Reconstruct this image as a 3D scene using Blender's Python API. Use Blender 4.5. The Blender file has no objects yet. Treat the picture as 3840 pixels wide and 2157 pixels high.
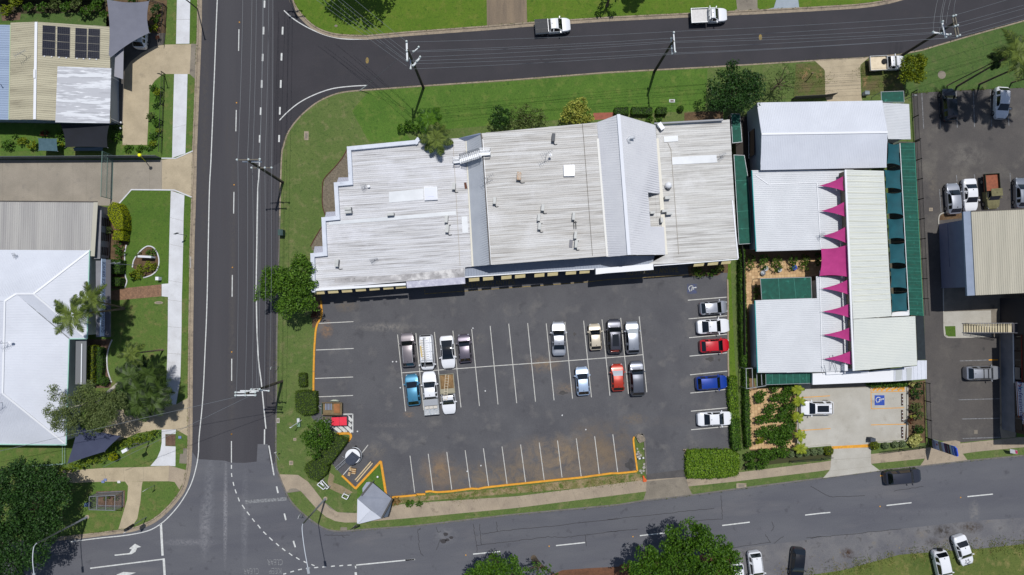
import bpy, bmesh, math, random
import numpy as np
from mathutils import Vector, Matrix
from mathutils.geometry import tessellate_polygon

# ------------------------------------------------------------------ camera, sky, sun, exposure
S = bpy.context.scene
COL = S.collection
H = 91.4                                   # drone height over the road, metres
FPX = 2560.0                               # focal length in survey pixels (3840 wide frame)
NADIR = (1890.0, 1130.0)
d = Vector((NADIR[0]-1920.0, -(NADIR[1]-1078.5), -FPX)).normalized()
zc = -d
xc = (Vector((1, 0, 0)) - zc*zc.x).normalized()
yc = zc.cross(xc)
R = Matrix((xc, yc, zc))                   # camera axes -> world axes
cam_d = bpy.data.cameras.new('camera')
cam_d.sensor_width = 36.0
cam_d.lens = 24.0
cam_d.clip_end = 2000.0
cam = bpy.data.objects.new('camera', cam_d)
cam.matrix_world = Matrix.Translation((0, 0, H)) @ R.to_4x4()
COL.objects.link(cam)
S.camera = cam

SUN_EL = math.radians(72.0)
SUN_DIR = Vector((0.25, 0.968, 0)).normalized()     # horizontal direction towards the sun
W_ = bpy.data.worlds.new('World'); S.world = W_; W_.use_nodes = True
nt = W_.node_tree
sky = nt.nodes.new('ShaderNodeTexSky'); sky.sky_type = 'NISHITA'; sky.sun_disc = False
sky.sun_elevation = SUN_EL; sky.sun_rotation = math.atan2(SUN_DIR.x, SUN_DIR.y)
bg = nt.nodes['Background']; bg.inputs[1].default_value = 0.075
nt.links.new(sky.outputs[0], bg.inputs[0])
sun_d = bpy.data.lights.new('sun', 'SUN'); sun_d.energy = 3.5; sun_d.angle = math.radians(0.5); sun_d.color = (1, 0.975, 0.94)
sun = bpy.data.objects.new('sun', sun_d)
to_sun = Vector((SUN_DIR.x*math.cos(SUN_EL), SUN_DIR.y*math.cos(SUN_EL), math.sin(SUN_EL)))
sun.rotation_euler = to_sun.to_track_quat('Z', 'Y').to_euler(); sun.location = to_sun*150
COL.objects.link(sun)
S.view_settings.view_transform = 'Standard'; S.view_settings.look = 'None'
S.view_settings.exposure = -0.05; S.view_settings.gamma = 1.0; S.view_settings.use_curve_mapping = False

# ------------------------------------------------------------------ survey: photo measurements -> world metres
OX = [0, 760, 1520, 2280, 3040]; OY = [0, 520, 1040, 1557]; K = 2.41125
def W(t, x, y, z=0.0):
    """point at height z seen at (x, y) of survey sheet t (row, column)"""
    px = OX[int(t[1])]+x/K; py = OY[int(t[0])]+y/K
    v = R @ Vector((px-1920.0, -(py-1078.5), -FPX))
    s = (z-H)/v.z
    return Vector((v.x*s, v.y*s, z))
def PL(spec, z=0.0):
    """'t x y x y ... / t x y ...' -> list of points; z may be a list"""
    out = []
    for part in spec.split('/'):
        a = part.split(); t = a[0]; n = [float(q) for q in a[1:]]
        for i in range(0, len(n), 2):
            zz = z[len(out)] if isinstance(z, (list, tuple)) else z
            out.append(W(t, n[i], n[i+1], zz))
    return out
MPP = 1/(K*FPX/H)                          # metres per survey unit on the ground
rnd = random.Random(7)
rng = np.random.default_rng(11)

# ------------------------------------------------------------------ materials
def lin(c):
    return tuple(((q/255)/12.92 if q/255 <= .04045 else ((q/255+.055)/1.055)**2.4) for q in c)+(1.0,)
MATS = {}
class NT:
    def __init__(s, m):
        s.t = m.node_tree; s.b = s.t.nodes['Principled BSDF']
    def n(s, ty, **kw):
        q = s.t.nodes.new(ty)
        for k, v in kw.items(): setattr(q, k, v)
        return q
    def l(s, a, b): s.t.links.new(a, b)
    def noise(s, vec, scale, detail=4, rough=.55, dist=0):
        q = s.n('ShaderNodeTexNoise'); q.inputs['Scale'].default_value = scale; q.inputs['Detail'].default_value = detail
        q.inputs['Roughness'].default_value = rough; q.inputs['Distortion'].default_value = dist
        s.l(vec, q.inputs['Vector']); return q.outputs['Fac']
    def ramp(s, fac, lo, hi):
        q = s.n('ShaderNodeMapRange'); q.inputs[1].default_value = lo; q.inputs[2].default_value = hi
        s.l(fac, q.inputs[0]); return q.outputs[0]
    def mix(s, fac, a, b, blend='MIX'):
        q = s.n('ShaderNodeMix', data_type='RGBA', blend_type=blend)
        for sock, v in ((q.inputs[0], fac), (q.inputs[6], a), (q.inputs[7], b)):
            if hasattr(v, 'links') or hasattr(v, 'is_output'): s.l(v, sock)
            else: sock.default_value = v
        return q.outputs[2]
    def math(s, op, a, b=0.0):
        q = s.n('ShaderNodeMath', operation=op)
        for sock, v in ((q.inputs[0], a), (q.inputs[1], b)):
            if hasattr(v, 'is_output'): s.l(v, sock)
            else: sock.default_value = v
        return q.outputs[0]
def M(name, col, col2=None, scale=1.0, lo=.35, hi=.65, rough=.8, metal=0.0, coat=0.0, spec=.5, grain=0.0, gscale=12.0,
      layers=(), stretch=None, rot=0.0, bump=0.0, bscale=30.0, spots=(), island=None, trans=0.0, tex='pos'):
    """principled material: base mixed to col2 by noise, extra noise layers, grain, and stains at known places"""
    if name in MATS: return MATS[name]
    m = bpy.data.materials.new(name); m.use_nodes = True; MATS[name] = m
    t = NT(m); b = t.b
    b.inputs['Roughness'].default_value = rough; b.inputs['Metallic'].default_value = metal
    b.inputs['Coat Weight'].default_value = coat; b.inputs['Coat Roughness'].default_value = .06
    b.inputs['Specular IOR Level'].default_value = spec
    c = lin(col)
    need = col2 or grain or layers or bump or spots
    if need:
        if tex == 'pos': pos = t.n('ShaderNodeNewGeometry').outputs['Position']
        else: pos = t.n('ShaderNodeTexCoord').outputs['Object']
        sv = pos
        if stretch:
            mp = t.n('ShaderNodeMapping'); mp.inputs['Scale'].default_value = stretch; mp.inputs['Rotation'].default_value = (0, 0, rot)
            # rotate first, then scale
            mp2 = t.n('ShaderNodeMapping'); mp2.inputs['Rotation'].default_value = (0, 0, rot); t.l(pos, mp2.inputs['Vector'])
            mp.inputs['Rotation'].default_value = (0, 0, 0); t.l(mp2.outputs[0], mp.inputs['Vector']); sv = mp.outputs[0]
        cur = c
        if col2: cur = t.mix(t.ramp(t.noise(sv, scale, 6, .6), lo, hi), c, lin(col2))
        for (lc, ls, l0, l1, stre) in layers:
            fac = t.ramp(t.noise(sv if stre else pos, ls, 5, .6), l0, l1)
            cur = t.mix(fac, cur, lin(lc))
        for (px, py, rx, ry, sc, am) in spots:
            sub = t.n('ShaderNodeVectorMath', operation='SUBTRACT'); sub.inputs[1].default_value = (px, py, 0); t.l(pos, sub.inputs[0])
            mul = t.n('ShaderNodeVectorMath', operation='MULTIPLY'); mul.inputs[1].default_value = (1/rx, 1/ry, 0); t.l(sub.outputs[0], mul.inputs[0])
            ln = t.n('ShaderNodeVectorMath', operation='LENGTH'); t.l(mul.outputs[0], ln.inputs[0])
            f = t.ramp(ln.outputs['Value'], 1.0, .2)
            nz = t.ramp(t.noise(pos, 2.2/max(.4, min(rx, ry))*.9, 8, .68, .6), .38, .66)
            cur = t.mix(t.math('MULTIPLY', t.math('MULTIPLY', f, nz), am), cur, lin(sc))
        if grain:
            g = t.ramp(t.noise(pos, gscale, 3, .7), .3, .7)
            mulc = t.n('ShaderNodeMapRange'); mulc.inputs[3].default_value = 1-grain; mulc.inputs[4].default_value = 1+grain
            t.l(g, mulc.inputs[0])
            sc_ = t.n('ShaderNodeVectorMath', operation='SCALE')
            if hasattr(cur, 'is_output'): t.l(cur, sc_.inputs[0])
            else: sc_.inputs[0].default_value = cur[:3]
            t.l(mulc.outputs[0], sc_.inputs['Scale']); cur = sc_.outputs[0]
        if hasattr(cur, 'is_output'): t.l(cur, b.inputs['Base Color'])
        else: b.inputs['Base Color'].default_value = cur
        if bump:
            bn = t.n('ShaderNodeBump'); bn.inputs['Strength'].default_value = bump; bn.inputs['Distance'].default_value = .05
            t.l(t.noise(sv if stretch else pos, bscale, 4, .65), bn.inputs['Height']); t.l(bn.outputs[0], b.inputs['Normal'])
    else:
        b.inputs['Base Color'].default_value = c
    if island:
        r = t.n('ShaderNodeNewGeometry').outputs['Random Per Island']
        cur = t.mix(r, lin(col), lin(island)); t.l(cur, b.inputs['Base Color'])
        if trans:
            tr = t.n('ShaderNodeBsdfTranslucent'); t.l(cur, tr.inputs[0])
            ms = t.n('ShaderNodeMixShader'); ms.inputs[0].default_value = trans
            t.l(b.outputs[0], ms.inputs[1]); t.l(tr.outputs[0], ms.inputs[2])
            t.l(ms.outputs[0], t.t.nodes['Material Output'].inputs[0])
    return m

# ------------------------------------------------------------------ mesh builder and scene tree
ORG = {}
class MB:
    def __init__(s): s.v = []; s.f = []; s.uvw = None
    def add(s, vs, fs):
        o = len(s.v); s.v += [tuple(q) for q in vs]; s.f += [tuple(i+o for i in f) for f in fs]; return s
    def poly(s, pts):                       # flat or slightly warped polygon, facing up when possible
        pts = [Vector(p) for p in pts]
        a = sum(pts[i].x*pts[(i+1) % len(pts)].y-pts[(i+1) % len(pts)].x*pts[i].y for i in range(len(pts)))
        if a < 0: pts = pts[::-1]
        if len(pts) <= 4: return s.add(pts, [tuple(range(len(pts)))])
        return s.add(pts, [tuple(t) for t in tessellate_polygon([pts])])
    def prism(s, pts, z0=None, z1=None, down=None):   # z0..z1, or the polygon's own z minus down
        pts = [Vector(p) for p in pts]
        a = sum(pts[i].x*pts[(i+1) % len(pts)].y-pts[(i+1) % len(pts)].x*pts[i].y for i in range(len(pts)))
        if a < 0: pts = pts[::-1]
        if z0 is None: top = pts; bot = [Vector((p.x, p.y, p.z-down)) for p in pts]
        else: top = [Vector((p.x, p.y, z1)) for p in pts]; bot = [Vector((p.x, p.y, z0)) for p in pts]
        n = len(pts); tri = [tuple(t) for t in tessellate_polygon([[Vector((p.x, p.y, 0)) for p in pts]])]
        fs = []
        for t in tri:
            q = (pts[t[1]]-pts[t[0]]).cross(pts[t[2]]-pts[t[0]]).z
            t = t if q > 0 else t[::-1]
            fs.append(t); fs.append(tuple(i+n for i in t[::-1]))
        for i in range(n):
            j = (i+1) % n; fs.append((i+n, j+n, j, i))
        return s.add(top+bot, fs)
    def wall(s, pts, z0=0.0, closed=True):  # vertical faces from each point down to z0
        pts = [Vector(p) for p in pts]; n = len(pts)
        bot = [Vector((p.x, p.y, z0)) for p in pts]
        return s.add(pts+bot, [(i, (i+1) % n, (i+1) % n+n, i+n) for i in range(n if closed else n-1)])
    def box(s, c, sx, sy, sz, rz=0.0, tilt=None):     # c = centre of the bottom face
        c = Vector(c); m = Matrix.Rotation(rz, 3, 'Z')
        if tilt is not None: m = m @ tilt
        vs = [c+m @ Vector((x*sx/2, y*sy/2, z*sz)) for z in (0, 1) for y in (-1, 1) for x in (-1, 1)]
        return s.add(vs, [(0, 2, 3, 1), (4, 5, 7, 6), (0, 1, 5, 4), (2, 6, 7, 3), (0, 4, 6, 2), (1, 3, 7, 5)])
    def beam(s, a, b, w, h=None):           # rectangular bar between two points
        a = Vector(a); b = Vector(b); h = h or w
        t = (b-a).normalized(); up = Vector((0, 0, 1)) if abs(t.z) < .95 else Vector((1, 0, 0))
        sd = t.cross(up).normalized(); u = sd.cross(t)
        vs = [p+sd*(x*w/2)+u*(y*h/2) for p in (a, b) for x, y in ((-1, -1), (1, -1), (1, 1), (-1, 1))]
        return s.add(vs, [(0, 1, 5, 4), (1, 2, 6, 5), (2, 3, 7, 6), (3, 0, 4, 7), (3, 2, 1, 0), (4, 5, 6, 7)])
    def tube(s, pts, r, n=8, cap=True):
        pts = [Vector(p) for p in pts]; rs = r if isinstance(r, (list, tuple)) else [r]*len(pts)
        o = []
        for i, p in enumerate(pts):
            t = (pts[min(i+1, len(pts)-1)]-pts[max(i-1, 0)]).normalized()
            up = Vector((0, 0, 1)) if abs(t.z) < .9 else Vector((1, 0, 0))
            a = t.cross(up).normalized(); b = a.cross(t)
            o += [p+a*(rs[i]*math.cos(k*2*math.pi/n))+b*(rs[i]*math.sin(k*2*math.pi/n)) for k in range(n)]
        fs = [(i*n+k, i*n+(k+1) % n, (i+1)*n+(k+1) % n, (i+1)*n+k) for i in range(len(pts)-1) for k in range(n)]
        if cap: fs += [tuple(range(n)), tuple(range((len(pts)-1)*n, len(pts)*n))[::-1]]
        return s.add(o, fs)
    def lathe(s, c, prof, n=16):            # prof: [(r, z)] around a vertical axis at c
        c = Vector(c)
        vs = [c+Vector((r*math.cos(k*2*math.pi/n), r*math.sin(k*2*math.pi/n), z)) for r, z in prof for k in range(n)]
        fs = [(i*n+k, i*n+(k+1) % n, (i+1)*n+(k+1) % n, (i+1)*n+k) for i in range(len(prof)-1) for k in range(n)]
        fs += [tuple(range(n))[::-1], tuple(range((len(prof)-1)*n, len(prof)*n))]
        return s.add(vs, fs)
    def strip(s, pts, w, z=None, h=None):   # ribbon (or raised kerb if h) centred on a polyline
        pts = [Vector(p) for p in pts]; L = []; Rr = []
        for i, p in enumerate(pts):
            t = (pts[min(i+1, len(pts)-1)]-pts[max(i-1, 0)]); t.z = 0; t.normalize()
            nn = Vector((-t.y, t.x, 0)); L.append(p+nn*w/2); Rr.append(p-nn*w/2)
        n = len(pts)
        if h is None: return s.add(Rr+L, [(i, i+1, i+1+n, i+n) for i in range(n-1)])
        up = Vector((0, 0, h))
        vs = Rr+L+[p+up for p in Rr]+[p+up for p in L]
        fs = []
        for i in range(n-1):
            fs += [(2*n+i, 2*n+i+1, 3*n+i+1, 3*n+i), (i, i+1, 2*n+i+1, 2*n+i), (n+i+1, n+i, 3*n+i, 3*n+i+1)]
        fs += [(0, 2*n, 3*n, n), (n-1, 2*n-1, 4*n-1, 3*n-1)]
        return s.add(vs, fs)
    def build(s, name, mat, parent=None, local=False, smooth=False, kind=None, label=None, cat=None, group=None, origin=None, sharp=None):
        me = bpy.data.meshes.new(name)
        if parent is not None: og = Vector((0, 0, 0)) if local else ORG[parent.name]
        elif origin is not None: og = Vector(origin)
        else:
            a = np.array(s.v); og = Vector(((a[:, 0].min()+a[:, 0].max())/2, (a[:, 1].min()+a[:, 1].max())/2, a[:, 2].min()))
        a = np.array(s.v, dtype=float)-np.array(og)
        me.from_pydata(a.tolist(), [], s.f); me.materials.append(mat)
        if smooth: me.shade_smooth()
        if sharp: me.set_sharp_from_angle(angle=math.radians(sharp))
        me.validate()
        o = bpy.data.objects.new(name, me); COL.objects.link(o)
        if parent is not None: o.parent = parent; ORG[o.name] = og
        else: o.location = og; ORG[o.name] = og
        if kind: o['kind'] = kind
        if label: o['label'] = label
        if cat: o['category'] = cat
        if group: o['group'] = group
        return o
def thing(name, label, cat, loc, rz=0.0, group=None):
    o = bpy.data.objects.new(name, None); COL.objects.link(o)
    o.location = loc; o.rotation_euler = (0, 0, rz); o.empty_display_size = .3
    o['label'] = label; o['category'] = cat
    if group: o['group'] = group
    ORG[o.name] = Vector(loc)
    return o
def mid(pts):
    q = Vector((0, 0, 0))
    for p in pts: q += Vector(p)
    return q/len(pts)
def sheet(name, spec, z, mat, label=None, parent=None, kind='structure', pts=None):
    pts = pts or PL(spec, z)
    mb = MB(); mb.poly(pts)
    return mb.build(name, mat, parent, kind=kind if parent is None else None, label=label)
def smooth_line(pts, n=6):                  # Catmull-Rom through points
    pts = [Vector(p) for p in pts]; out = []
    for i in range(len(pts)-1):
        p0 = pts[max(i-1, 0)]; p1 = pts[i]; p2 = pts[i+1]; p3 = pts[min(i+2, len(pts)-1)]
        for k in range(n):
            t = k/n
            out.append(.5*((2*p1)+(p2-p0)*t+(2*p0-5*p1+4*p2-p3)*t*t+(3*p1-p0-3*p2+p3)*t**3))
    out.append(pts[-1]); return out
def text_part(parent, name, s, c, size, rz, mat, mtx=None, sx=1.0, local=False):
    cu = bpy.data.curves.new(name, 'FONT'); cu.body = s; cu.size = size; cu.align_x = 'CENTER'; cu.align_y = 'CENTER'
    to = bpy.data.objects.new(name, cu); COL.objects.link(to)
    dg = bpy.context.evaluated_depsgraph_get(); dg.update()
    me = bpy.data.meshes.new_from_object(to.evaluated_get(dg))
    bpy.data.objects.remove(to); bpy.data.curves.remove(cu)
    m = mtx if mtx is not None else Matrix.Translation(Vector(c)) @ Matrix.Rotation(rz, 4, 'Z')
    m = m @ Matrix.Diagonal((sx, 1, 1, 1))
    if not local: m = Matrix.Translation(-ORG[parent.name]) @ m
    me.transform(m); me.materials.clear(); me.materials.append(mat)
    o = bpy.data.objects.new(name, me); COL.objects.link(o); o.parent = parent; ORG[o.name] = ORG[parent.name]
    return o

# ------------------------------------------------------------------ surfaces
ZB = 0.12                                   # top of the blocks above the road
def spot(t, x, y, rx, ry, c, a):
    p = W(t, x, y); return (p.x, p.y, rx*MPP, ry*MPP, c, a)
TAN = (112, 92, 70)
SEAL = M('asphalt_dark', (57, 56, 61), (66, 65, 69), scale=.25, rough=.85, grain=.22, gscale=9, bump=.25, bscale=14,
         layers=(((66, 63, 64), .9, .6, .8, True),), stretch=(1, .06, 1),
         spots=(spot('11', 275, 700, 40, 1500, (78, 74, 70), .55), spot('21', 265, 700, 45, 1100, (84, 80, 76), .6), spot('11', 20, 600, 60, 1500, (72, 68, 64), .5),
                spot('01', 20, 600, 60, 1500, (74, 70, 66), .5), spot('21', 620, 900, 60, 800, (82, 76, 70), .6), spot('01', 680, 700, 40, 900, (64, 60, 58), .5)))
TOPSEAL = M('asphalt_new', (46, 45, 50), (53, 51, 56), scale=.2, rough=.85, grain=.2, gscale=9, bump=.25, bscale=14,
            layers=(((56, 53, 56), .5, .55, .8, False),))
ROADM = M('asphalt_worn', (82, 83, 90), (92, 93, 98), scale=.3, rough=.85, grain=.16, gscale=9, bump=.2, bscale=14, stretch=(.25, 1, 1), rot=math.radians(-5),
          layers=(((100, 99, 102), .35, .56, .78, True), ((66, 66, 72), .6, .6, .75, False)),
          spots=(spot('31', 205, 880, 24, 560, (128, 128, 132), 1.4), spot('31', 60, 760, 60, 560, (106, 107, 112), 1.2), spot('31', 380, 950, 40, 520, (106, 107, 112), 1.2), spot('30', 1850, 1010, 60, 330, (120, 120, 124), 1.2), spot('30', 1700, 1150, 330, 40, (116, 116, 120), 1.1),
                 spot('32', 360, 1090, 130, 90, (118, 118, 120), .9), spot('34', 1480, 870, 60, 120, (125, 122, 118), .8), spot('34', 900, 870, 900, 40, (104, 104, 108), .4),
                 spot('33', 1500, 1050, 900, 60, (98, 98, 104), .4)))
LOT = M('asphalt_car_park', (76, 76, 80), (86, 86, 89), scale=.22, rough=.85, grain=.2, gscale=9, bump=.25, bscale=14,
        layers=(((102, 100, 99), .35, .55, .75, False), ((64, 64, 68), .6, .6, .78, False)),
        spots=(spot('32', 900, 560, 900, 170, (114, 100, 82), 1.2), spot('32', 1400, 380, 600, 240, (124, 108, 88), 1.3), spot('32', 300, 500, 200, 200, (124, 104, 82), 1.2),
               spot('21', 1120, 470, 70, 100, (146, 112, 76), 1), spot('21', 1300, 260, 140, 70, (104, 92, 76), .8), spot('21', 1650, 450, 320, 50, (128, 124, 118), .8),
               spot('22', 1250, 790, 200, 90, (132, 112, 88), .8), spot('22', 1440, 1010, 130, 70, (120, 104, 86), .8), spot('22', 680, 560, 70, 70, (110, 106, 100), .6),
               spot('22', 30, 1240, 60, 35, (140, 116, 88), .8), spot('23', 300, 1300, 800, 60, (96, 92, 90), .5), spot('33', 60, 300, 230, 260, (112, 96, 76), .8), spot('33', -150, 250, 260, 260, (110, 94, 74), .8),
               spot('32', 1750, 380, 300, 200, (118, 100, 78), .8), spot('22', 700, 200, 60, 300, (96, 94, 94), .6), spot('22', 1130, 200, 40, 300, (92, 91, 92), .5),
               spot('31', 1560, 330, 120, 90, (118, 110, 98), .7), spot('31', 1700, 90, 260, 30, (108, 104, 102), .7), spot('33', 230, 30, 140, 60, (112, 98, 80), .8)))
LOT2 = M('asphalt_side_park', (72, 69, 68), (84, 80, 77), scale=.2, rough=.85, grain=.2, gscale=9, bump=.25, bscale=14,
         layers=(((98, 94, 88), .25, .55, .72, False), ((57, 55, 56), .6, .6, .78, False)),
         spots=(spot('14', 1400, 150, 260, 160, (112, 108, 102), .8), spot('14', 1100, 420, 60, 160, (112, 104, 92), .6), spot('04', 1100, 880, 60, 60, (112, 108, 104), .7), spot('24', 1200, 1100, 260, 320, (96, 92, 88), .6)))
GRAVEL = M('gravel_shoulder', (92, 92, 97), (112, 111, 112), scale=.4, rough=.95, grain=.3, gscale=14, bump=.5, bscale=20,
           layers=(((66, 64, 66), .8, .58, .72, False), ((118, 110, 98), .3, .62, .8, False)),
           spots=(spot('34', 330, 1250, 75, 60, (62, 44, 32), 1.6), spot('34', 1200, 1050, 130, 70, (52, 46, 40), 1.4), spot('34', 1450, 1015, 130, 60, (66, 56, 46), 1.3), spot('34', 1000, 1080, 70, 50, (118, 110, 100), 1), spot('34', 1100, 1150, 80, 50, (60, 54, 50), 1)))
DIRT = M('red_dirt', (112, 76, 54), (90, 62, 44), scale=1.2, rough=.95, grain=.3, gscale=9, bump=.5, bscale=12)
def lawn(name, a, b, c, **k):
    return M(name, a, b, scale=.22, rough=.95, grain=.34, gscale=11, bump=.8, bscale=9, lo=.3, hi=.7, layers=((c, .9, .52, .78, False), ((a[0]-14, a[1]-14, a[2]-6), 2.6, .56, .72, False)), **k)
VERGE = lawn('lawn_corner', (76, 98, 42), (92, 106, 54), (116, 114, 76))
VERGE_B = lawn('lawn_bright', (66, 98, 28), (80, 110, 36), (102, 116, 52))
VERGE_T = lawn('lawn_top', (75, 104, 18), (88, 111, 26), (106, 114, 44))
LAWN_L = lawn('lawn_left', (74, 102, 36), (86, 104, 46), (118, 110, 68))
LAWN_N = lawn('lawn_clipped', (66, 96, 26), (79, 104, 32), (88, 102, 44))
LAWN_R = lawn('lawn_right', (62, 88, 36), (76, 98, 44), (92, 100, 58))
LAWN_S = lawn('lawn_rough', (70, 88, 32), (98, 106, 48), (132, 122, 76))
SOIL = M('garden_soil', (78, 60, 42), (104, 84, 60), scale=1.5, rough=.95, grain=.35, gscale=9, bump=.5, bscale=14)
PATCHY = M('patchy_ground', (96, 88, 56), (80, 92, 40), scale=.7, lo=.4, hi=.6, rough=.95, grain=.35, gscale=9, bump=.6, bscale=12, layers=(((148, 118, 84), .6, .6, .7, False),))
CONC = M('concrete_tan', (178, 164, 138), (160, 147, 123), scale=.5, rough=.85, grain=.12, gscale=8, bump=.15, bscale=20, layers=(((138, 127, 108), .9, .6, .78, False),))
CONC_G = M('concrete_yard', (150, 142, 129), (134, 127, 115), scale=.3, rough=.85, grain=.12, gscale=8, bump=.15, bscale=20, layers=(((128, 122, 113), .9, .58, .76, False),))
CONC_L = M('concrete_light', (178, 175, 166), (164, 160, 150), scale=.35, rough=.85, grain=.08, gscale=8, bump=.12, bscale=20, layers=(((148, 143, 132), .8, .6, .78, False),))
CONC_W = M('concrete_pale', (206, 208, 212), (192, 193, 196), scale=.6, rough=.8, grain=.06, gscale=8, layers=(((178, 178, 178), .7, .6, .78, False),))
CONC_D = M('concrete_old', (134, 126, 113), (116, 109, 98), scale=.5, rough=.9, grain=.18, gscale=8, bump=.2, bscale=20, layers=(((90, 84, 78), .8, .58, .74, False),))
CONC_F = M('concrete_path', (162, 148, 128), (146, 133, 116), scale=.5, rough=.9, grain=.16, gscale=8, bump=.2, bscale=20, layers=(((116, 104, 90), .8, .58, .74, False),))
CONC_B = M('concrete_driveway', (132, 116, 96), (108, 96, 82), scale=.5, rough=.9, grain=.2, gscale=8, bump=.2, bscale=20, layers=(((92, 82, 72), .6, .55, .75, True),), stretch=(1.6, .2, 1))
KERB = M('kerb_concrete', (156, 142, 122), (136, 124, 108), scale=1.0, rough=.9, grain=.2, gscale=6, bump=.3, bscale=12, layers=(((92, 84, 74), 1.2, .58, .74, False),))
KERB_G = M('kerb_grey', (112, 108, 104), (98, 94, 90), scale=1.0, rough=.9, grain=.2, gscale=6, bump=.3, bscale=12, layers=(((80, 78, 74), 1.2, .58, .74, False),))
PAINT_W = M('road_paint_white', (208, 210, 208), (182, 183, 180), scale=3, rough=.7, grain=.08, gscale=20, layers=(((120, 120, 120), 2.5, .62, .8, False),))
PAINT_F = M('road_paint_faded', (140, 142, 144), (98, 99, 102), scale=4, rough=.8, layers=(((84, 85, 89), 5, .5, .66, False),))
PAINT_L = M('bay_paint_white', (196, 196, 192), (176, 174, 166), scale=3, rough=.75, layers=(((112, 108, 104), 3.5, .6, .78, False),))
PAINT_Y = M('paint_yellow', (222, 158, 40), (200, 138, 36), scale=2, rough=.75, grain=.1, gscale=14, layers=(((142, 116, 78), 3.5, .58, .7, False),))
PAINT_YF = M('paint_yellow_faded', (150, 126, 62), (120, 104, 62), scale=3, rough=.8, layers=(((84, 80, 70), 5, .5, .66, False),))
PAINT_B = M('paint_blue', (34, 74, 168), (30, 62, 148), scale=2, rough=.7)
PAINT_BF = M('paint_blue_faded', (62, 76, 118), (74, 76, 88), scale=2.5, rough=.8, layers=(((74, 74, 80), 4, .5, .66, False),))
BLACK = M('black_rubber', (16, 16, 17), rough=.7)
MULCH = M('mulch', (112, 90, 74), (84, 66, 54), scale=3, rough=.95, grain=.4, gscale=14, bump=.6, bscale=20)
PEBBLE = M('pebble_bed', (126, 116, 100), (96, 88, 76), scale=5, rough=.95, grain=.35, gscale=10, bump=.9, bscale=14)
CRACK = M('crack_sealant', (34, 33, 36), rough=.8)

# ------------------------------------------------------------------ ground, roads, blocks
g = MB(); g.poly([(-700, -700, -.03), (700, -700, -.03), (700, 700, -.03), (-700, 700, -.03)])
g.build('ground', LAWN_R, kind='structure', label='grassy ground stretching away on all sides')
road = MB(); road.poly(PL('31 -6000 380 12000 -900 12000 1900 -6000 2300', 0.0))
road = road.build('road', ROADM, kind='structure', label='worn grey asphalt road along the bottom')
sh = sheet('road', '33 500 1500 900 1270 1120 1215 1900 1115/34 0 1112 600 1050 1000 1008 1350 970 1560 950 1929 928 3500 760 3500 1100 1929 1170 1560 1200 800 1265 300 1405 40 1460/33 1700 1560 500 1700', .006, GRAVEL, 'patchy gravel shoulder below the bottom road')
sheet('ground', '33 500 1760/34 -100 1470 40 1440 300 1400 800 1262 1560 1205 1929 1165 3500 990 3500 2600/33 500 2600', .012, LAWN_S, 'rough grass with parked cars at the bottom right')
sheet('ground', '32 900 1500 1330 1440 1420 1402 1650 1385 1929 1370/33 120 1350 500 1290 900 1260 1150 1290 700 2100/32 900 2100', .010, DIRT, 'strip of red dirt under the roadside trees')
sheet('road', '01 -300 -900 900 -900 900 1500/11 1500 300/31 645 440 612 445 590 300 588 262 497 262 488 420 380 432 255 430 200 412 0 400 -60 398/30 1783 398/20 1650 1447 1500 700/01 -300 100', .004, SEAL, 'dark resealed road running up the left side')
sheet('road', '01 640 0 660 -600 1200 -600/02 0 -200/04 1000 -1200 4000 -1800 4000 -500 1929 300 500 620/03 0 760/02 0 900/01 640 1500', .008, TOPSEAL, 'new black asphalt side road along the top')

BACK_L = smooth_line(PL('00 1840 -1500 1795 -300 1788 0 1782 350 1768 700 1746 1250/10 1742 110 1733 530 1718 1000 1712 1440/20 1707 500 1702 1090/30 1701 100 1697 330 1686 490 1645 650 1580 750 1490 850 1395 928 1320 968 1220 1008 1080 1032 640 1085 -300 1170 -1500 1290'), 4)
BACK_C = PL('04 4000 -620 1929 185 1500 305 1200 392 1000 452 800 492 470 522 0 548/03 1000 600 0 653/02 1000 718 0 786')
BACK_C += smooth_line(PL('01 1480 812 1300 828 1180 856 1050 915 930 1005 830 1110 760 1220 727 1330/11 715 120 705 300 695 700 682 1200/21 668 500 665 1000/31 660 150 662 430 690 545 735 655 775 745 835 825 930 912 1040 992 1130 1036 1230 1052 1380 1042'), 4)
BACK_C += PL('31 1929 1002/32 900 908 1929 812/33 310 776 760 725 1200 664 1929 572/34 620 503 990 464 1420 414 1929 368 4000 160')
BACK_N = PL('04 3000 -900 1100 -110 700 -2 550 25 400 42 0 66/03 1380 90 740 120 0 156/02 1100 205 740 236 0 290')
BACK_N += smooth_line(PL('01 1480 322 1250 312 1110 282 1010 232 930 162 862 80 822 0 800 -80 790 -260 800 -1200'), 4)
def block(name, pts, label, mat):
    mb = MB(); mb.prism(pts, -.02, ZB); return mb.build(name, mat, kind='structure', label=label)
block('lawn', BACK_L+PL('30 -2500 1400/00 -2500 -1500'), 'left block of lawns and yards', LAWN_L)
block('lawn', BACK_C+PL('24 4000 400'), 'middle block of lawn and car parks', VERGE)
block('lawn', BACK_N+PL('01 1500 -2200/04 3000 -2200'), 'bright lawn along the top side road', VERGE_T)
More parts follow.
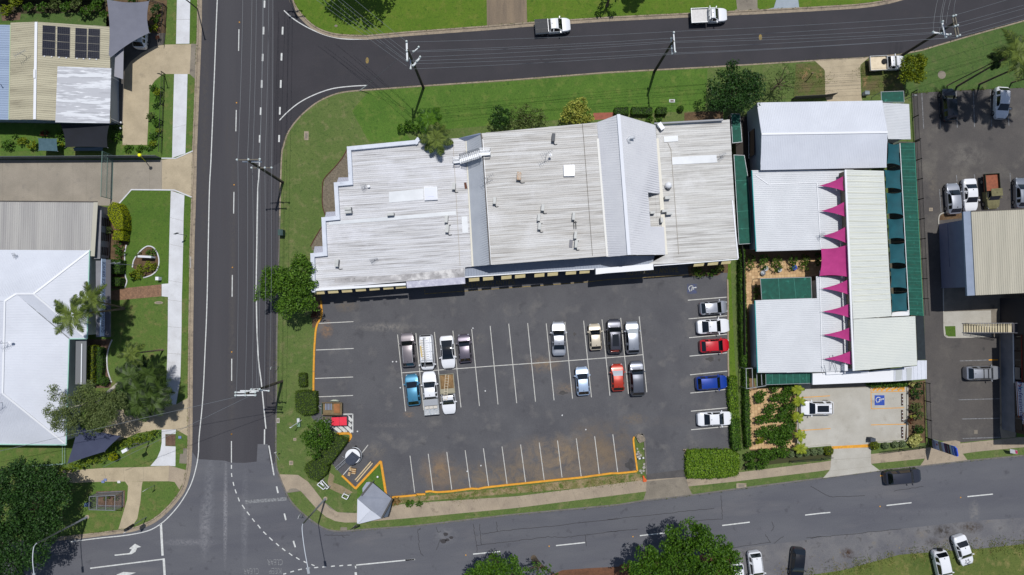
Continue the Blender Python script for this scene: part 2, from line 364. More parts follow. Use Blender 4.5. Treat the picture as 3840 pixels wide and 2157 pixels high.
def kerb(line, side, label, m=KERB, w=.16, ch=.42):
    def off(dd):
        o = []
        for i, p in enumerate(line):
            t = (line[min(i+1, len(line)-1)]-line[max(i-1, 0)]); t.z = 0; t.normalize()
            o.append(Vector((p.x-side*t.y*dd, p.y+side*t.x*dd, 0)))
        return o
    a, b, c = off(-.01), off(w), off(w+ch)
    n = len(line)
    vs = [Vector((p.x, p.y, ZB+.03)) for p in a]+[Vector((p.x, p.y, ZB+.02)) for p in b]+[Vector((p.x, p.y, .045)) for p in off(w+.06)]+[Vector((p.x, p.y, .018)) for p in c]+[Vector((p.x, p.y, 0.0)) for p in off(w+ch+.01)]
    fs = []
    for k in range(4):
        for i in range(n-1):
            q = (k*n+i, k*n+i+1, (k+1)*n+i+1, (k+1)*n+i)
            fs.append(q if side < 0 else q[::-1])
    mb = MB(); mb.add(vs, fs); return mb.build('kerb', m, kind='structure', label=label)
kerb(BACK_L, 1, 'concrete kerb and channel on the left side of the road')
iC = len(BACK_C)
kc = 13+40
kerb(BACK_C[:kc], 1, 'concrete kerb round the middle block')
kerb(BACK_C[kc-1:], 1, 'grey kerb along the bottom road', KERB_G)
kerb(BACK_N, 1, 'concrete kerb along the top side road')

def Z(i): return ZB+.004*i
# lawns of a different green laid on the blocks
sheet('lawn', '02 0 800 1000 735/03 0 670 900 620 880 1000 0 1040/02 1000 1120 600 1150 0 1200/01 1900 1290 1500 1280 1350 1000 1500 830', Z(1), VERGE_B, 'bright verge lawn between side road and shops')
sheet('lawn', '04 480 525 780 490 1000 455 1500 310 1929 190 3500 -420 3500 700 1929 795 1330 815 920 850 640 850 460 870', Z(1), LAWN_R, 'lawn beside the right car park')
sheet('lawn', '03 1700 580 1929 560/04 45 555 125 635 135 870 0 880/03 1680 870', Z(2), PATCHY, 'patchy lawn with bare soil behind the white building')
sheet('lawn', '04 455 590 530 520 800 500 800 700 860 830 640 840 470 880', Z(2), PATCHY, 'bare patchy ground under the cream tray ute')
sheet('lawn', '10 1130 600 1200 478 1545 474 1525 1315 1460 1318 1145 1345 1135 950', Z(1), LAWN_N, 'clipped lawn round the oval garden bed')
sheet('lawn', '10 1665 490 1728 535 1712 1000 1705 1447 1640 1447', Z(1), LAWN_N, 'narrow clipped verge beside the pale footpath')
sheet('lawn', '00 0 110 960 110 1000 240 0 210', Z(1), LAWN_R, 'back lawn above the tan roofed house')

# ------------------------------------------------------------------ concrete: yards, driveways, footpaths laid in slabs
def slabs(name, left, right, ts, z, mat, label, base=CONC_D):
    """footpath between two edge lines cut at fractions ts, each slab its own object"""
    def at(line, t):
        L = [0]
        for i in range(1, len(line)): L.append(L[-1]+(line[i]-line[i-1]).length)
        x = t*L[-1]
        for i in range(1, len(line)):
            if x <= L[i]+1e-9: return line[i-1].lerp(line[i], (x-L[i-1])/max(1e-6, L[i]-L[i-1]))
        return line[-1]
    sub = []
    b = MB(); b.add([at(left, t) for t in np.linspace(0, 1, 24)]+[at(right, t) for t in np.linspace(0, 1, 24)], [(i, i+1, 25+i, 24+i) for i in range(23)])
    root = b.build(name, base, kind='structure', label=label)
    up = Vector((0, 0, .006))
    for a, c in zip(ts[:-1], ts[1:]):
        g_ = .012/max(1.0, sum((left[i+1]-left[i]).length for i in range(len(left)-1)))
        m = 3
        tt = [a+g_+(c-a-2*g_)*i/m for i in range(m+1)]
        mb = MB(); mb.add([at(left, t)+up for t in tt]+[at(right, t)+up for t in tt], [(i, i+1, m+2+i, m+1+i) for i in range(m)])
        mb.build('slab', mat, root)
    return root
lsp = lambda n: [i/n for i in range(n+1)]
slabs('footpath', PL('00 1604 -700 1600 0 1592 398', Z(2)), PL('00 1728 -700 1720 0 1713 396', Z(2)), lsp(5), 0, CONC_W, 'pale concrete footpath slabs at the top left')
slabs('footpath', PL('00 1575 670 1566 1000 1556 1430', Z(2)), PL('00 1696 670 1688 1000 1676 1388', Z(2)), [0, .64, 1], 0, CONC_W, 'pale concrete footpath slabs beside the curved driveway')
slabs('footpath', PL('10 1546 472 1537 720 1530 970 1523 1308/20 1519 180 1518 430 1514 680 1505 930 1470 1152', Z(2)), PL('10 1668 510 1660 720 1656 970 1648 1310/20 1644 180 1642 430 1638 680 1630 930 1592 1150', Z(2)), [0, .125, .25, .42, .51, .635, .76, .88, 1], 0, CONC_W, 'long pale concrete footpath in front of the white roofed station')
sheet('footpath', '10 1462 1315 1526 1310/20 1522 178 1462 172', Z(4), CONC_W, 'pale concrete landing where the brick path meets the footpath')
sheet('footpath', '30 1462 128 1592 128 1588 170 1495 172 1495 280 1588 284 1586 462 1530 458 1360 460 1420 390 1450 320 1462 250', Z(2), CONC_W, 'short pale footpath between the two left driveways')
sheet('driveway', '00 1488 404 1728 400 1720 670 1470 670 1400 730 1352 800 1345 1000 1330 1310 1108 1310 1108 780 1125 640 1180 560 1280 480 1400 420', Z(2), CONC, 'curved tan concrete driveway of the tan roofed house')
sheet('driveway', '00 1728 396 1790 398 1768 720 1715 670', Z(3), CONC_D, 'aggregate driveway apron at the top left')
sheet('yard', '00 1000 600 1125 600 1108 1130 1000 1130', Z(3), M('shade_dark_paver', (92, 88, 84), (80, 77, 74), scale=1, rough=.9, grain=.15), 'paving with painted shade beside the tan roofed house')  # dark tone paints the house's shadow onto the paving
sheet('yard', '00 1130 300 1500 300 1480 404 1400 420 1280 480 1180 560 1125 640 1030 640 1000 500', Z(2), M('shade_dark_paver', (92, 88, 84)), 'dark paved parking area under the grey sail')
sheet('footpath', '00 1700 0 1790 0 1783 350 1728 396 1715 390', Z(1), LAWN_N, 'narrow verge at the top left')
yard = slabs('yard', PL('10 -800 180 0 192 1465 192 1590 178', Z(1)), PL('10 -800 600 0 600 880 605 1590 610', Z(1)), [0, .2, .343, .477, .61, .66, .9, .945, 1], 0, CONC_G, 'grey concrete yard of the ambulance station')
sheet('driveway', '10 1588 178 1745 110 1752 300 1736 530 1580 466 1465 464 1465 192', Z(5), CONC, 'flared tan driveway apron of the concrete yard')
sheet('lawn', '10 1078 588 1192 466 1543 466 1536 700 1130 700', Z(4), LAWN_N, 'corner of clipped lawn beside the yard')
e = MB(); e.strip(PL('10 1076 590 1190 462 1462 464 1578 466 1735 530', Z(5)), .16, h=.05); e.build('kerb', CONC_W, kind='structure', label='white kerb edging the clipped lawn')
e = MB(); e.strip(PL('10 1462 178 1590 179 1745 112', Z(5)), .14, h=.05); e.build('kerb', CONC_W, kind='structure', label='white kerb along the top of the yard apron')
BRICKP = M('brick_paving', (140, 108, 84), (112, 86, 68), scale=4, rough=.9, grain=.25, gscale=6)
sheet('footpath', '10 1040 1370 1150 1350 1460 1318/20 1460 172 1048 210 1000 200/10 1000 1380', Z(3), BRICKP, 'brown brick path to the station door')
sheet('driveway', '20 1040 1200 1180 1190 1420 1152 1592 1150 1700 1092 1704 1440 1592 1376 1420 1378 1240 1410 1160 1447 1000 1500 900 1447', Z(3), CONC, 'tan concrete driveway under the gum tree')
slabs('footpath', PL('30 430 500 640 500 940 478 1290 470 1530 456', Z(2)), PL('30 480 615 620 615 900 603 1130 600 1300 598 1525 598', Z(2)), [0, .2, .46, .62, .785, 1], 0, CONC, 'tan concrete path below the leafy hedge')
sheet('driveway', '30 1530 456 1690 500 1680 560 1622 672 1578 604 1522 598', Z(4), CONC_F, 'tan kerb ramp at the end of the path')
sheet('footpath', '30 1130 600 1290 600 1282 640 1270 780 1242 935 1185 1020 1070 1032 1110 900 1150 760 1158 640', Z(3), CONC, 'tan path curving down to the corner')
for nm, sp, lb in (('30 1628 350 1690 348 1690 440 1620 435', 0, 'grey concrete pit surround by the left kerb'), ('30 1658 300 1695 300 1692 350 1655 348', 0, 'small concrete pad by the left kerb')):
    sheet('footpath', nm, Z(3), CONC_D, lb)
sheet('footpath', '30 1497 175 1587 174 1585 278 1497 278', Z(4), MULCH, 'square of brown mulch in the pale footpath')
# top side
slabs('driveway', PL('02 735 -600 735 0 738 236', Z(1)), PL('02 1098 -600 1096 0 1102 208', Z(1)), [0, .7, 1], 0, CONC_B, 'weathered brown driveway crossing the top lawn')
sheet('driveway', '03 1155 -40 1168 80 1130 104 1390 92 1352 74 1350 -40', Z(1), CONC_D, 'old grey driveway at the top')
sheet('driveway', '03 1530 -30 1500 70 1400 92 1780 70 1728 66 1716 -30', Z(2), M('concrete_blue', (150, 160, 168), (140, 150, 160), scale=1, grain=.06), 'blue grey driveway apron at the top')
slabs('driveway', PL('04 40 553 128 635 132 880 150 920', Z(3)), PL('04 525 522 447 590 458 880 470 920', Z(3)), [0, .22, .36, .5, .64, .78, 1], 0, CONC, 'tan concrete driveway with joints by the tray ute')
# bottom footpaths
slabs('footpath', PL('31 690 535 860 540 930 575 985 640 1060 740 1130 830 1200 875 1290 888 1395 885/32 0 800 1000 735/33 345 585 700 560', Z(2)),
      PL('31 752 705 800 655 860 665 920 715 1000 815 1080 900 1180 955 1290 972 1395 970/32 0 935 1000 840/33 345 690 725 645', Z(2)),
      [0, .045, .13, .2, .26, .30, .345, .39, .415, .46, .505, .55, .595, .64, .685, .73, .775, .82, .86, .9, 1], 0, CONC_F, 'tan footpath slabs below the car park')
slabs('footpath', PL('33 700 560 1210 515 1929 425/34 180 412/34 548 352 1030 300', Z(2)), PL('33 725 645 1150 600 1929 505/34 180 492/34 548 440 1030 392', Z(2)), [0, .1, .2, .3, .42, .52, .62, .74, .85, 1], 0, CONC_F, 'tan footpath slabs below the garden fence')
slabs('footpath', PL('34 1030 300 1360 256 1500 240 1929 196 3000 80', Z(2)), PL('34 1030 392 1370 350 1500 330 1929 290 3000 180', Z(2)), lsp(14), 0, CONC_F, 'tan footpath slabs at the lower right')
sheet('driveway', '33 348 600 702 560 728 648 765 725 315 780 345 690', Z(5), CONC_D, 'old grey concrete apron at the car park exit')
sheet('driveway', '34 1060 300 1200 240 1310 228 1352 240 1362 330 1425 416 985 466 1030 400', Z(5), CONC_F, 'rough concrete apron of the right car park')
slabs('driveway', PL('34 195 300 185 400 178 492 108 574', Z(5)), PL('34 545 292 545 360 545 440 632 506', Z(5)), [0, .35, .7, 1], 0, CONC_L, 'light concrete driveway of the garden building')

# ------------------------------------------------------------------ car parks
lot = sheet('car_park', '11 1040 1330/21 1070 150 1080 230 1078 340 1040 420 1016 530 1010 700 1003 1030 1020 1060 1030 1230 980 1260/31 1000 40 1210 160 1330 160 1348 185 1330 230 1170 440 1262 545 1385 660 1612 412 1662 745 1929 722/32 180 722 185 700 420 690 700 664 1929 527/33 262 512 240 380 228 215 250 178 300 170 325 208 340 400 346 538 700 490 700 318 1113 305 1105 100/23 1095 1000 1085 850 1085 200 1075 20/13 1082 1210 1080 1000/12 0 1000', Z(1), LOT, 'large asphalt car park with white bays')
sheet('driveway', '33 345 536 700 490 705 565 348 600', Z(3), M('asphalt_strip', (84, 81, 80), (70, 68, 68), scale=1, grain=.2), 'short strip of asphalt at the car park exit')
park_c = sheet('car_park', '23 1715 960 1929 950/24 875 940 870 980 870 1447/34 865 220 548 245 545 290 190 300 185 275 0 290/33 1700 300', Z(2), CONC_L, 'light concrete car park of the garden building')
park_r = sheet('car_park', '04 915 845 1320 818 1929 795 3500 700/34 3500 100 1929 190 1370 246 1310 235 1200 235 1062 210 1045 0/24 1030 500 1010 0/14 940 0', Z(2), LOT2, 'asphalt car park on the right')
sheet('yard', '24 1200 -300 1929 -320 1929 560 1640 535 1310 545 1235 540 1208 510 1200 300', Z(4), CONC_D, 'concrete apron round the two storey building')
sheet('yard', '24 1202 312 1630 300 1636 534 1310 542 1240 540 1212 510', Z(5), CONC_L, 'light concrete pad by the outside stair')
sheet('lawn', '24 1213 443 1308 441 1312 536 1245 536 1222 520', Z(6), LAWN_N, 'small square of lawn by the outside stair')
e = MB(); e.strip(smooth_line(PL('24 1195 -100 1200 300 1206 500 1220 532 1250 544 1400 543 1636 533', Z(5)), 3), .14, h=.04); e.build('kerb', CONC_L, kind='structure', label='light kerb round the concrete pad')
e = MB(); e.strip(smooth_line(PL('14 1155 775 1155 730 1165 690 1200 672 1240 672', Z(3)), 3), .14, h=.08); e.build('kerb', CONC_L, kind='structure', label='curved kerb by the silver hatchback')
sheet('lawn', '14 1160 740 1168 700 1200 678 1370 668 1370 720', Z(3), SOIL, 'brown garden bed behind the silver hatchback')
sheet('lawn', '24 1862 1380 3000 1380/34 3000 60 1929 200 1860 200', Z(4), LAWN_N, 'lawn corner below the shop sign')
sheet('footpath', '24 1705 500 1860 500 1862 1380/34 1850 200 1725 212/24 1712 1380', Z(5), CONC_F, 'footpath along the shop front on the right')
# courtyard paving: single pavers
PAVER = [M('paver_'+w, c, c2, scale=2, rough=.85, grain=.12) for w, c, c2 in (('sand', (196, 164, 122), (186, 154, 113)), ('clay', (188, 154, 112), (176, 144, 106)), ('straw', (204, 174, 132), (194, 163, 122)))]
court = sheet('paving', '13 1238 1000 1929 960/23 1929 0 1929 220 1300 240 1290 820 1340 1000 1700 990/33 1700 310 1285 318/23 1272 1010 1255 300 1240 0', Z(2), M('paver_joint', (120, 96, 70), rough=.95), 'orange clay paving of the courtyard')
def inpoly(p, poly):
    c = False; n = len(poly)
    for i in range(n):
        a, b = poly[i], poly[(i+1) % n]
        if (a.y > p.y) != (b.y > p.y) and p.x < (b.x-a.x)*(p.y-a.y)/(b.y-a.y)+a.x: c = not c
    return c
a0, ax, ay = W('13', 1240, 1000, Z(2)), W('13', 1640, 985, Z(2)), W('23', 1275, 1400, Z(2))
ux = (ax-a0).normalized(); uy = (ay-a0).normalized()
poly_c = PL('13 1243 1130 1929 1080/23 1929 0 1370 20 1320 40 1320 300 1262 300 1245 0'); poly_d = PL('23 1268 1010 1700 1010/33 1700 310 1288 312')
paver_me = {}
cand = []
for i in range(0, 80):
    for j in range(0, 130):
        c = a0+ux*(i*.4+.2)+uy*(j*.4+.2)
        if inpoly(c, poly_c) or inpoly(c, poly_d): cand.append((i, j, c))
cand.sort(key=lambda q: (q[2]-W('13', 1500, 1230)).length)
rest = [MB() for _ in PAVER]
for k, (i, j, c) in enumerate(cand):
    m = rnd.choice((0, 0, 1, 1, 2)); q = .19
    pts = [c+ux*sx*q+uy*sy*q for sx, sy in ((-1, -1), (1, -1), (1, 1), (-1, 1))]
    if k < 300:
        if m not in paver_me:
            mb = MB(); mb.prism([p-c for p in pts], 0, .014+.002*m); paver_me[m] = mb.build('paver', PAVER[m], court, local=True); o = paver_me[m]
        else: o = paver_me[m].copy(); COL.objects.link(o)
        o.parent = court; o.location = c-ORG[court.name]; ORG[o.name] = ORG[court.name]
    else: rest[m].prism(pts, Z(2), Z(2)+.012+.002*m)
for m in range(3):
    if rest[m].v: o = rest[m].build('paver', PAVER[m], court); o['kind'] = 'stuff'

# ------------------------------------------------------------------ road markings (parts of the roads and car parks)
def lineset(parent, name, specs, w, z, mat):
    for s in specs:
        pts = PL(s, z); mb = MB(); mb.strip(pts, w); mb.build(name, mat, parent)
def curve_mark(parent, name, spec, w, z, mat):
    mb = MB(); mb.strip(smooth_line(PL(spec, z), 5), w); mb.build(name, mat, parent)
ZR = .022
curve_mark(road, 'edge_line', '01 175 -900 132 0 105 700 75 1447/11 60 500 40 1447/21 20 700 0 1110/20 1800 1447/30 1795 330 1778 450 1740 590 1690 700 1620 810 1540 905 1455 982 1340 1045 1150 1085 900 1112 640 1145', .13, ZR, PAINT_W)
curve_mark(road, 'edge_line', '01 735 95 800 155 880 210 980 265 1100 315 1220 345 1330 355 1500 353', .13, ZR, PAINT_W)
curve_mark(road, 'edge_line', '01 695 1088 760 1020 850 945 950 885 1080 830 1200 797 1350 780 1480 773', .13, ZR, PAINT_W)
curve_mark(road, 'edge_line', '11 515 180 508 330 497 500 489 1000 482 1447/21 485 200 490 450 505 750 530 950 555 1200 572 1370', .15, ZR, PAINT_W)
lineset(road, 'lane_line', ['21 560 1375/31 558 265', '31 598 275 645 545', '31 1375 1357 1915 1304', '30 815 1385 1470 1303', '31 1380 1350 1385 1386'], .16, ZR, PAINT_W)
lineset(road, 'lane_dash', ['01 328 265 325 460', '01 304 995 300 1188', '11 283 482 280 678', '11 268 1233 266 1430', '21 263 737 262 937', '31 260 235 260 430', '01 344 -480 338 -280'], .12, ZR, PAINT_W)
lineset(road, 'lane_dash', ['01 %g %g %g %g' % q for q in ((564, -230, 562, -165), (560, 5, 558, 70), (551, 243, 549, 312), (543, 487, 541, 553), (535, 725, 533, 795), (526, 972, 524, 1040), (517, 1222, 515, 1290), (724, 243, 721, 313), (714, 480, 712, 548), (707, 725, 705, 795), (699, 968, 697, 1037), (692, 1222, 690, 1285))], .22, ZR, PAINT_W)
DD = '260 450 260 485;260 525 264 558;275 605 283 640;293 672 305 708;320 745 333 780;357 812 380 848;400 873 424 905;447 935 470 963;498 992 522 1024;548 1054 576 1081;602 1105 633 1135;663 1158 690 1183;718 1203 747 1227;780 1247 810 1270;845 1287 876 1307;913 1322 940 1336;983 1350 1012 1362;1008 1380 1045 1376;1082 1374 1118 1370;1160 1368 1195 1364;1235 1363 1270 1359;1310 1358 1347 1355;935 1388 970 1382;862 1400 897 1392;793 1420 825 1410;728 1438 755 1432'
lineset(road, 'lane_dash', ['31 '+q for q in DD.split(';')], .14, ZR, PAINT_W)
lineset(road, 'lane_dash', ['31 '+q for q in ('668 645 682 705', '738 890 753 950', '820 1137 838 1195')], .2, ZR, PAINT_W)
lineset(road, 'lane_dash', ['32 0 1312 88 1305', '32 612 1257 857 1233', '32 1362 1180 1625 1152', '33 288 1090 515 1065', '33 1032 998 1282 968', '33 1782 904 1929 887/34 178 880', '34 686 817 912 792', '34 1418 737 1648 714'], .15, ZR, PAINT_W)
lineset(road, 'stop_line', ['30 1455 985 1470 1270', '30 1480 1295 1490 1470', '31 1383 1420 1390 1480'], .3, ZR, PAINT_W)
lineset(road, 'lane_line', ['31 385 785 760 757'], .45, ZR-.004, PAINT_F)
lineset(road, 'lane_line', ['34 628 549 680 544'], .15, ZR, PAINT_Y)
for sp in ('30 1035 1262 1170 1247 1192 1215 1168 1207 1220 1163 1276 1192 1243 1198 1225 1235 1190 1257 1038 1272', '30 1000 1500 1060 1440 1115 1418 1230 1424 1195 1437 1150 1450 1100 1500'):
    sheet('turn_arrow', sp, ZR, PAINT_W, parent=road)
for s, x, y in (('CLEAR', 655, 1327), ('CLEAR', 440, 1409), ('KEEP', 657, 1406)):
    text_part(road, 'lettering', s, W('31', x, y, ZR), 1.12, math.pi, PAINT_F, sx=.62 if s == 'CLEAR' else .7)
stud = MB()
for sp in ('01 333 202', '01 307 930', '11 285 418', '11 270 1165', '21 263 675', '21 262 1418', '31 261 173', '32 547 1265', '32 1300 1185', '33 225 1098', '34 626 825', '34 1355 744'):
    t, x, y = sp.split(); mb = MB(); mb.prism([W(t, float(x), float(y))+Vector((a*.07, b*.07, 0)) for a, b in ((-1, -1), (1, -1), (1, 1), (-1, 1))], .004, .04); mb.build('road_stud', PAINT_Y, road)
for t, x, y in (('01', 1488, 548), ('03', 1378, 338)):
    mb = MB(); c = W(t, x, y); mb.poly([c+Vector((math.cos(a)*.22, math.sin(a)*.42, .014)) for a in np.linspace(0, 6.28, 12, endpoint=False)]); mb.build('paint_mark', PAINT_YF, road)
CR = '32 110 1035 120 1110 125 1190 140 1250 165 1275;32 115 1040 135 1030 132 1022;32 275 1015 300 1060 320 1050;32 280 1220 300 1170 315 1120;32 615 980 630 1090 645 1180 650 1245;32 672 985 680 1100 688 1172;32 640 1180 900 1150 1100 1125 1290 1100 1450 1105 1640 1080 1929 1045;32 690 1075 850 1050 1050 1030 1300 1005 1929 940;32 820 960 835 1055;32 1625 1080 1638 1185;33 0 945 300 912 600 880 960 842;33 1020 728 1028 800 1035 940 700 960;33 0 1058 270 1030;33 1480 965 1500 1010 1480 1050;33 1420 1080 1470 1150 1120 1200;33 1585 1095 1500 1160;33 1790 1112 1929 1098;34 0 640 130 720 200 742 490 728;34 750 685 1020 645;34 0 1112 420 1070 820 1030;31 1100 1085 1200 1090 1330 1085;31 1260 1090 1280 1110'
for q in CR.split(';'):
    pts = PL(q, .016); pp = []
    for i in range(len(pts)-1):
        for k in range(8): pp.append(pts[i].lerp(pts[i+1], k/8)+Vector((rnd.uniform(-.06, .06), rnd.uniform(-.06, .06), 0)))
    pp.append(pts[-1]); mb = MB(); mb.strip(pp, .05); mb.build('crack', CRACK, road)
for x, y, r in ((345, 1140, 26), (380, 1128, 17), (415, 1108, 17), (365, 1078, 20)):
    c = W('32', x, y, .014); mb = MB(); mb.poly([c+Vector((math.cos(a)*r*MPP*1.1*(1+.15*math.sin(3*a+x)), math.sin(a)*r*MPP*.8, 0)) for a in np.linspace(0, 6.28, 14, endpoint=False)]); mb.build('patch', M('asphalt_patch', (58, 56, 58), rough=.9), road)
zl = Z(2)+.002
lineset(lot, 'bay_line', ['21 1050 417 1363 401', '21 1025 658 1365 644', '21 1015 915 1360 902', '21 1025 1082 1360 1069'], .1, zl, PAINT_L)
lineset(lot, 'bay_line', ['21 1800 865/22 0 862 800 802 1310 767 1929 720/23 318 700'], .1, zl+.004, PAINT_L)
lineset(lot, 'bay_line', ['21 1762 518 1835 1212']+['22 '+q for q in ('95 505 166 1202', '263 495 335 1188', '430 483 503 1177', '600 470 670 1165', '767 440 838 1150', '935 420 1007 1138', '1106 415 1177 1125', '1274 418 1345 1112', '1443 405 1512 1097', '1612 393 1683 1085', '1778 381 1850 1070')]+['23 115 368 185 1055', '23 282 354 351 1040'], .1, zl, PAINT_L)
lineset(lot, 'bay_line', ['23 '+q for q in ('722 208 1073 180', '728 376 1078 347', '733 547 1080 514', '737 713 1083 682', '742 882 1083 848', '745 1047 1083 1013', '750 1211 1080 1180', '752 1379 1100 1347')], .11, zl, PAINT_L)
lineset(lot, 'bay_line', ['32 '+q for q in ('42 367 85 700', '207 350 250 683', '375 334 420 675', '541 318 587 660', '706 301 753 643', '874 284 920 625', '1042 266 1087 608', '1211 248 1256 590', '1376 230 1417 563', '1546 211 1590 553', '1712 192 1753 530', '1876 173 1920 515')]+['31 1495 270 1430 355', '31 1345 455 1268 543'], .1, zl, PAINT_L)
lineset(lot, 'bay_line', ['21 1205 1240 1357 1237', '21 1357 1235 1357 1405'], .14, zl, PAINT_W)
for q in ('1305 1255 1350 1300', '1250 1252 1345 1348', '1200 1258 1348 1400', '1195 1310 1300 1402', '1180 1345 1250 1402'):
    mb = MB(); mb.strip(PL('21 '+q, zl-.001), .4); mb.build('hatch_stripe', PAINT_W, lot)
lineset(lot, 'kerbside_line', ['22 175 108 175 150 540 125 1000 92 1650 42/13 0 1275/13 320 1258 720 1232'], .1, zl, PAINT_YF)
for t, x, y in (('22', 752, 58), ('13', 400, 1203)):
    text_part(lot, 'lettering', 'NO STANDING ANYTIME', W(t, x, y, zl), 1.0, math.radians(4), PAINT_YF, sx=.62)
# rising yellow kerbs
def ykerb(spec, label, w=.24, n=3):
    mb = MB(); mb.strip(smooth_line(PL(spec, ZB), n), w, h=.15); mb.build('kerb', PAINT_Y, kind='structure', label=label)
ykerb('21 1070 212 1077 275 1078 340 1062 385 1040 420 1026 470 1020 530 1012 640 1008 760 1005 900 1004 1030', 'yellow painted kerb on the left of the car park')
ykerb('31 1215 168 1270 164 1325 166 1342 185 1338 205 1318 232', 'yellow painted kerb tip beside the red bin', .3)
e = MB(); e.strip(PL('31 1262 545 1385 662', ZB), .24, h=.15).strip(PL('31 1382 664 1609 418', ZB), .3, h=.154).strip(PL('31 1613 418 1660 715', ZB), .3, h=.158); c = W('31', 1611, 419); e.prism([c+Vector((.165*math.cos(a), .165*math.sin(a), 0)) for a in np.linspace(0, 6.28, 14, endpoint=False)], ZB, ZB+.163); e.build('kerb', PAINT_Y, kind='structure', label='yellow kerb pointed like an arrowhead')
ykerb('31 1690 742 1929 722/32 100 716 182 713', 'yellow kerb left of the bottom bays', .24, 2)
ykerb('32 182 692 230 686 280 694 420 686 600 662 660 666 720 652 1000 622 1400 580 1600 560 1860 524 1929 524/33 262 506', 'yellow kerb along the bottom bays', .24, 2)
ykerb('33 264 506 255 440 236 300 228 215 238 195', 'yellow kerb beside the narrow island', .22, 2)
e = MB(); e.strip(smooth_line(PL('33 240 192 255 176 285 168 312 175 327 205 340 400 346 535', ZB), 3), .2, h=.14); e.build('kerb', KERB_G, kind='structure', label='grey kerb round the narrow island')
e = MB(); e.strip(smooth_line(PL('33 700 490 698 330 710 314 1113 302 1108 100/23 1098 1000 1085 800 1083 200 1078 20', ZB), 3), .2, h=.13); e.build('kerb', KERB, kind='structure', label='concrete kerb on the right of the car park')
sheet('lawn', '33 245 210 262 190 320 210 342 535 320 545 262 530 268 505', Z(3), VERGE, 'grass on the narrow island')
sheet('garden_bed', '31 1700 748 1929 728/32 180 735 700 680 1929 545/33 262 525 320 550 310 600 0 628/32 1929 630 0 790/31 1700 800', Z(1), M('dry_verge', (104, 104, 56), (150, 130, 102), scale=.9, rough=.95, grain=.3, bump=.6, bscale=12, layers=(((84, 100, 40), 1.4, .52, .62, False),)), 'dry grassy strip below the bottom bays')
sheet('garden_bed', '21 990 160 1070 160 1075 340 1020 450 990 460', Z(1), SOIL, 'brown soil left of the car park entrance')
sheet('footpath', '31 1150 520 1190 545 1180 610 1260 640 1360 700 1280 725 1200 690 1140 660 1130 600', Z(1), M('worn_dirt', (142, 124, 100), (120, 110, 80), scale=1, grain=.25), 'worn dirt track at the corner')
sheet('lawn', '31 1395 650 1605 430 1655 720 1690 745 1700 800 1400 880', Z(2), VERGE_B, 'grass triangle inside the yellow kerb')
# right car parks
lineset(park_r, 'bay_line', ['04 1005 845 1022 1165', '04 1160 838 1173 1160', '04 1315 825 1326 1155', '04 1470 815 1482 1150', '04 1623 808 1636 1145', '04 1780 800 1793 1140', '14 1165 460 1180 665', '14 1318 330 1325 400', '14 1480 322 1485 370', '14 1803 312 1820 620'], .1, Z(3)+.002, PAINT_F)
lineset(park_r, 'bay_line', ['24 1348 757 1610 748', '24 1340 1108 1710 1098', '24 1365 1282 1715 1274', '34 1375 212 1715 200'], .1, Z(3)+.002, PAINT_F)
lineset(park_r, 'bay_line', ['24 1610 748 1695 746'], .16, Z(3)+.002, PAINT_Y)
lineset(park_c, 'bay_line', ['24 -120 1090 175 1072', '24 -150 1390 180 1368', '24 545 985 548 1190', '24 550 1040 855 1030', '24 550 1189 845 1180', '24 545 1335 860 1328'], .1, Z(3)+.002, M('paint_amber', (216, 156, 62), (200, 142, 56), scale=3, rough=.8))
for q in ('560 1025 605 985', '595 1025 665 975', '635 1025 712 970', '680 1025 760 972', '730 1022 800 985', '785 1022 850 985', '825 1020 850 1005'):
    mb = MB(); mb.strip(PL('24 '+q, Z(3)+.001), .3); mb.build('hatch_stripe', MATS['paint_amber'], park_c)
mb = MB(); mb.poly(PL('34 188 282 540 262 540 290 200 306', Z(6)+.003)); mb.build('entry_strip', PAINT_Y, park_c)
def access_symbol(parent, c, s, rz, z, mat_bg, mat_fg):
    """wheelchair symbol: square panel, head, body, seat, leg and wheel arc; up = +x of the symbol before rz"""
    c = Vector((c.x, c.y, 0)); Mr = Matrix.Rotation(rz, 3, 'Z')
    def T(x, y): return c+Mr @ Vector((x*s, y*s, 0))+Vector((0, 0, z+.003))
    mb = MB(); mb.poly([c+Mr @ Vector((x*s, y*s, 0))+Vector((0, 0, z)) for x, y in ((-.62, -.62), (.62, -.62), (.62, .62), (-.62, .62))]); mb.build('symbol_panel', mat_bg, parent)
    mb = MB()
    mb.poly([T(.46+.09*math.cos(a), .16+.09*math.sin(a)) for a in np.linspace(0, 6.28, 12, endpoint=False)])
    mb.strip([T(.36, .15), T(-.02, .12), T(-.04, -.16), T(-.36, -.3)], .11*s)
    mb.strip([T(.18, .12), T(.16, -.12)], .08*s)
    mb.strip([T(-.12+.32*math.cos(a), .06+.32*math.sin(a)) for a in np.linspace(.75, 4.75, 16)], .085*s)
    mb.build('access_symbol', mat_fg, parent)
access_symbol(lot, W('13', 759, 1358), 1.05, 0.0, zl, PAINT_BF, PAINT_W)
access_symbol(park_c, W('24', 618, 1111), 1.08, 0.0, Z(3)+.002, PAINT_B, PAINT_W)
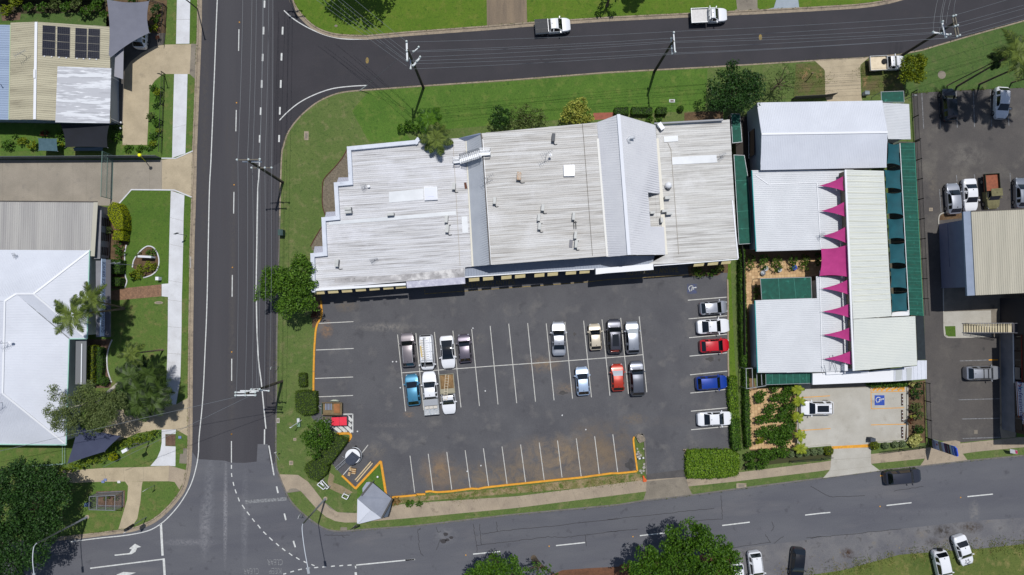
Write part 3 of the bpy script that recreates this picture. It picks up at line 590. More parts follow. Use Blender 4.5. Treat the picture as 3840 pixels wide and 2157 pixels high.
# covers and pits set in the ground
for t, x, y, sx, sy, m, lb in (('01', 940, 1230, 40, 80, CONC_F, 'tan concrete pit cover on the corner lawn'), ('03', 577, 915, 52, 28, CONC_W, 'white pit cover on the bright verge'), ('31', 803, 430, 36, 38, CONC_F, 'square pit cover on the lower verge'),
    ('31', 836, 217, 26, 24, CONC_F, 'small square pit cover on the lower verge'), ('31', 685, 47, 26, 44, CONC_L, 'framed pit cover by the kerb'), ('31', 1278, 1028, 60, 32, CONC_D, 'stormwater pit lid by the corner kerb'), ('33', 1203, 635, 90, 42, CONC_F, 'double pit lid on the bottom verge'), ('34', 1487, 150, 34, 36, CONC_D, 'grey pit lid in the right car park'), ('14', 1082, 642, 32, 30, CONC_F, 'square drain grate in the right car park'),
    ('20', 1440, 230, 80, 26, CONC_F, 'oval stone ring on the left lawn'), ('10', 1722, 1120, 16, 104, CONC_W, 'white kerb lid by the left footpath'), ('01', 1208, 238, 30, 22, CONC_D, 'small round lid on the top lawn')):
    c = W(t, x, y); mb = MB(); z = .14
    if 'oval' in lb or 'round' in lb: mb.prism([c+Vector((sx/2*MPP*math.cos(a), sy/2*MPP*math.sin(a), 0)) for a in np.linspace(0, 6.28, 14, endpoint=False)], .1, z)
    else: mb.prism([c+Vector((a*sx/2*MPP, b*sy/2*MPP, 0)) for a, b in ((-1, -1), (1, -1), (1, 1), (-1, 1))], .1, z if 'car park' not in lb else Z(4))
    root = mb.build('pit_cover', m, label=lb, cat='pit cover')
    mb = MB(); mb.prism([c+Vector((a*sx/3.4*MPP, b*sy/3.4*MPP, 0)) for a, b in ((-1, -1), (1, -1), (1, 1), (-1, 1))], z-.01, z+.012); mb.build('lid', CONC_D, root)
c = W('04', 1180, 680); mb = MB(); mb.lathe((c.x, c.y, .1), [(.55, 0), (.55, .04), (.4, .05)], 20); mb.build('manhole_cover', CONC_D, label='round concrete manhole cover on the right lawn', cat='manhole')

# ------------------------------------------------------------------ building materials
def streaky(name, a, b, c, rot, st=(.12, 3.0, 1), l=(.5, .75)):
    return M(name, a, b, scale=1.0, lo=.36, hi=.7, rough=.55, stretch=st, rot=rot, spec=.35, grain=.05, gscale=6, layers=((c, 1.6, l[0], l[1], True), ((min(a[0]+8, 235), min(a[1]+8, 235), min(a[2]+10, 238)), .16, .55, .75, False)))
A4 = math.radians(-4)
R_WEST = streaky('roof_west_white', (204, 205, 209), (180, 179, 178), (138, 136, 136), A4, l=(.52, .72))
R_MID = streaky('roof_mid_dirty', (200, 200, 199), (176, 173, 168), (142, 138, 132), A4, l=(.48, .72))
R_EAST = streaky('roof_east_dirty', (203, 203, 201), (179, 177, 172), (145, 142, 138), A4, l=(.48, .72))
R_GABLE = M('roof_gable_white', (212, 213, 217), (204, 205, 210), scale=.4, rough=.5, grain=.03)
R_MANS = M('roof_mansard_grey', (186, 191, 198), (176, 181, 189), scale=.5, rough=.5, grain=.04)
R_LEDGE = M('roof_ledge_grey', (176, 174, 174), (140, 138, 138), scale=.9, rough=.8, grain=.1, layers=(((206, 204, 202), .7, .5, .62, False), ((110, 108, 106), 1.6, .6, .72, False)), stretch=(.6, 1.4, 1))
R_SHED = M('roof_shed_steel', (142, 146, 154), (132, 136, 144), scale=.5, rough=.5, grain=.05)
R_WHITE = M('roof_white', (206, 210, 219), (198, 202, 211), scale=.3, rough=.5, grain=.02)
R_CREAM = M('roof_translucent', (206, 209, 202), (199, 203, 198), scale=.3, rough=.5, grain=.02)
R_PALE = M('roof_pale_grey', (202, 205, 209), (194, 197, 201), scale=.4, rough=.5, grain=.03)
R_TAN = M('roof_tan_old', (180, 174, 150), (160, 154, 132), scale=.6, rough=.7, grain=.1, stretch=(.15, 2, 1), layers=(((126, 118, 100), 1.2, .58, .8, True),))
R_TAN2 = M('roof_tan_two_storey', (178, 173, 157), (164, 160, 145), scale=.5, rough=.7, grain=.08, stretch=(2, .15, 1))
R_BLUE = M('roof_blue_grey', (148, 164, 186), (136, 152, 176), scale=.5, rough=.55, grain=.05, stretch=(.15, 2, 1))
R_GREYS = M('roof_grey_ribbed', (168, 166, 162), (150, 148, 146), scale=.5, rough=.6, grain=.06, stretch=(2, .12, 1), layers=(((140, 138, 138), .4, .52, .8, True),))
R_PATCH = M('roof_flaking_white', (206, 209, 214), (158, 160, 166), scale=1.0, lo=.47, hi=.55, rough=.6, stretch=(.22, 2.2, 1), rot=0, layers=(((172, 174, 180), .6, .5, .54, True), ((226, 228, 232), 1.2, .6, .66, True)))
R_LITE = M('roof_lite_sheet', (204, 208, 212), (192, 196, 200), scale=.6, rough=.4)
WHITE = M('white_metal', (222, 224, 228), rough=.5)
WHITE_B = M('parapet_white', (206, 211, 221), (192, 198, 209), scale=1.2, rough=.6, grain=.05, layers=(((150, 156, 168), 1.5, .6, .8, False),))
CREAM = M('cream_panel', (236, 218, 164), (228, 208, 152), scale=1, rough=.6)
WALL_C = M('wall_cream', (196, 186, 164), (180, 170, 150), scale=1, rough=.85)
WALL_W = M('wall_white', (206, 207, 208), (196, 197, 198), scale=1, rough=.85)
WALL_G = M('wall_grey', (132, 132, 138), (120, 120, 126), scale=1, rough=.85)
WALL_L = M('wall_lavender', (146, 148, 172), (138, 140, 164), scale=1, rough=.85)
STEEL = M('galvanised_steel', (156, 160, 166), (138, 142, 148), scale=4, rough=.45, metal=.5)
GUTTER = M('gutter_dark', (84, 78, 72), (60, 54, 48), scale=2, rough=.6)
GLASS = M('window_glass', (14, 18, 26), rough=.06, spec=.8)
GLASS_B = M('window_glass_blue', (24, 40, 66), rough=.06, spec=.8)
AC = M('air_conditioner_casing', (186, 188, 186), (170, 172, 170), scale=2, rough=.5)
AC_D = M('air_conditioner_dark', (70, 72, 74), rough=.6)  # dark grey of grilles, pipes and vent mouths
RUST = M('rusty_casing', (176, 140, 104), (190, 186, 178), scale=5, rough=.7)
PINK = M('sail_pink', (178, 50, 122), (164, 42, 112), scale=1, rough=.8, grain=.04)
TEAL = M('sail_teal', (16, 82, 92), (13, 72, 82), scale=1, rough=.8, grain=.06)
GREEN = M('shade_cloth_green', (12, 84, 70), (9, 70, 58), scale=2, rough=.8, grain=.12, layers=(((44, 122, 104), 1.6, .62, .74, False),))
SAILG = M('sail_grey', (112, 114, 126), (106, 108, 120), scale=1, rough=.8, grain=.05)
SAILN = M('sail_navy', (62, 68, 92), (56, 62, 86), scale=1, rough=.8, grain=.05)
SAILK = M('sail_black', (22, 26, 36), (18, 22, 30), scale=1, rough=.85, grain=.1)
PANELBLUE = M('solar_cell', (18, 20, 30), (24, 26, 38), scale=8, rough=.15, spec=.7)
SIGNBLUE = M('sign_navy', (28, 44, 104), rough=.6)
MARBLE = M('grey_canopy', (188, 188, 200), (164, 164, 180), scale=1.4, rough=.7, grain=.06, layers=(((206, 206, 214), 2.2, .55, .7, False),))

def plane_of(pts):
    a = np.array([[p.x, p.y, 1] for p in pts]); z = np.array([p.z for p in pts]); k, *_ = np.linalg.lstsq(a, z, rcond=None); return k
def ribs_on(parent, pts, dspec, spacing, mat, w=.07, h=.035, name='roof_rib'):
    k = plane_of(pts); a, b = PL(dspec, pts[0].z); dv = Vector((b.x-a.x, b.y-a.y, 0)).normalized(); nv = Vector((-dv.y, dv.x, 0))
    us = [p.x*nv.x+p.y*nv.y for p in pts]; n = len(pts); mb = MB(); u = min(us)+spacing*.5
    def P3(s, uu, dz): x = dv.x*s+nv.x*uu; y = dv.y*s+nv.y*uu; return (x, y, k[0]*x+k[1]*y+k[2]+dz)
    while u < max(us):
        xs = []
        for i in range(n):
            p, q = pts[i], pts[(i+1) % n]; u0 = p.x*nv.x+p.y*nv.y; u1 = q.x*nv.x+q.y*nv.y
            if (u0 > u) != (u1 > u):
                t = (u-u0)/(u1-u0); xs.append((p.x+(q.x-p.x)*t)*dv.x+(p.y+(q.y-p.y)*t)*dv.y)
        xs.sort()
        for s0, s1 in zip(xs[::2], xs[1::2]):
            if s1-s0 < .1: continue
            vs = [P3(s, u+o*w, dz) for s in (s0+.02, s1-.02) for o, dz in ((-.6, .002), (-.25, h), (.25, h), (.6, .002))]
            mb.add(vs, [(0, 1, 5, 4), (1, 2, 6, 5), (2, 3, 7, 6), (0, 3, 2, 1), (4, 5, 6, 7)])
        u += spacing
    if mb.v:
        o = mb.build(name, mat, parent); o['kind'] = 'stuff'; return o
def roof(parent, spec, z, mat, ribs=None, spacing=.25, name='roof', th=.08, ribmat=None, h=.035, w=.07):
    pts = PL(spec, z); mb = MB(); mb.prism(pts, down=th); o = mb.build(name, mat, parent)
    if ribs: ribs_on(o, pts, ribs, spacing, ribmat or mat, w, h)
    return o
def walls(parent, spec, z, mat, inset=.3, top=.1, name='wall', base=.1):
    pts = PL(spec, z); c = mid(pts); q = []
    for i, p in enumerate(pts):
        a = (p-pts[i-1]); b = (pts[(i+1) % len(pts)]-p); a.z = b.z = 0; a.normalize(); b.normalize()
        na = Vector((-a.y, a.x, 0)); nb = Vector((-b.y, b.x, 0)); area = sum(pts[k].x*pts[(k+1) % len(pts)].y-pts[(k+1) % len(pts)].x*pts[k].y for k in range(len(pts)))
        s = 1 if area > 0 else -1
        bis = (na+nb); bis = bis/max(.35, bis.length_squared/2)*1.0 if bis.length > .1 else na
        q.append(p+bis*s*inset-Vector((0, 0, top)))
    mb = MB(); mb.wall(q, base); return mb.build(name, mat, parent)
def cap(parent, spec, z, w, mat, name='ridge_cap', h=.05):
    pts = PL(spec, z); mb = MB()
    for a, b in zip(pts[:-1], pts[1:]): mb.beam(a+Vector((0, 0, h*.5)), b+Vector((0, 0, h*.5)), w, h)
    return mb.build(name, mat, parent)
def flat_box(name, spec, z, th, mat, parent):
    mb = MB(); mb.prism(PL(spec, z), down=th); return mb.build(name, mat, parent)
def wallstrip(parent, spec, z, w, mat, name, z0=.1):
    pts = PL(spec, z); mb = MB()
    for i, (a, b) in enumerate(zip(pts[:-1], pts[1:])):
        t = (b-a); t.z = 0; t.normalize(); n = Vector((-t.y, t.x, 0))*w/2; a2 = a-t*w*.499; b2 = b+t*w*.499
        mb.prism([a2+n, b2+n, b2-n, a2-n], z0, a.z+(.004 if i % 2 else 0))
    return mb.build(name, mat, parent)

# ------------------------------------------------------------------ the shop building in the middle
shop = thing('shop_building', 'large white shop building with weathered ribbed roofs behind the car park', 'building', W('12', 500, 700))
EW_ = '12 0 700 1000 637'
WR = '11 1345 92/12 115 12/02 480 1250 548 1274/12 556 10 612 1155 540 1165 536 1256 96 1282/11 1008 1364 1000 1065 1108 1045 1100 740 1218 722 1208 425 1338 405'
roof(shop, WR, 4.8, R_WEST, EW_, .25, h=.024)
roof(shop, '11 1192 1266 1900 1222/12 532 1168 536 1252 96 1278/11 1192 1306', 4.83, R_LEDGE, name='roof_ledge')
walls(shop, WR, 4.7, WALL_C, .9)
roof(shop, '12 250 700 470 690', 4.8, R_WEST) if False else None
roof(shop, '02 684 1206 1732 1108/12 1742 0 1830 1062 770 1142 695 0', 7.2, R_MID, EW_, .25, h=.024)
walls(shop, '02 684 1206 1732 1108/12 1742 0 1830 1062 770 1142 695 0', 7.1, WALL_C, .5)
roof(shop, '02 548 1274 682 1210/12 692 0 766 1142 612 1156 556 10', [4.9, 7.15, 7.15, 7.15, 4.9, 4.9], R_MANS, '12 560 250 700 205', .28, name='mansard_roof')
flat_box('gable_end', '02 480 1250 680 1202 682 1214 548 1276', [4.9, 7.25, 7.2, 4.95], .05, M('gable_slate', (150, 162, 186)), shop)
cap(shop, '02 684 1208/12 694 0 768 1140', 7.26, .16, GUTTER, 'gutter')
cap(shop, '12 700 5 776 1140', 7.3, .07, STEEL, 'handrail')
cap(shop, '12 556 10 612 1155', 4.95, .34, M('flashing_cream', (212, 208, 194)), 'flashing', .03)
cap(shop, '02 1600 1122/12 1612 0 1692 1060', 7.2, .05, GUTTER, 'roof_seam', .05)
cap(shop, '12 430 0 470 710 495 1150', 4.82, .05, M('seam_grey', (164, 158, 148)), 'roof_seam', .045)
flat_box('roof_patch', '12 470 712 500 708', 4.85, .02, R_LITE, shop) if False else None
roof(shop, '02 1732 1108/03 95 1034/13 190 1052/12 1830 1070', [7.2, 9.0, 9.0, 7.2], R_GABLE, '13 0 500 140 508', .3, name='gable_roof', h=.03)
roof(shop, '03 95 1034 430 1132/13 470 496 362 490 386 796 506 796 520 1050 190 1052', [9.0, 5.0, 5.0, 6.35, 6.45, 5.0, 5.0, 9.0], R_GABLE, '13 150 250 440 268', .3, name='gable_roof', h=.03)
cap(shop, '03 95 1034/13 190 1052', 9.03, .4, M('ridge_white', (216, 219, 226)), 'ridge_cap', .05)
cap(shop, '12 1742 0 1830 1066', 7.23, .35, M('valley_white', (220, 219, 214)), 'flashing', .03)
walls(shop, '02 1732 1108/03 95 1034 430 1132/13 520 1050 190 1052/12 1830 1070', [6.9, 8.6, 4.9, 4.9, 8.6, 6.9], WALL_W, .7)
ER = '03 432 1134 1100 1082/13 1174 1080 745 1120 350 1142 520 1052 505 796 386 796 362 490 470 496'
roof(shop, ER, 4.75, R_EAST, '13 600 500 1050 485', .27, h=.024)
walls(shop, '03 432 1134 1100 1082/13 1174 1080 745 1118 350 1140 520 1050', 4.65, WALL_C, .8)
cap(shop, '13 440 0 522 1050', 4.8, .5, M('flashing_east', (218, 214, 202)), 'flashing', .03)
cap(shop, '03 540 1290/13 570 100 640 1045', 4.79, .05, MATS['seam_grey'], 'roof_seam', .05)
cap(shop, '03 415 1122 1035 1088', 5.0, .2, M('parapet_ash', (150, 152, 156)), 'parapet', .3)
cap(shop, '13 1122 560 1174 1084', 4.7, .16, WHITE, 'gutter', .14)
SL = '12 540 1166 770 1136 1830 1058/13 420 1060 400 1142 0 1172/12 1705 1180 535 1252'
roof(shop, SL, 4.3, M('roof_front_steel', (142, 150, 164)), '12 1000 1120 1005 1240', .35, name='front_roof')
walls(shop, '12 540 1140 1830 1050/13 400 1080/13 400 1090 0 1120/12 535 1210', 4.1, WALL_C, .4, name='shop_front')
cap(shop, '12 534 1254 1130 1212 1706 1180', 4.34, .12, WHITE, 'fascia', .12)
cap(shop, '11 1000 1368 1838 1316', 4.8, .3, WHITE, 'fascia', .2)
cap(shop, '13 412 1150 745 1126 1172 1090', 4.7, .12, WHITE, 'fascia', .2)
wallstrip(shop, '12 112 10/11 1929 30 1322 88 1338 400 1204 413 1221 716 1092 729 1106 1043 992 1054 998 1372', 5.25, .5, WHITE_B, 'parapet')
for sp in ('11 1228 352 1326 350 1330 396 1212 400', '11 1116 664 1212 658 1218 710 1106 714', '11 1012 976 1104 972 1110 1036 1002 1040'):
    roof(shop, sp, 3.4, M('hood_steel', (166, 168, 180)), '11 1250 390 1262 352', .2, name='window_hood')
flat_box('canopy', '12 8 1292 538 1252 542 1312 14 1352', 4.85, .7, MARBLE, shop)
flat_box('canopy', '12 1722 1174 1929 1158/13 408 1130 412 1186 0 1216/12 1722 1228', 5.1, .75, WHITE, shop)
FL = '11 1005 1372 1097 1368/11 1130 1364 1222 1358/11 1255 1356 1347 1350/11 1380 1346 1472 1340/11 1505 1338 1597 1330/11 1630 1329 1722 1322/11 1743 1320 1836 1313/12 575 1268 668 1260/12 702 1259 795 1251/12 868 1248 960 1240/12 992 1238 1085 1230/12 1168 1228 1258 1221/12 1287 1218 1380 1211/12 1452 1206 1545 1199/12 1577 1196 1668 1189/13 780 1120 872 1113/13 907 1110 1000 1103/13 1030 1100 1115 1093'
for q in FL.split('/'):
    t = q.split()[0]; zt = 4.66 if t in ('11', '13') else 4.24
    a, b = PL(q, zt); dn = Vector((0, -.42, -.42)); o_ = Vector((0, -.10 if t in ('11', '13') else .06, .02))
    mb = MB(); mb.prism([a+o_+dn, b+o_+dn, b+o_, a+o_], down=.06); mb.build('awning_panel', CREAM, shop)
for i in range(9):
    x = 640+i*125; p = W('12', x, 1205-(x-640)*.075, 4.1); mb = MB(); mb.box((p.x, p.y+.12, .5), 1.7, .06, 2.2, math.radians(4)); mb.build('window', GLASS, shop)
for sp, z in (('11 1684 482/12 165 452 165 552/11 1684 580', 4.86), ('13 578 168 982 146 988 216 578 236', 4.83), ('03 504 1236 632 1226 634 1278 508 1286', 4.83), ('12 508 705 560 702 570 852 516 855', 4.86), ('11 1140 752/12 455 655 460 690/11 1140 782', 4.85)):
    roof(shop, sp, z, R_LITE, name='skylight_sheet', th=.04)
for sp, z in (('12 1430 238 1530 235 1532 338 1434 340', 7.55), ('12 168 436 288 432 292 552 174 558', 5.15)):
    pts = PL(sp, z); t_ = thing('roof_hatch', 'square white skylight dome on the %s roof' % ('centre' if z > 7 else 'west wing'), 'skylight', mid(pts)-Vector((0, 0, .3)))
    mb = MB(); mb.prism(pts, down=.33); mb.build('upstand', WHITE, t_)
    c = mid(pts); mb = MB(); mb.prism([c.lerp(p, .9)+Vector((0, 0, .03)) for p in pts], down=.03); mb.build('dome', M('dome_acrylic', (206, 210, 228), rough=.25), t_)
    mb = MB(); mb.prism([c.lerp(p, .5)+Vector((0, 0, .06)) for p in pts], down=.03); mb.build('dome_crown', MATS['dome_acrylic'], t_)
def ac_unit(t, x, y, w, l, z, label, rz=-.08, mat=None, h=.75, pipe=1):
    c = W(t, x, y, z+h); c.z = z; w *= MPP*.92; l *= MPP*.92
    o = thing('air_conditioner', label, 'air conditioner', c, rz, 'air conditioners on the shop roof')
    mb = MB(); mb.box((0, 0, .12), w, l, h-.12); mb.build('casing', mat or AC, o, local=True)
    mb = MB(); mb.box((w/2+.01, 0, .2), .02, l*.8, h-.3); mb.build('fan_grille', AC_D, o, local=True)
    for sx in (-1, 1):
        mb = MB(); mb.box((0, sx*l*.36, 0), w*1.1, .08, .12); mb.build('rail', STEEL, o, local=True)
    if pipe:
        mb = MB(); mb.tube([(w*.3, -l/2, .3), (w*.45, -l/2-.22, .2), (w*.8, -l/2-.28, .08), (w*1.5, -l/2-.2, .06)], .05, 6); mb.build('pipe', AC_D, o, local=True)
    return o
for a in ((('12', 438, 428, 28, 62, 4.8), 'grey air conditioner beside a rusty roof opening on the west roof'), (('12', 370, 726, 28, 66, 4.8), 'upper of two air conditioners end to end on the west roof'), (('12', 378, 812, 30, 72, 4.8), 'lower of two air conditioners end to end on the west roof'),
    (('12', 807, 558, 26, 62, 7.2), 'small air conditioner near the west gutter of the centre roof'), (('12', 1244, 622, 28, 58, 7.2), 'lone air conditioner in the middle of the centre roof'), (('12', 1208, 712, 26, 62, 7.2), 'upper of two air conditioners in a column in mid roof'), (('12', 1214, 790, 26, 62, 7.2), 'lower of two air conditioners in a column in mid roof'),
    (('12', 1523, 700, 24, 66, 7.2), 'air conditioner with two long pipes near the east roof seam'), (('12', 1540, 872, 25, 62, 7.2), 'air conditioner above another near the east roof seam'), (('12', 1546, 952, 25, 66, 7.2), 'air conditioner beside a flat grey plate near the roof seam'),
    (('11', 1210, 1125, 32, 66, 4.8), 'lone air conditioner on the south west of the roof')):
    ac_unit(*a[0], a[1])
ac_unit('12', 1028, 335, 38, 72, 7.2, 'air conditioner with a rusty top on the centre roof', mat=RUST)
ac_unit('02', 1340, 1240, 28, 70, 7.2, 'dark grey air conditioner near the north edge of the centre roof', mat=M('casing_dark', (92, 94, 98)))
for a in ((('11', 1310, 632, 62, 26, 4.8), 'upper of two wide air conditioners near the west parapet'), (('11', 1315, 662, 60, 24, 4.8), 'lower of two wide air conditioners near the west parapet'), (('11', 1697, 682, 62, 26, 4.8), 'wide air conditioner above the pale roof strip'),
    (('13', 541, 532, 50, 28, 4.75), 'wide air conditioner beside a white vent on the east roof'), (('13', 404, 668, 44, 22, 4.75), 'air conditioner in the roof notch beside the gable'), (('13', 516, 652, 52, 24, 4.75), 'rear one of two close air conditioners on the east roof'), (('13', 556, 674, 54, 26, 4.75), 'front one of two close air conditioners on the east roof'), (('13', 488, 735, 24, 46, 4.75), 'narrow air conditioner south of the close pair on the east roof')):
    ac_unit(*a[0], a[1], rz=.07, pipe=0)
# roof fittings
c = W('12', 1497, 950, 7.2); mb = MB(); mb.box((c.x, c.y, 7.24), .4, .95, .08, -.08); mb.build('roof_plate', WALL_G, shop)
for dx in (0, 18):
    p = PL('12 %d 745 %d 815' % (1522+dx, 1526+dx), 7.35); mb = MB(); mb.tube(p, .05, 6); mb.build('roof_pipe', AC_D, shop)
mb = MB(); mb.prism(PL('12 530 398 552 396 562 452 538 455', 4.86), down=.03); mb.build('roof_opening', M('rust_hole', (92, 56, 40)), shop)
v = thing('roof_ventilator', 'curved white flue bent over on the gable roof', 'roof vent', W('03', 205, 1270, 7.6))
mb = MB(); mb.tube(PL('03 210 1310 186 1285 180 1262 195 1246 240 1242', [7.3, 8.2, 8.4, 8.4, 8.2]), .2, 10); mb.build('flue', M('flue_steel', (190, 194, 200), rough=.4), v, smooth=True)
v = thing('roof_ventilator', 'white cowl with dark mouth on the east roof', 'roof vent', W('13', 540, 430, 4.75))
mb = MB(); c = W('13', 540, 428, 4.75); mb.lathe(c, [(.42, 0), (.42, .5), (.3, .75), (.05, .85)], 14); mb.build('cowl', WHITE, v, smooth=True)
mb = MB(); mb.lathe(W('13', 543, 440, 4.78), [(.36, .0), (.36, .42), (.1, .44)], 12); mb.build('mouth', AC_D, v)
v = thing('roof_ventilator', 'tilted white hood at the north edge of the east roof', 'roof vent', W('03', 472, 1155, 4.75))
mb = MB(); mb.box(W('03', 472, 1150, 4.85), .55, .95, .55, .6); mb.build('hood', WHITE, v); mb = MB(); mb.box(W('03', 478, 1168, 4.8), .5, .4, .5, .6); mb.build('mouth', AC_D, v)
def antenna(t, x, y, z, label, L=1.5, h=2.2, rz=.5, dish=False):
    c = W(t, x, y, z); o = thing('antenna', label, 'antenna', c, rz)
    mb = MB(); mb.tube([(0, 0, 0), (0, 0, h)], .03, 6); mb.build('mast', STEEL, o, local=True)
    mb = MB(); mb.tube([(-L/2, 0, h*.95), (L/2, 0, h*.95)], .022, 5)
    for i in range(7): q = -L/2+L*i/6; mb.tube([(q, -.4+.03*i, h*.95), (q, .4-.03*i, h*.95)], .014, 4)
    mb.build('boom', STEEL, o, local=True)
    if dish: mb = MB(); mb.lathe((.5, -.2, h*.4), [(.02, 0), (.1, .02), (.17, .07), (.18, .08)], 14); mb.build('dish', WHITE, o, local=True)
antenna('02', 1270, 1420, 7.2, 'TV antenna and white panel on the centre roof', dish=True)
antenna('12', 745, 370, 7.2, 'thin TV antenna by the west edge of the centre roof', h=1.4)
antenna('11', 1468, 440, 4.8, 'small antenna with dish on the upper west roof', .6, .8, dish=True)
antenna('11', 1556, 1098, 4.8, 'broken antenna frame lying low on the south west roof', .9, .5)
antenna('13', 1020, 160, 4.75, 'small antenna at the east edge of the shop roof', .8, .9)
antenna('00', 255, 520, 3.9, 'TV antenna on the tan roof west of the ridge', 1.5, 1.6)
antenna('20', 100, 590, 5.6, 'antenna standing near the station ridge', 1.2, 2.4, dish=True)
antenna('20', 30, 1130, 5.6, 'dark whip antenna low on the station roof', 1.1, 2.6)
antenna('10', 150, 1056, 4.0, 'tiny weather vane on the white station roof', .4, .5)
antenna('14', 80, 875, 3.8, 'small antenna between the pink sails', .6, 1.0)
# gantry stair over the mansard
gs = thing('roof_stair', 'galvanised step bridge climbing from the west roof to the centre roof', 'stairs', W('12', 600, 170, 5))
lo_, hi_ = W('12', 500, 192, 5.4), W('12', 672, 138, 7.6)
side = Vector((-.25, 1, 0)).normalized()
for i in range(11):
    p = lo_.lerp(hi_, i/10); mb = MB(); mb.box(p-Vector((0, 0, .03)), .26, 1.0, .04, .25); mb.build('tread', STEEL, gs)
for s_ in (-1, 1):
    mb = MB(); mb.beam(lo_+side*.52*s_, hi_+side*.52*s_, .05, .16); mb.build('stringer', STEEL, gs)
    mb = MB()
    for dz in (.5, .95): mb.beam(lo_+side*.52*s_+Vector((0, 0, dz)), hi_+side*.52*s_+Vector((0, 0, dz)), .045)
    for f in (0, .5, 1): q = lo_.lerp(hi_, f)+side*.52*s_; mb.beam(q, q+Vector((0, 0, .95)), .045)
    mb.build('handrail', STEEL, gs)
for nm, sp, z in (('landing', '12 432 182 492 178 496 218 436 224', 5.35), ('landing', '12 672 102 768 98 770 148 676 156', 7.65)):
    pts = PL(sp, z); mb = MB(); mb.prism(pts, down=.05); mb.build(nm, STEEL, gs)
    mb = MB()
    for e0, e1 in ((0, 1), (3, 2)):
        for dz in (.5, .95): mb.beam(pts[e0]+Vector((0, 0, dz)), pts[e1]+Vector((0, 0, dz)), .05)
    for p in pts: mb.beam(Vector((p.x, p.y, p.z-.55)), p+Vector((0, 0, .95)), .05)
    mb.build('handrail', WHITE, gs)

# ------------------------------------------------------------------ garden building (child care) on the right
hall = thing('white_hall', 'white gable roofed hall at the north of the garden centre', 'building', W('03', 1700, 1150))
roof(hall, '03 1345 928/04 648 910 695 1195/03 1388 1213', [4.4, 4.4, 5.5, 5.5], R_WHITE, '03 1600 950 1610 1200', .22, h=.02)
roof(hall, '03 1388 1213/04 695 1197/14 685 262/13 1380 285', [5.5, 5.5, 4.4, 4.4], R_WHITE, '03 1600 950 1610 1200', .22, h=.02)
roof(hall, '04 652 932 890 942 905 1260 700 1258', [4.1, 3.7, 3.7, 4.1], R_PALE, '04 700 1000 880 1004', .2, h=.03)
cap(hall, '03 1388 1213/04 695 1196', 5.52, .25, WHITE, 'ridge_cap', .05)
gp = PL('03 1352 930 1395 1213/13 1388 283', [4.3, 5.4, 4.3]); mb = MB()
mb.add(gp+[Vector((p.x+.12, p.y, .1)) for p in gp], [(0, 1, 4, 3), (1, 2, 5, 4)]); mb.build('gable_wall', M('wall_gable', (166, 172, 180)), hall)
walls(hall, '03 1345 928/04 648 910/14 685 262/13 1380 285', 4.3, WALL_W, .35)
walls(hall, '04 652 932 890 942 905 1260 700 1258', 3.6, WALL_W, .3)
wp = W('03', 1325, 1285, 2.6); mb = MB(); mb.box((wp.x-.12, wp.y, 1.0), .08, 3.4, 1.9); mb.build('window', GLASS, hall)
mb = MB(); mb.box((wp.x-.16, wp.y, .92), .1, 3.6, .08); mb.build('window_sill', WHITE, hall)
cen = thing('garden_centre_building', 'long white low building with ribbed roofs and pink sails', 'building', W('13', 1700, 600))
roof(cen, '13 1297 287/14 306 282 345 962 338 998/13 1337 1021', 3.8, R_PALE, '13 1400 700 1800 690', .25)
walls(cen, '13 1297 287/14 306 282 338 998/13 1337 1021', 3.7, WALL_W, .5)
cap(cen, '13 1336 332 1450 414 1886 396', 3.84, .1, WHITE, 'ridge_cap', .04); cap(cen, '14 56 402 92 992', 3.84, .1, WHITE, 'ridge_cap', .04)
cap(cen, '13 1299 290 1338 1018', 3.82, .1, M('gutter_teal', (30, 150, 150)), 'gutter', .1)
LR = roof(cen, '14 308 282 662 292/24 732 352 384 378', 5.6, R_CREAM, '14 350 600 680 606', .2, h=.03)
roof(cen, '24 386 381 946 352 963 796 394 846', 5.55, R_CREAM, '24 500 600 900 585', .2, h=.03)
for i in range(24):
    a = W('14', 326+i*3.02, 330+i*52, 5.645); b = W('14', 652+i*3.0, 342+i*50.5, 5.645)
    if i < 23: mb = MB(); mb.beam(a, b, .09, .02); mb.build('roof_lite', M('roof_lite_yellow', (208, 209, 194)), LR)
WALL_SHADE = M('wall_shade_tan', (126, 114, 98), (112, 102, 88), scale=1, rough=.85)  # shade of the unlit west wall is put into this darker tan
cap(cen, '14 310 284/24 384 845', 5.62, .22, WHITE, 'fascia', .16)
walls(cen, '14 308 282 662 292/24 732 352 384 378', 5.5, WALL_SHADE, .12); walls(cen, '24 386 381 946 352 963 796 394 846', 5.45, WALL_SHADE, .12)
roof(cen, '23 1325 210 1890 190/13 1881 1246/14 350 1243/24 388 846 104 858/23 1350 863', 3.75, R_PALE, '23 1500 500 1900 486', .25)
walls(cen, '23 1325 210 1890 190/13 1881 1246/14 350 1243/24 388 846/23 1350 863', 3.65, WALL_W, .5)
cap(cen, '23 1327 212 1351 860', 3.78, .1, MATS['gutter_teal'], 'gutter', .1); cap(cen, '24 82 -60 104 858', 3.8, .1, WHITE, 'ridge_cap', .04)
flat_box('porch_roof', '24 18 870 392 852 530 852 750 826 750 942 18 972', 3.3, .35, WHITE, cen)
roof(cen, '24 752 827 962 801 966 752 1050 752 1050 920 752 942', 3.1, R_WHITE, '24 830 930 826 820', .5, name='porch_roof', th=.2)
for a in ((770, 828, 823, 940), (868, 917, 912, 932)):
    pts = PL('24 %d 822 %d 816 %d 925 %d 934' % (a[0], a[1], a[2], a[0]), 3.14); mb = MB(); mb.prism(pts, down=.03); mb.build('roof_lite', M('roof_lite_grey', (176, 180, 180)), cen)
flat_box('box_gutter', '24 138 858 526 846 528 862 144 882', 3.6, .3, WHITE, cen)
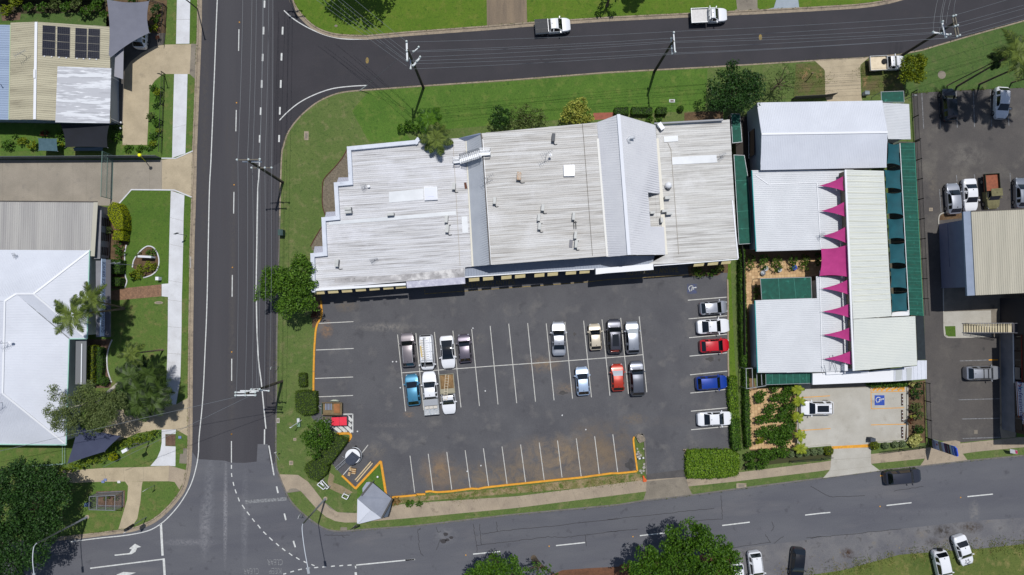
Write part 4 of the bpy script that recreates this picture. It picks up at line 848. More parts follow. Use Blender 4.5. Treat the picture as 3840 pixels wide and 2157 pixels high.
for i, sp in enumerate(('24 104 790 140 868', '24 182 698 176 845', '24 182 698 240 858')):
    a, b = PL(sp, 4.0); mb = MB(); mb.beam(a+Vector((0, 0, .5)), b, .05); mb.build('stay', STEEL, cen)
mb = MB(); mb.box(W('24', 290, 808, 3.8), .4, .9, .9, 0); mb.build('roof_box', WHITE, cen)
for i in range(4):
    p = W('24', 60+i*180, 955-i*8, 3.0); mb = MB(); mb.box((p.x, p.y+.1, .12), .12, .12, 3.0); mb.build('post', WHITE, cen)
def sail(name, label, corners, mat, sag=.1, dip=.12, n=9, group=None, cat='shade sail', cords=True):
    """tensioned cloth between 3 or 4 corners: edges curve inwards, the middle dips"""
    c = [Vector(p) for p in corners]; tri = len(c) == 3
    if tri: c = c+[c[2]]
    g_ = mid(c[:3] if tri else c); vs = []
    th = .012
    for i in range(n+1):
        for j in range(n+1):
            u, v_ = i/n, j/n
            p = (c[0]*(1-u)+c[1]*u)*(1-v_)+(c[3]*(1-u)+c[2]*u)*v_
            e = 0
            cu = 4*u*(1-u); cv = 4*v_*(1-v_)
            wv = abs(2*v_-1)**3; wu = abs(2*u-1)**3
            k = sag*(cu*wv+cv*wu)
            p = p.lerp(g_, k); p.z -= dip*cu*cv
            vs.append(p)
    N = n+1; fs = [(i*N+j, (i+1)*N+j, (i+1)*N+j+1, i*N+j+1) for i in range(n) for j in range(n)]
    lo = [q-Vector((0, 0, th)) for q in vs]
    t = thing(name, label, cat, mid(c), 0, group)
    mb = MB(); mb.add(vs, fs); mb.add(lo, [f[::-1] for f in fs]); mb.build('cloth', mat, t, smooth=True)
    for q in corners[:3] if tri else corners:
        q = Vector(q); o = (q-g_).normalized()*.12
        mb = MB(); mb.tube([q, q+o], .025, 6); mb.build('corner_fitting', STEEL, t)
    return t
PS = ((75, 427, 300, 338, 313, 478), (90, 655, 310, 570, 324, 710), (102, 880, 322, 795, 336, 950))
ORD = ('northernmost', 'second northernmost', 'third northernmost', 'fourth northernmost', 'fifth northernmost', 'sixth northernmost', 'southernmost')
tris = [('14', q) for q in PS]+[('14', (98, 1356, 345, 1272, 357, 1415))]+[('24', q) for q in ((105, 310, 356, 238, 370, 372), (110, 521, 366, 450, 377, 584), (120, 738, 374, 662, 386, 796))]
for i, (t, q) in enumerate(tris):
    sail('shade_sail', ORD[i]+' of the pink pointed sails beside the long pale roof', [W(t, q[0], q[1], 4.2), W(t, q[2], q[3], 5.4), W(t, q[4], q[5], 5.4)], PINK, .2, .05, group='pink pointed shade sails')
sail('shade_sail', 'large four sided pink sail between two pale roofs', [W('14', 94, 996, 4.2), W('14', 342, 958, 5.4), W('14', 356, 1254, 5.4), W('14', 80, 1242, 4.2)], PINK, .09, .15)
tl = [('14', 702, 40, 800, 48, 808, 244, 690, 226), ('14', 666, 282, 812, 282, 818, 460, 678, 448), ('14', 682, 490, 822, 486, 832, 690, 692, 680), ('14', 696, 725, 836, 720, 846, 905, 704, 908), ('14', 710, 950, 848, 945, 858, 1132, 716, 1128), ('14', 720, 1172, 862, 1168, 868, 1356, 724, 1350), ('14', 728, 1402, 870, 1392, 876, 1560, 732, 1568)]
for i, q in enumerate(tl):
    z0 = [3.7, 3.1, 3.1, 3.7]; pts = [W(q[0], q[1+2*k], q[2+2*k], z0[k]) for k in range(4)]
    sail('shade_sail', ORD[i]+' of the teal sails in the row beside the long pale roof', pts, TEAL, .10, .25, group='teal shade sails')
gc = thing('shade_structure', 'long green shade cloth cover on white frames beside the right car park', 'shade structure', W('14', 900, 700))
gpts = PL('14 806 38 936 38/24 1018 350 890 342', [2.9, 2.5, 2.5, 2.9])
for i in range(17):
    f0, f1 = i/17+.0004, (i+1)/17-.0004
    q = [gpts[0].lerp(gpts[3], f0), gpts[1].lerp(gpts[2], f0), gpts[1].lerp(gpts[2], f1), gpts[0].lerp(gpts[3], f1)]
    mb = MB(); mb.prism(q, down=.015); mb.build('cloth_panel', GREEN, gc)
    for f in (.33, .66):
        a = q[0].lerp(q[3], f); b = q[1].lerp(q[2], f); mb = MB(); mb.beam(a+Vector((0, 0, .01)), b+Vector((0, 0, .01)), .025); mb.build('batten', M('batten_green', (70, 140, 124)), gc)
mb = MB(); mb.beam(gpts[0], gpts[3], .07); mb.build('frame_rail', WHITE, gc); mb = MB(); mb.beam(gpts[1], gpts[2], .05); mb.build('frame_rail', M('rail_green', (70, 150, 130)), gc)
for i in range(9):
    for a, b in ((gpts[0], gpts[3]), (gpts[1], gpts[2])):
        p = a.lerp(b, i/8); mb = MB(); mb.tube([(p.x, p.y, .1), (p.x, p.y, p.z)], .04, 6); mb.build('post', STEEL, gc)
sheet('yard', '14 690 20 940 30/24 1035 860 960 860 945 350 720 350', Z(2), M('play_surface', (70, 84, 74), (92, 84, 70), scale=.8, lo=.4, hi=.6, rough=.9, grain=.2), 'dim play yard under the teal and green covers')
flat_box('shade_roof', '24 950 352 1022 350 1040 742 968 748', 2.6, .04, M('netting_dark', (34, 44, 50), (28, 36, 42), scale=2, rough=.9), gc)
flat_box('side_roof', '24 738 318 886 298 890 346 732 354', 2.9, .05, WHITE, gc)
def net_cover(label, spec, z, rails, mat=GREEN, th=.02):
    pts = PL(spec, z); t = thing('shade_structure', label, 'shade structure', mid(pts)-Vector((0, 0, z)))
    mb = MB(); mb.prism(pts, down=th); mb.build('cloth_panel', mat, t)
    n = len(pts)
    for i in range(n):
        mb = MB(); mb.beam(pts[i], pts[(i+1) % n], .05); mb.build('frame_rail', STEEL, t)
        mb = MB(); mb.tube([(pts[i].x, pts[i].y, .1), pts[i]], .04, 6); mb.build('post', STEEL, t)
    for r in rails:
        a, b = PL(r, z+.01); mb = MB(); mb.beam(a, b, .035); mb.build('batten', MATS['batten_green'], t)
    return t
net_cover('green shade cloth roof over part of the clay paved courtyard', '13 1378 1266 1835 1253 1843 1440/23 1845 190 1390 206', 2.8, ('13 1540 1262/23 1552 198', '13 1680 1258/23 1700 194'))
net_cover('dark green shade strip south of the white roofs', '23 1425 868 1838 864 1842 958 1428 972', 2.7, tuple('23 %d 866 %d 964' % (x, x+4) for x in range(1485, 1800, 62)))
net_cover('green netting over the passage beside the hall, northern piece', '03 1112 1030 1192 1030 1212 1284 1126 1294', 2.3, ('03 1118 1150 1202 1146',))
net_cover('long green netting over the passage beside the shop', '13 1138 148 1232 152 1262 330 1285 600 1296 948 1184 956', 2.3, ('13 1150 380 1270 376', '13 1160 660 1286 652', '13 1172 815 1290 810'))
net_cover('green netting behind the hall by the right car park', '04 636 832 840 824 845 925 640 925', 2.4, ())
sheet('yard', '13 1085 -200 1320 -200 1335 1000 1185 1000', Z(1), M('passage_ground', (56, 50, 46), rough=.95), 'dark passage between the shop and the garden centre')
pg = thing('pergola', 'open grey steel pergola frame at the courtyard corner', 'pergola', W('23', 1300, 910))
for sp in ('23 1245 825 1340 820', '23 1250 1008 1430 980', '23 1248 825 1252 1008', '23 1303 822 1310 1004', '23 1342 820 1348 985', '23 1385 866 1392 978'):
    a, b = PL(sp, 2.5); mb = MB(); mb.beam(a, b, .07); mb.build('beam', STEEL, pg)
for sp in ('23 1250 1006', '23 1246 826', '23 1340 822'):
    p = PL(sp, 2.5)[0]; mb = MB(); mb.tube([(p.x, p.y, .1), p], .05, 6); mb.build('post', STEEL, pg)
sheet('yard', '24 0 965 540 945 860 900 880 985 0 1010', Z(4), CONC_D, 'painted shade strip in front of the porch')  # porch shadow painted on the ground as darker concrete

# ------------------------------------------------------------------ two storey building and shop on the right edge
two = thing('two_storey_building', 'two storey building with a tan ribbed roof at the right edge', 'building', W('14', 1700, 1000))
roof(two, '14 1452 655 2700 600 2700 1360 1492 1417', 7.0, R_TAN2, '14 1600 1300 1570 700', .28)
roof(two, '14 1380 661 1452 656 1492 1417 1416 1421', [6.6, 6.9, 6.9, 6.6], M('fascia_blue', (142, 154, 174), (134, 146, 166), scale=1), name='eave_strip', th=.3)
walls(two, '14 1400 670 2600 620 2600 1330 1432 1400', 6.6, WALL_L, .75)
cap(two, '14 1452 656 2700 601', 7.0, .12, GUTTER, 'gutter', .1)
wb = W('14', 1406, 880, 6.6).x+.72
for y0, y1 in ((800, 955), (1050, 1206)):
    a, b = W('14', 1400, y0, 5.2), W('14', 1415, y1, 5.2); mb = MB()
    dd = (b-a).normalized(); q = [a+Vector((.70, 0, -.8)), b+Vector((.70, 0, -.8)), b+Vector((.70, 0, .9)), a+Vector((.70, 0, .9))]
    q2 = [p-Vector((.12, 0, 0)) for p in q]
    mb.add(q2+q, [(0, 1, 2, 3), (0, 4, 5, 1), (3, 2, 6, 7), (0, 3, 7, 4), (1, 5, 6, 2)]); mb.build('window', GLASS, two)
cap(two, '14 1235 770 1255 1160', 3.0, .06, M('downpipe', (104, 106, 128)), 'pipe', .06)
row = thing('shop_row', 'dark shop with a glazed front at the lower right edge', 'building', W('24', 1800, 1000))
a, b = W('24', 1702, 500), W('24', 1716, 1372); dn = (b-a).normalized(); out_ = Vector((-1, 0, 0))
def face(z0, z1, off, f0, f1, name, mat, th=.08):
    p, q = a.lerp(b, f0), a.lerp(b, f1); o = Vector((1-off, 0, 0)) if False else Vector((off, 0, 0))
    mb = MB(); mb.prism([p+o, q+o, q+o+Vector((th, 0, 0)), p+o+Vector((th, 0, 0))], z0, z1); return mb.build(name, mat, row)
face(.1, 2.45, .1, 0, 1, 'wall', WALL_G, 6)
face(2.45, 6.6, .16, 0, 1, 'wall', M('wall_umber', (60, 46, 38)), 6)
for i in range(6):
    face(2.6, 3.75, .1, .02+i*.16, .165+i*.16, 'window', GLASS)
face(2.45, 2.56, .02, 0, .5, 'window_sill', WHITE); face(3.78, 3.9, .1, 0, .5, 'window_trim', M('trim_red', (120, 36, 30)))
mb = MB(); mb.prism([a+Vector((-.55, 0, 0)), b+Vector((-.55, 0, 0)), b+Vector((7, 0, 0)), a+Vector((7, .0, 0))], 6.6, 6.75); mb.build('roof', WALL_G, row)
for i in range(2): pass
# rear walls joining the stair
mb = MB(); p0, p1 = W('24', 1705, 190), W('24', 1705, 505); mb.prism([p0, p1, p1+Vector((7, 0, 0)), p0+Vector((7, 0, 0))], .1, 6.4); mb.build('rear_wall', M('wall_dark', (56, 54, 58)), row)
for y0, y1 in ((205, 405),):
    p, q = W('24', 1712, y0), W('24', 1712, y1); mb = MB(); mb.prism([p+Vector((-.06, 0, 0)), q+Vector((-.06, 0, 0)), q, p], 2.4, 4.0); mb.build('doorway', GLASS, row)
sg = thing('shop_sign', 'long white fascia sign with indigo lettering and a star emblem', 'sign', W('24', 1750, 1130, 2.9))
p, q = W('24', 1853, 944, 3.0), W('24', 1876, 1318, 3.0)
pu, qu = Vector((p.x+.02, p.y, 4.75)), Vector((q.x+.02, q.y, 4.75))
mb = MB(); mb.add([p, q, qu, pu]+[v+Vector((.1, 0, 0)) for v in (p, q, qu, pu)], [(0, 1, 2, 3), (4, 7, 6, 5), (0, 4, 5, 1), (3, 2, 6, 7), (0, 3, 7, 4), (1, 5, 6, 2)]); mb.build('board', M('sign_white', (214, 216, 230)), sg)
mb = MB(); o = Vector((-.012, 0, .12)); mb.add([p+o, q+o, q+o+Vector((0, 0, .12)), p+o+Vector((0, 0, .12))], [(0, 1, 2, 3)]); mb.build('stripe', M('sign_rust', (150, 70, 44)), sg)
ey = (q-p).normalized(); ez = Vector((0, 0, 1)); ex = ey.cross(ez)
def sign_text(parent, s, size, f, z, mat, sx=1.0):
    c = p.lerp(q, f)+Vector((-.02, 0, z)); m = Matrix((ey, ez, ex)).transposed().to_4x4(); m.translation = c
    text_part(parent, 'lettering', s, c, size, 0, mat, m, sx)
sign_text(sg, 'Professionals', .98, .46, .72, M('sign_indigo', (44, 40, 130)), 1.0)
sign_text(sg, '4032 1400', .46, .875, 1.0, MATS['sign_rust'], .9)
for k, (cc, a0) in enumerate((((44, 60, 160), 0), ((30, 150, 170), 1), ((220, 90, 40), 2), ((200, 60, 60), 3), ((40, 110, 180), 4))):
    mb = MB(); c = p.lerp(q, .115)+Vector((-.02, 0, .75)); an = a0*2*math.pi/5+.3
    pt = [c+ey*(math.cos(an+d_)*r)+ez*(math.sin(an+d_)*r) for d_, r in ((0, .48), (.62, .16), (0, .08), (-.62, .16))]
    mb.add(pt, [(0, 1, 2, 3)]); mb.build('star_emblem', M('star_%s' % ('indigo', 'teal', 'orange', 'red', 'blue')[k], cc), sg)
st = thing('outside_stair', 'straight outside stair with pale treads up to the shop upper floor', 'stairs', W('24', 1600, 458))
s0, s1 = W('24', 1392, 458, .3), W('24', 1800, 457, 3.05)
for i in range(18):
    c = s0.lerp(s1, i/17); mb = MB(); mb.box(c-Vector((0, 0, .05)),   .225 if i < 17 else .5, 1.18, .05); mb.build('tread', M('tread_cream', (186, 176, 148)), st)
for s_ in (-.62, .62):
    mb = MB(); mb.beam(s0+Vector((-.2, s_, -.1)), s1+Vector((.5, s_, -.1)), .06, .25); mb.build('stringer', WALL_G, st)
    mb = MB()
    for dz in (.5, .95): mb.beam(s0+Vector((0, s_, dz)), s1+Vector((.3, s_, dz)), .045)
    for f in (0, .25, .5, .75, 1): c = s0.lerp(s1, f)+Vector((0, s_, 0)); mb.beam(c, c+Vector((0, 0, .95)), .04)
    mb.build('handrail', WALL_G, st)
mb = MB(); mb.prism(PL('24 1822 418 1960 416 1960 500 1830 500', 3.1), down=.15); mb.build('landing', M('landing_grey', (76, 74, 78)), st)

# ------------------------------------------------------------------ tan roofed house, top left
house = thing('house', 'tan ribbed roof house with solar panels at the top left', 'house', W('00', 500, 650))
roof(house, '00 332 198 992 242 1000 1112 318 1082', [4.4, 3.2, 3.2, 4.4], R_TAN, '00 400 400 900 425', .28)
roof(house, '00 95 206 326 198 312 1082 80 1082', [3.7, 4.4, 4.4, 3.7], R_TAN, '00 100 600 300 598', .28)
roof(house, '00 -500 218 96 226 82 1082 -500 1080', 3.6, R_BLUE, '00 0 600 90 602', .3)
roof(house, '00 520 601 1006 617 991 1115 500 1107', [4.22, 3.36, 3.36, 4.22], R_PATCH, name='roof_overlay', th=.08)
cap(house, '00 328 200 314 1080', 4.44, .34, WHITE, 'ridge_cap', .05); cap(house, '00 96 228 82 1080', 3.7, .1, M('flashing_green', (170, 184, 150)), 'flashing', .05)
walls(house, '00 -500 218 992 242 1000 1112 -500 1080', 3.0, M('wall_house', (150, 158, 168)), .5)
mb = MB(); mb.box(W('00', 318, 670, 4.45), .26, 1.1, .16, 0); mb.build('ridge_vent', WHITE, house)
roof(house, '00 1042 500 1118 420 1112 718 1032 690', 2.7, M('awning_grey', (142, 142, 150)), name='porch_roof')
for x, y in ((1075, 735), (1088, 1112)):
    c = W('00', x-70, y-25, 3.0); e_ = W('00', x, y, .1); mb = MB(); mb.beam(Vector((e_.x, e_.y, .1)), Vector((e_.x, e_.y, 3.0)), .09); mb.build('post', WHITE, house)
sol = 0
for ci, (x0, x1, xb0, xb1, y0, y1, yb0, yb1) in enumerate(((385, 502, 380, 498, 226, 234, 504, 512), (518, 634, 513, 630, 238, 246, 514, 522), (682, 787, 676, 784, 250, 257, 524, 531), (799, 905, 790, 900, 256, 262, 528, 536))):
    for r_ in range(4):
        f0, f1 = r_/4+.006, (r_+1)/4-.006
        def C(f, s_): 
            x = (x0*(1-f)+xb0*f) if s_ == 0 else (x1*(1-f)+xb1*f); y = (y0*(1-f)+yb0*f) if s_ == 0 else (y1*(1-f)+yb1*f)
            return W('00', x, y, 4.33-(x-332)/660*1.2+.12)
        pts = [C(f0, 0), C(f0, 1), C(f1, 1), C(f1, 0)]
        t = thing('solar_panel', 'dark solar panel, %s from the top in the %s column from the left' % (('first', 'second', 'third', 'last')[r_], ('first', 'second', 'third', 'fourth')[ci]), 'solar panel', mid(pts), 0, 'solar panels on the tan roof')
        mb = MB(); mb.prism(pts, down=.04); mb.build('frame', M('panel_frame', (52, 54, 62), metal=.3, rough=.4), t)
        for i in range(6):
            for j in range(4):
                def Q(u, v_): return (pts[0]*(1-u)+pts[1]*u)*(1-v_)+(pts[3]*(1-u)+pts[2]*u)*v_
                u0, u1, v0, v1 = .03+i*.157, .03+i*.157+.147, .03+j*.235, .03+j*.235+.22
                if i == 0 and j == 0: mbc = MB()
                mbc.poly([Q(u0, v0)+Vector((0, 0, .006)), Q(u1, v0)+Vector((0, 0, .006)), Q(u1, v1)+Vector((0, 0, .006)), Q(u0, v1)+Vector((0, 0, .006))])
        oc = mbc.build('cell', PANELBLUE, t); oc['kind'] = 'stuff'
        if r_ == 3:
            for f in (.2, .75): c = pts[3].lerp(pts[2], f); mb = MB(); mb.box(c+Vector((0, -.08, -.02)), .16, .12, .07); mb.build('clamp', WHITE, t)
sail('shade_sail', 'large grey shade sail beside the tan roofed house', [W('00', 966, -6, 3.6), W('00', 1348, 10, 3.3), W('00', 1350, 298, 2.9), W('00', 978, 540, 3.2)], SAILG, .1, .2)
sail('shade_sail', 'black shade sail hanging below the flaking white roof', [W('00', 545, 1116, 2.9), W('00', 990, 1122, 2.9), W('00', 972, 1335, 2.4), W('00', 592, 1332, 2.4)], SAILK, .06, .1)
sail('shade_sail', 'small slate blue shade cloth among the lower left garden plants', [W('00', 346, 1250, 1.9), W('00', 512, 1254, 1.9), W('00', 520, 1368, 1.7), W('00', 350, 1362, 1.7)], M('cloth_slate', (70, 98, 108), (60, 88, 98), scale=3, rough=.8), .02, .03)
sail('shade_sail', 'curved translucent awning at the foot of the black sail', [W('00', 650, 1335, 1.5), W('00', 940, 1330, 1.5), W('00', 930, 1366, 1.1), W('00', 670, 1366, 1.1)], M('cloth_mist', (96, 112, 122)), .05, -.1)
sail('shade_sail', 'dark navy shade sail below the gum tree', [W('30', 705, 105, 3.2), W('30', 1090, 190, 3.0), W('30', 945, 330, 2.8), W('30', 608, 440, 2.8)], SAILN, .03, .1)

# ------------------------------------------------------------------ ambulance station, left
amb = thing('ambulance_station', 'white hip roofed ambulance station with a long name sign on the left', 'building', W('20', 400, 300))
roof(amb, '10 -700 558 882 571 850 1066 812 1012 -700 1000', 3.4, R_GREYS, '10 400 980 410 600', .28)
cap(amb, '10 868 575 838 1064', 3.42, .55, M('fascia_sand', (176, 172, 158)), 'fascia', .06); cap(amb, '10 -700 560 882 572', 3.4, .1, GUTTER, 'gutter', .12)
walls(amb, '10 -700 558 882 571 850 1066 -700 1066', 3.3, WALL_G, .35)
roof(amb, '10 868 645 918 648 905 1088 850 1088', 2.8, WALL_G, name='side_roof')
SE = 3.6
F = [('20 -700 -252 815 -244 305 150 145 150 45 215 -700 215', [SE, SE, 5.8, 5.8, 6.2, 6.2], '20 300 -200 290 100', .2), ('20 815 -244 791 556 305 150', [SE, SE, 5.8], '20 500 150 790 160', .2), ('20 305 150 791 556 630 556 145 150', [5.8, SE, SE, 5.8], '20 400 200 560 330', .2),
     ('20 145 150 630 556 602 1515 25 1050 45 215', [5.8, SE, SE, 6.2, 6.2], '20 100 700 600 712', .2), ('20 25 1050 602 1515 -700 1505 -700 1050', [6.2, SE, SE, 6.2], '20 200 1200 190 1500', .2), ('20 45 215 25 1050 -700 1050 -700 215', [6.2, 6.2, 4.6, 4.6], '20 -300 500 20 505', .2)]
for sp, z, rd, sps in F: roof(amb, sp, z, R_WHITE, rd, sps, h=.02, w=.05)
for sp, z in (('20 815 -244 305 150', [SE, 5.8]), ('20 305 150 145 150 45 215', [5.8, 5.8, 6.2]), ('20 45 215 25 1050', [6.2, 6.2]), ('20 25 1050 602 1515', [6.2, SE]), ('20 305 150 791 556', [5.8, SE])): cap(amb, sp, z, .22, WHITE, 'ridge_cap', .06)
cap(amb, '20 145 150 630 556', [5.75, SE], .12, M('valley_grey', (120, 124, 126)), 'valley', .05)
cap(amb, '20 813 -244 791 556 630 557 602 1515 -300 1508', SE, .1, M('gutter_jade', (150, 196, 180)), 'gutter', .12)
walls(amb, '20 -700 -252 815 -244 791 556 630 556 602 1515 -700 1505', SE-.1, WALL_W, .45)
roof(amb, '20 866 -150 912 -150 912 540 868 540', 2.75, WALL_G, name='porch_roof')
flat_box('porch_roof', '20 912 -160 1000 -160 1000 540 912 540', 2.62, .1, M('porch_dark_grey', (86, 86, 92)), amb)  # front part of the porch roof in even dark grey
flat_box('porch_roof', '20 686 566 782 560 776 968 680 968', 2.8, .12, M('porch_slate', (110, 112, 116)), amb); cap(amb, '20 744 600 738 968', 2.85, .12, WHITE, 'fascia', .12)
for y0, y1 in ((-130, 20), (60, 200), (270, 425)):
    u0, u1 = W('20', 800, y0, 3.0), W('20', 796, y1, 3.0)
    mb = MB(); mb.prism([u0+Vector((-.28, 0, 0)), u1+Vector((-.28, 0, 0)), u1+Vector((-.22, 0, 0)), u0+Vector((-.22, 0, 0))], 1.3, 3.1); mb.build('window', GLASS_B, amb)
for y0, y1 in ((262, 470),):
    u0, u1 = W('20', 1000, y0, .2), W('20', 1000, y1, .2); mb = MB(); mb.prism([u0, u1, u1+Vector((-.1, 0, 0)), u0+Vector((-.1, 0, 0))], .1, 2.4); mb.build('porch_screen', WALL_W, amb)
sgn = thing('name_sign', 'long pale sign with navy capital letters above the station porch', 'sign', W('20', 930, 190, 2.7))
p, q = W('20', 944, 532, 2.62), W('20', 958, -164, 2.62)
mb = MB(); mb.add([p, q, q+Vector((-.03, 0, .85)), p+Vector((-.03, 0, .85))]+[v+Vector((-.1, 0, dz)) for v, dz in ((p, 0), (q, 0), (q, .85), (p, .85))], [(0, 1, 2, 3), (4, 7, 6, 5), (0, 4, 5, 1), (3, 2, 6, 7), (0, 3, 7, 4), (1, 5, 6, 2)]); mb.build('board', M('sign_pale', (196, 212, 236)), sgn)
ey = (q-p).normalized(); ez = Vector((-.12, 0, 1)).normalized(); ex = ey.cross(ez)
m = Matrix((ey, ez, ex)).transposed().to_4x4(); m.translation = p.lerp(q, .505)+Vector((.02, 0, .40))
text_part(sgn, 'lettering', 'QUEENSLAND AMBULANCE SERVICE', None, .70, 0, SIGNBLUE, m, .79)
scr = thing('breeze_block_wall', 'pale wall with three grids of vent holes behind the yellow hedge', 'wall', W('10', 1000, 870))
u0, u1 = W('10', 1012, 650, .1), W('10', 988, 1086, .1); mb = MB(); mb.prism([u0, u1, u1+Vector((-.2, 0, 0)), u0+Vector((-.2, 0, 0))], .1, 2.5); mb.build('wall', M('wall_block', (150, 148, 152)), scr)
for g0 in (.2, .5, .79):
    mb = MB()
    for i in range(6):
        for j in range(5):
            c = u0.lerp(u1, g0+i*.027); z = .45+j*.4; mb.box((c.x+.01, c.y, z), .03, .22, .26)
    o = mb.build('vent_hole', M('hole_dark', (58, 44, 42)), scr); o['kind'] = 'stuff'

# ------------------------------------------------------------------ vehicles
def paint(name, c, metal=0.0, rough=.32): return M('paint_'+name, c, rough=rough, metal=metal, coat=.8, spec=.5)
P_WHITE = paint('white', (224, 226, 230)); P_SILVER = paint('silver', (172, 176, 184), .55); P_GREY = paint('gunmetal', (84, 88, 98), .5); P_BROWN = paint('taupe', (120, 114, 118), .5)
P_DARK = paint('charcoal', (58, 60, 70), .45); P_BLACK = paint('black', (16, 18, 24)); P_NIGHT = paint('midnight', (24, 34, 46), .2); P_BEIGE = paint('beige', (196, 186, 166), .15); P_RED = paint('red', (188, 18, 34)); P_ORANGE = paint('copper_red', (176, 52, 30), .2)
P_BLUE = paint('royal_blue', (16, 58, 150), .2); P_TEAL = paint('teal_blue', (70, 134, 166), .35); P_ICE = paint('ice_blue', (168, 188, 214), .35); P_KHAKI = M('paint_khaki', (116, 112, 78), (98, 94, 64), scale=3, rough=.8); P_CREAM = paint('cream', (222, 214, 192))
P_STEEL = paint('steel', (140, 146, 156), .55); P_PURPLE = paint('mauve_grey', (104, 98, 110), .5)
CGLASS = M('car_glass', (12, 16, 20), rough=.04, spec=.9, coat=.5); SHADEM = M('sunshade_silver', (196, 204, 210), rough=.3, metal=.3)
TYRE = M('tyre', (20, 20, 21), rough=.85); RIM = M('wheel_rim', (150, 152, 156), rough=.35, metal=.7); LAMP = M('headlamp', (206, 212, 220), rough=.1, spec=.8); TAIL = M('tail_lamp', (140, 14, 14), rough=.2)
TRIM = M('black_trim', (24, 24, 26), rough=.5); ALLOY = M('tray_alloy', (182, 186, 190), (166, 170, 174), scale=5, rough=.4, metal=.4)
PROF = {  # key stations along the length from the nose: (x, height of the centre line); then roof height, belt height
 'hatch': dict(k=[(0, .52), (.012, .68), (.06, .82), (.24, .98), (.42, 1.44), (.55, 1.50), (.84, 1.44), (.955, 1.0), (.985, .92), (1, .55)], ws=(3, 4), rg=(6, 7), belt=.95),
 'sedan': dict(k=[(0, .50), (.012, .66), (.05, .78), (.27, .95), (.42, 1.40), (.52, 1.45), (.68, 1.39), (.82, 1.03), (.97, .98), (.99, .90), (1, .52)], ws=(3, 4), rg=(6, 7), belt=.92),
 'coupe': dict(k=[(0, .48), (.012, .62), (.05, .74), (.29, .92), (.44, 1.34), (.54, 1.38), (.68, 1.31), (.86, 1.0), (.98, .96), (.99, .88), (1, .5)], ws=(3, 4), rg=(6, 7), belt=.89),
 'suv': dict(k=[(0, .58), (.012, .84), (.05, .95), (.24, 1.10), (.37, 1.62), (.5, 1.70), (.87, 1.65), (.955, 1.14), (.985, 1.02), (1, .6)], ws=(3, 4), rg=(6, 7), belt=1.06),
 'van': dict(k=[(0, .6), (.01, .9), (.03, 1.02), (.10, 1.16), (.24, 1.86), (.34, 1.96), (.955, 1.94), (.992, 1.2), (.996, 1.0), (1, .6)], ws=(3, 4), rg=(6, 7), belt=1.12),
 'ute': dict(k=[(0, .58), (.012, .84), (.05, .96), (.24, 1.10), (.36, 1.62), (.42, 1.72), (.57, 1.70), (.615, 1.12), (.62, 1.0), (.625, .7)], ws=(3, 4), rg=(6, 7), belt=1.06),
 'cab': dict(k=[(0, .58), (.012, .84), (.05, .96), (.25, 1.08), (.37, 1.60), (.41, 1.68), (.485, 1.66), (.50, 1.12), (.505, 1.0), (.51, .7)], ws=(3, 4), rg=(6, 7), belt=1.06)}
def wheel(parent, x, y, r, side):
    t = MB(); n = 18
    pr = [(r*.62, -.10), (r*.95, -.10), (r, -.06), (r, .06), (r*.95, .10), (r*.62, .10)]
    vs = [(x+rr*math.cos(k*2*math.pi/n), y+yy, r+rr*math.sin(k*2*math.pi/n)) for rr, yy in pr for k in range(n)]
    fs = [(i*n+k, (i+1)*n+k, (i+1)*n+(k+1) % n, i*n+(k+1) % n) for i in range(5) for k in range(n)]
    t.add(vs, fs); w = t.build('wheel', TYRE, parent, local=True, smooth=True)
    m = MB(); pr = [(r*.62, .085*side), (r*.2, .06*side), (.01, .07*side)]
    vs = [(x+rr*math.cos(k*2*math.pi/n), y+yy, r+rr*math.sin(k*2*math.pi/n)) for rr, yy in pr for k in range(n)]
    fs = [(i*n+k, (i+1)*n+k, (i+1)*n+(k+1) % n, i*n+(k+1) % n) for i in range(2) for k in range(n)]
    m.add(vs, fs); m.build('rim', RIM, w, local=True)
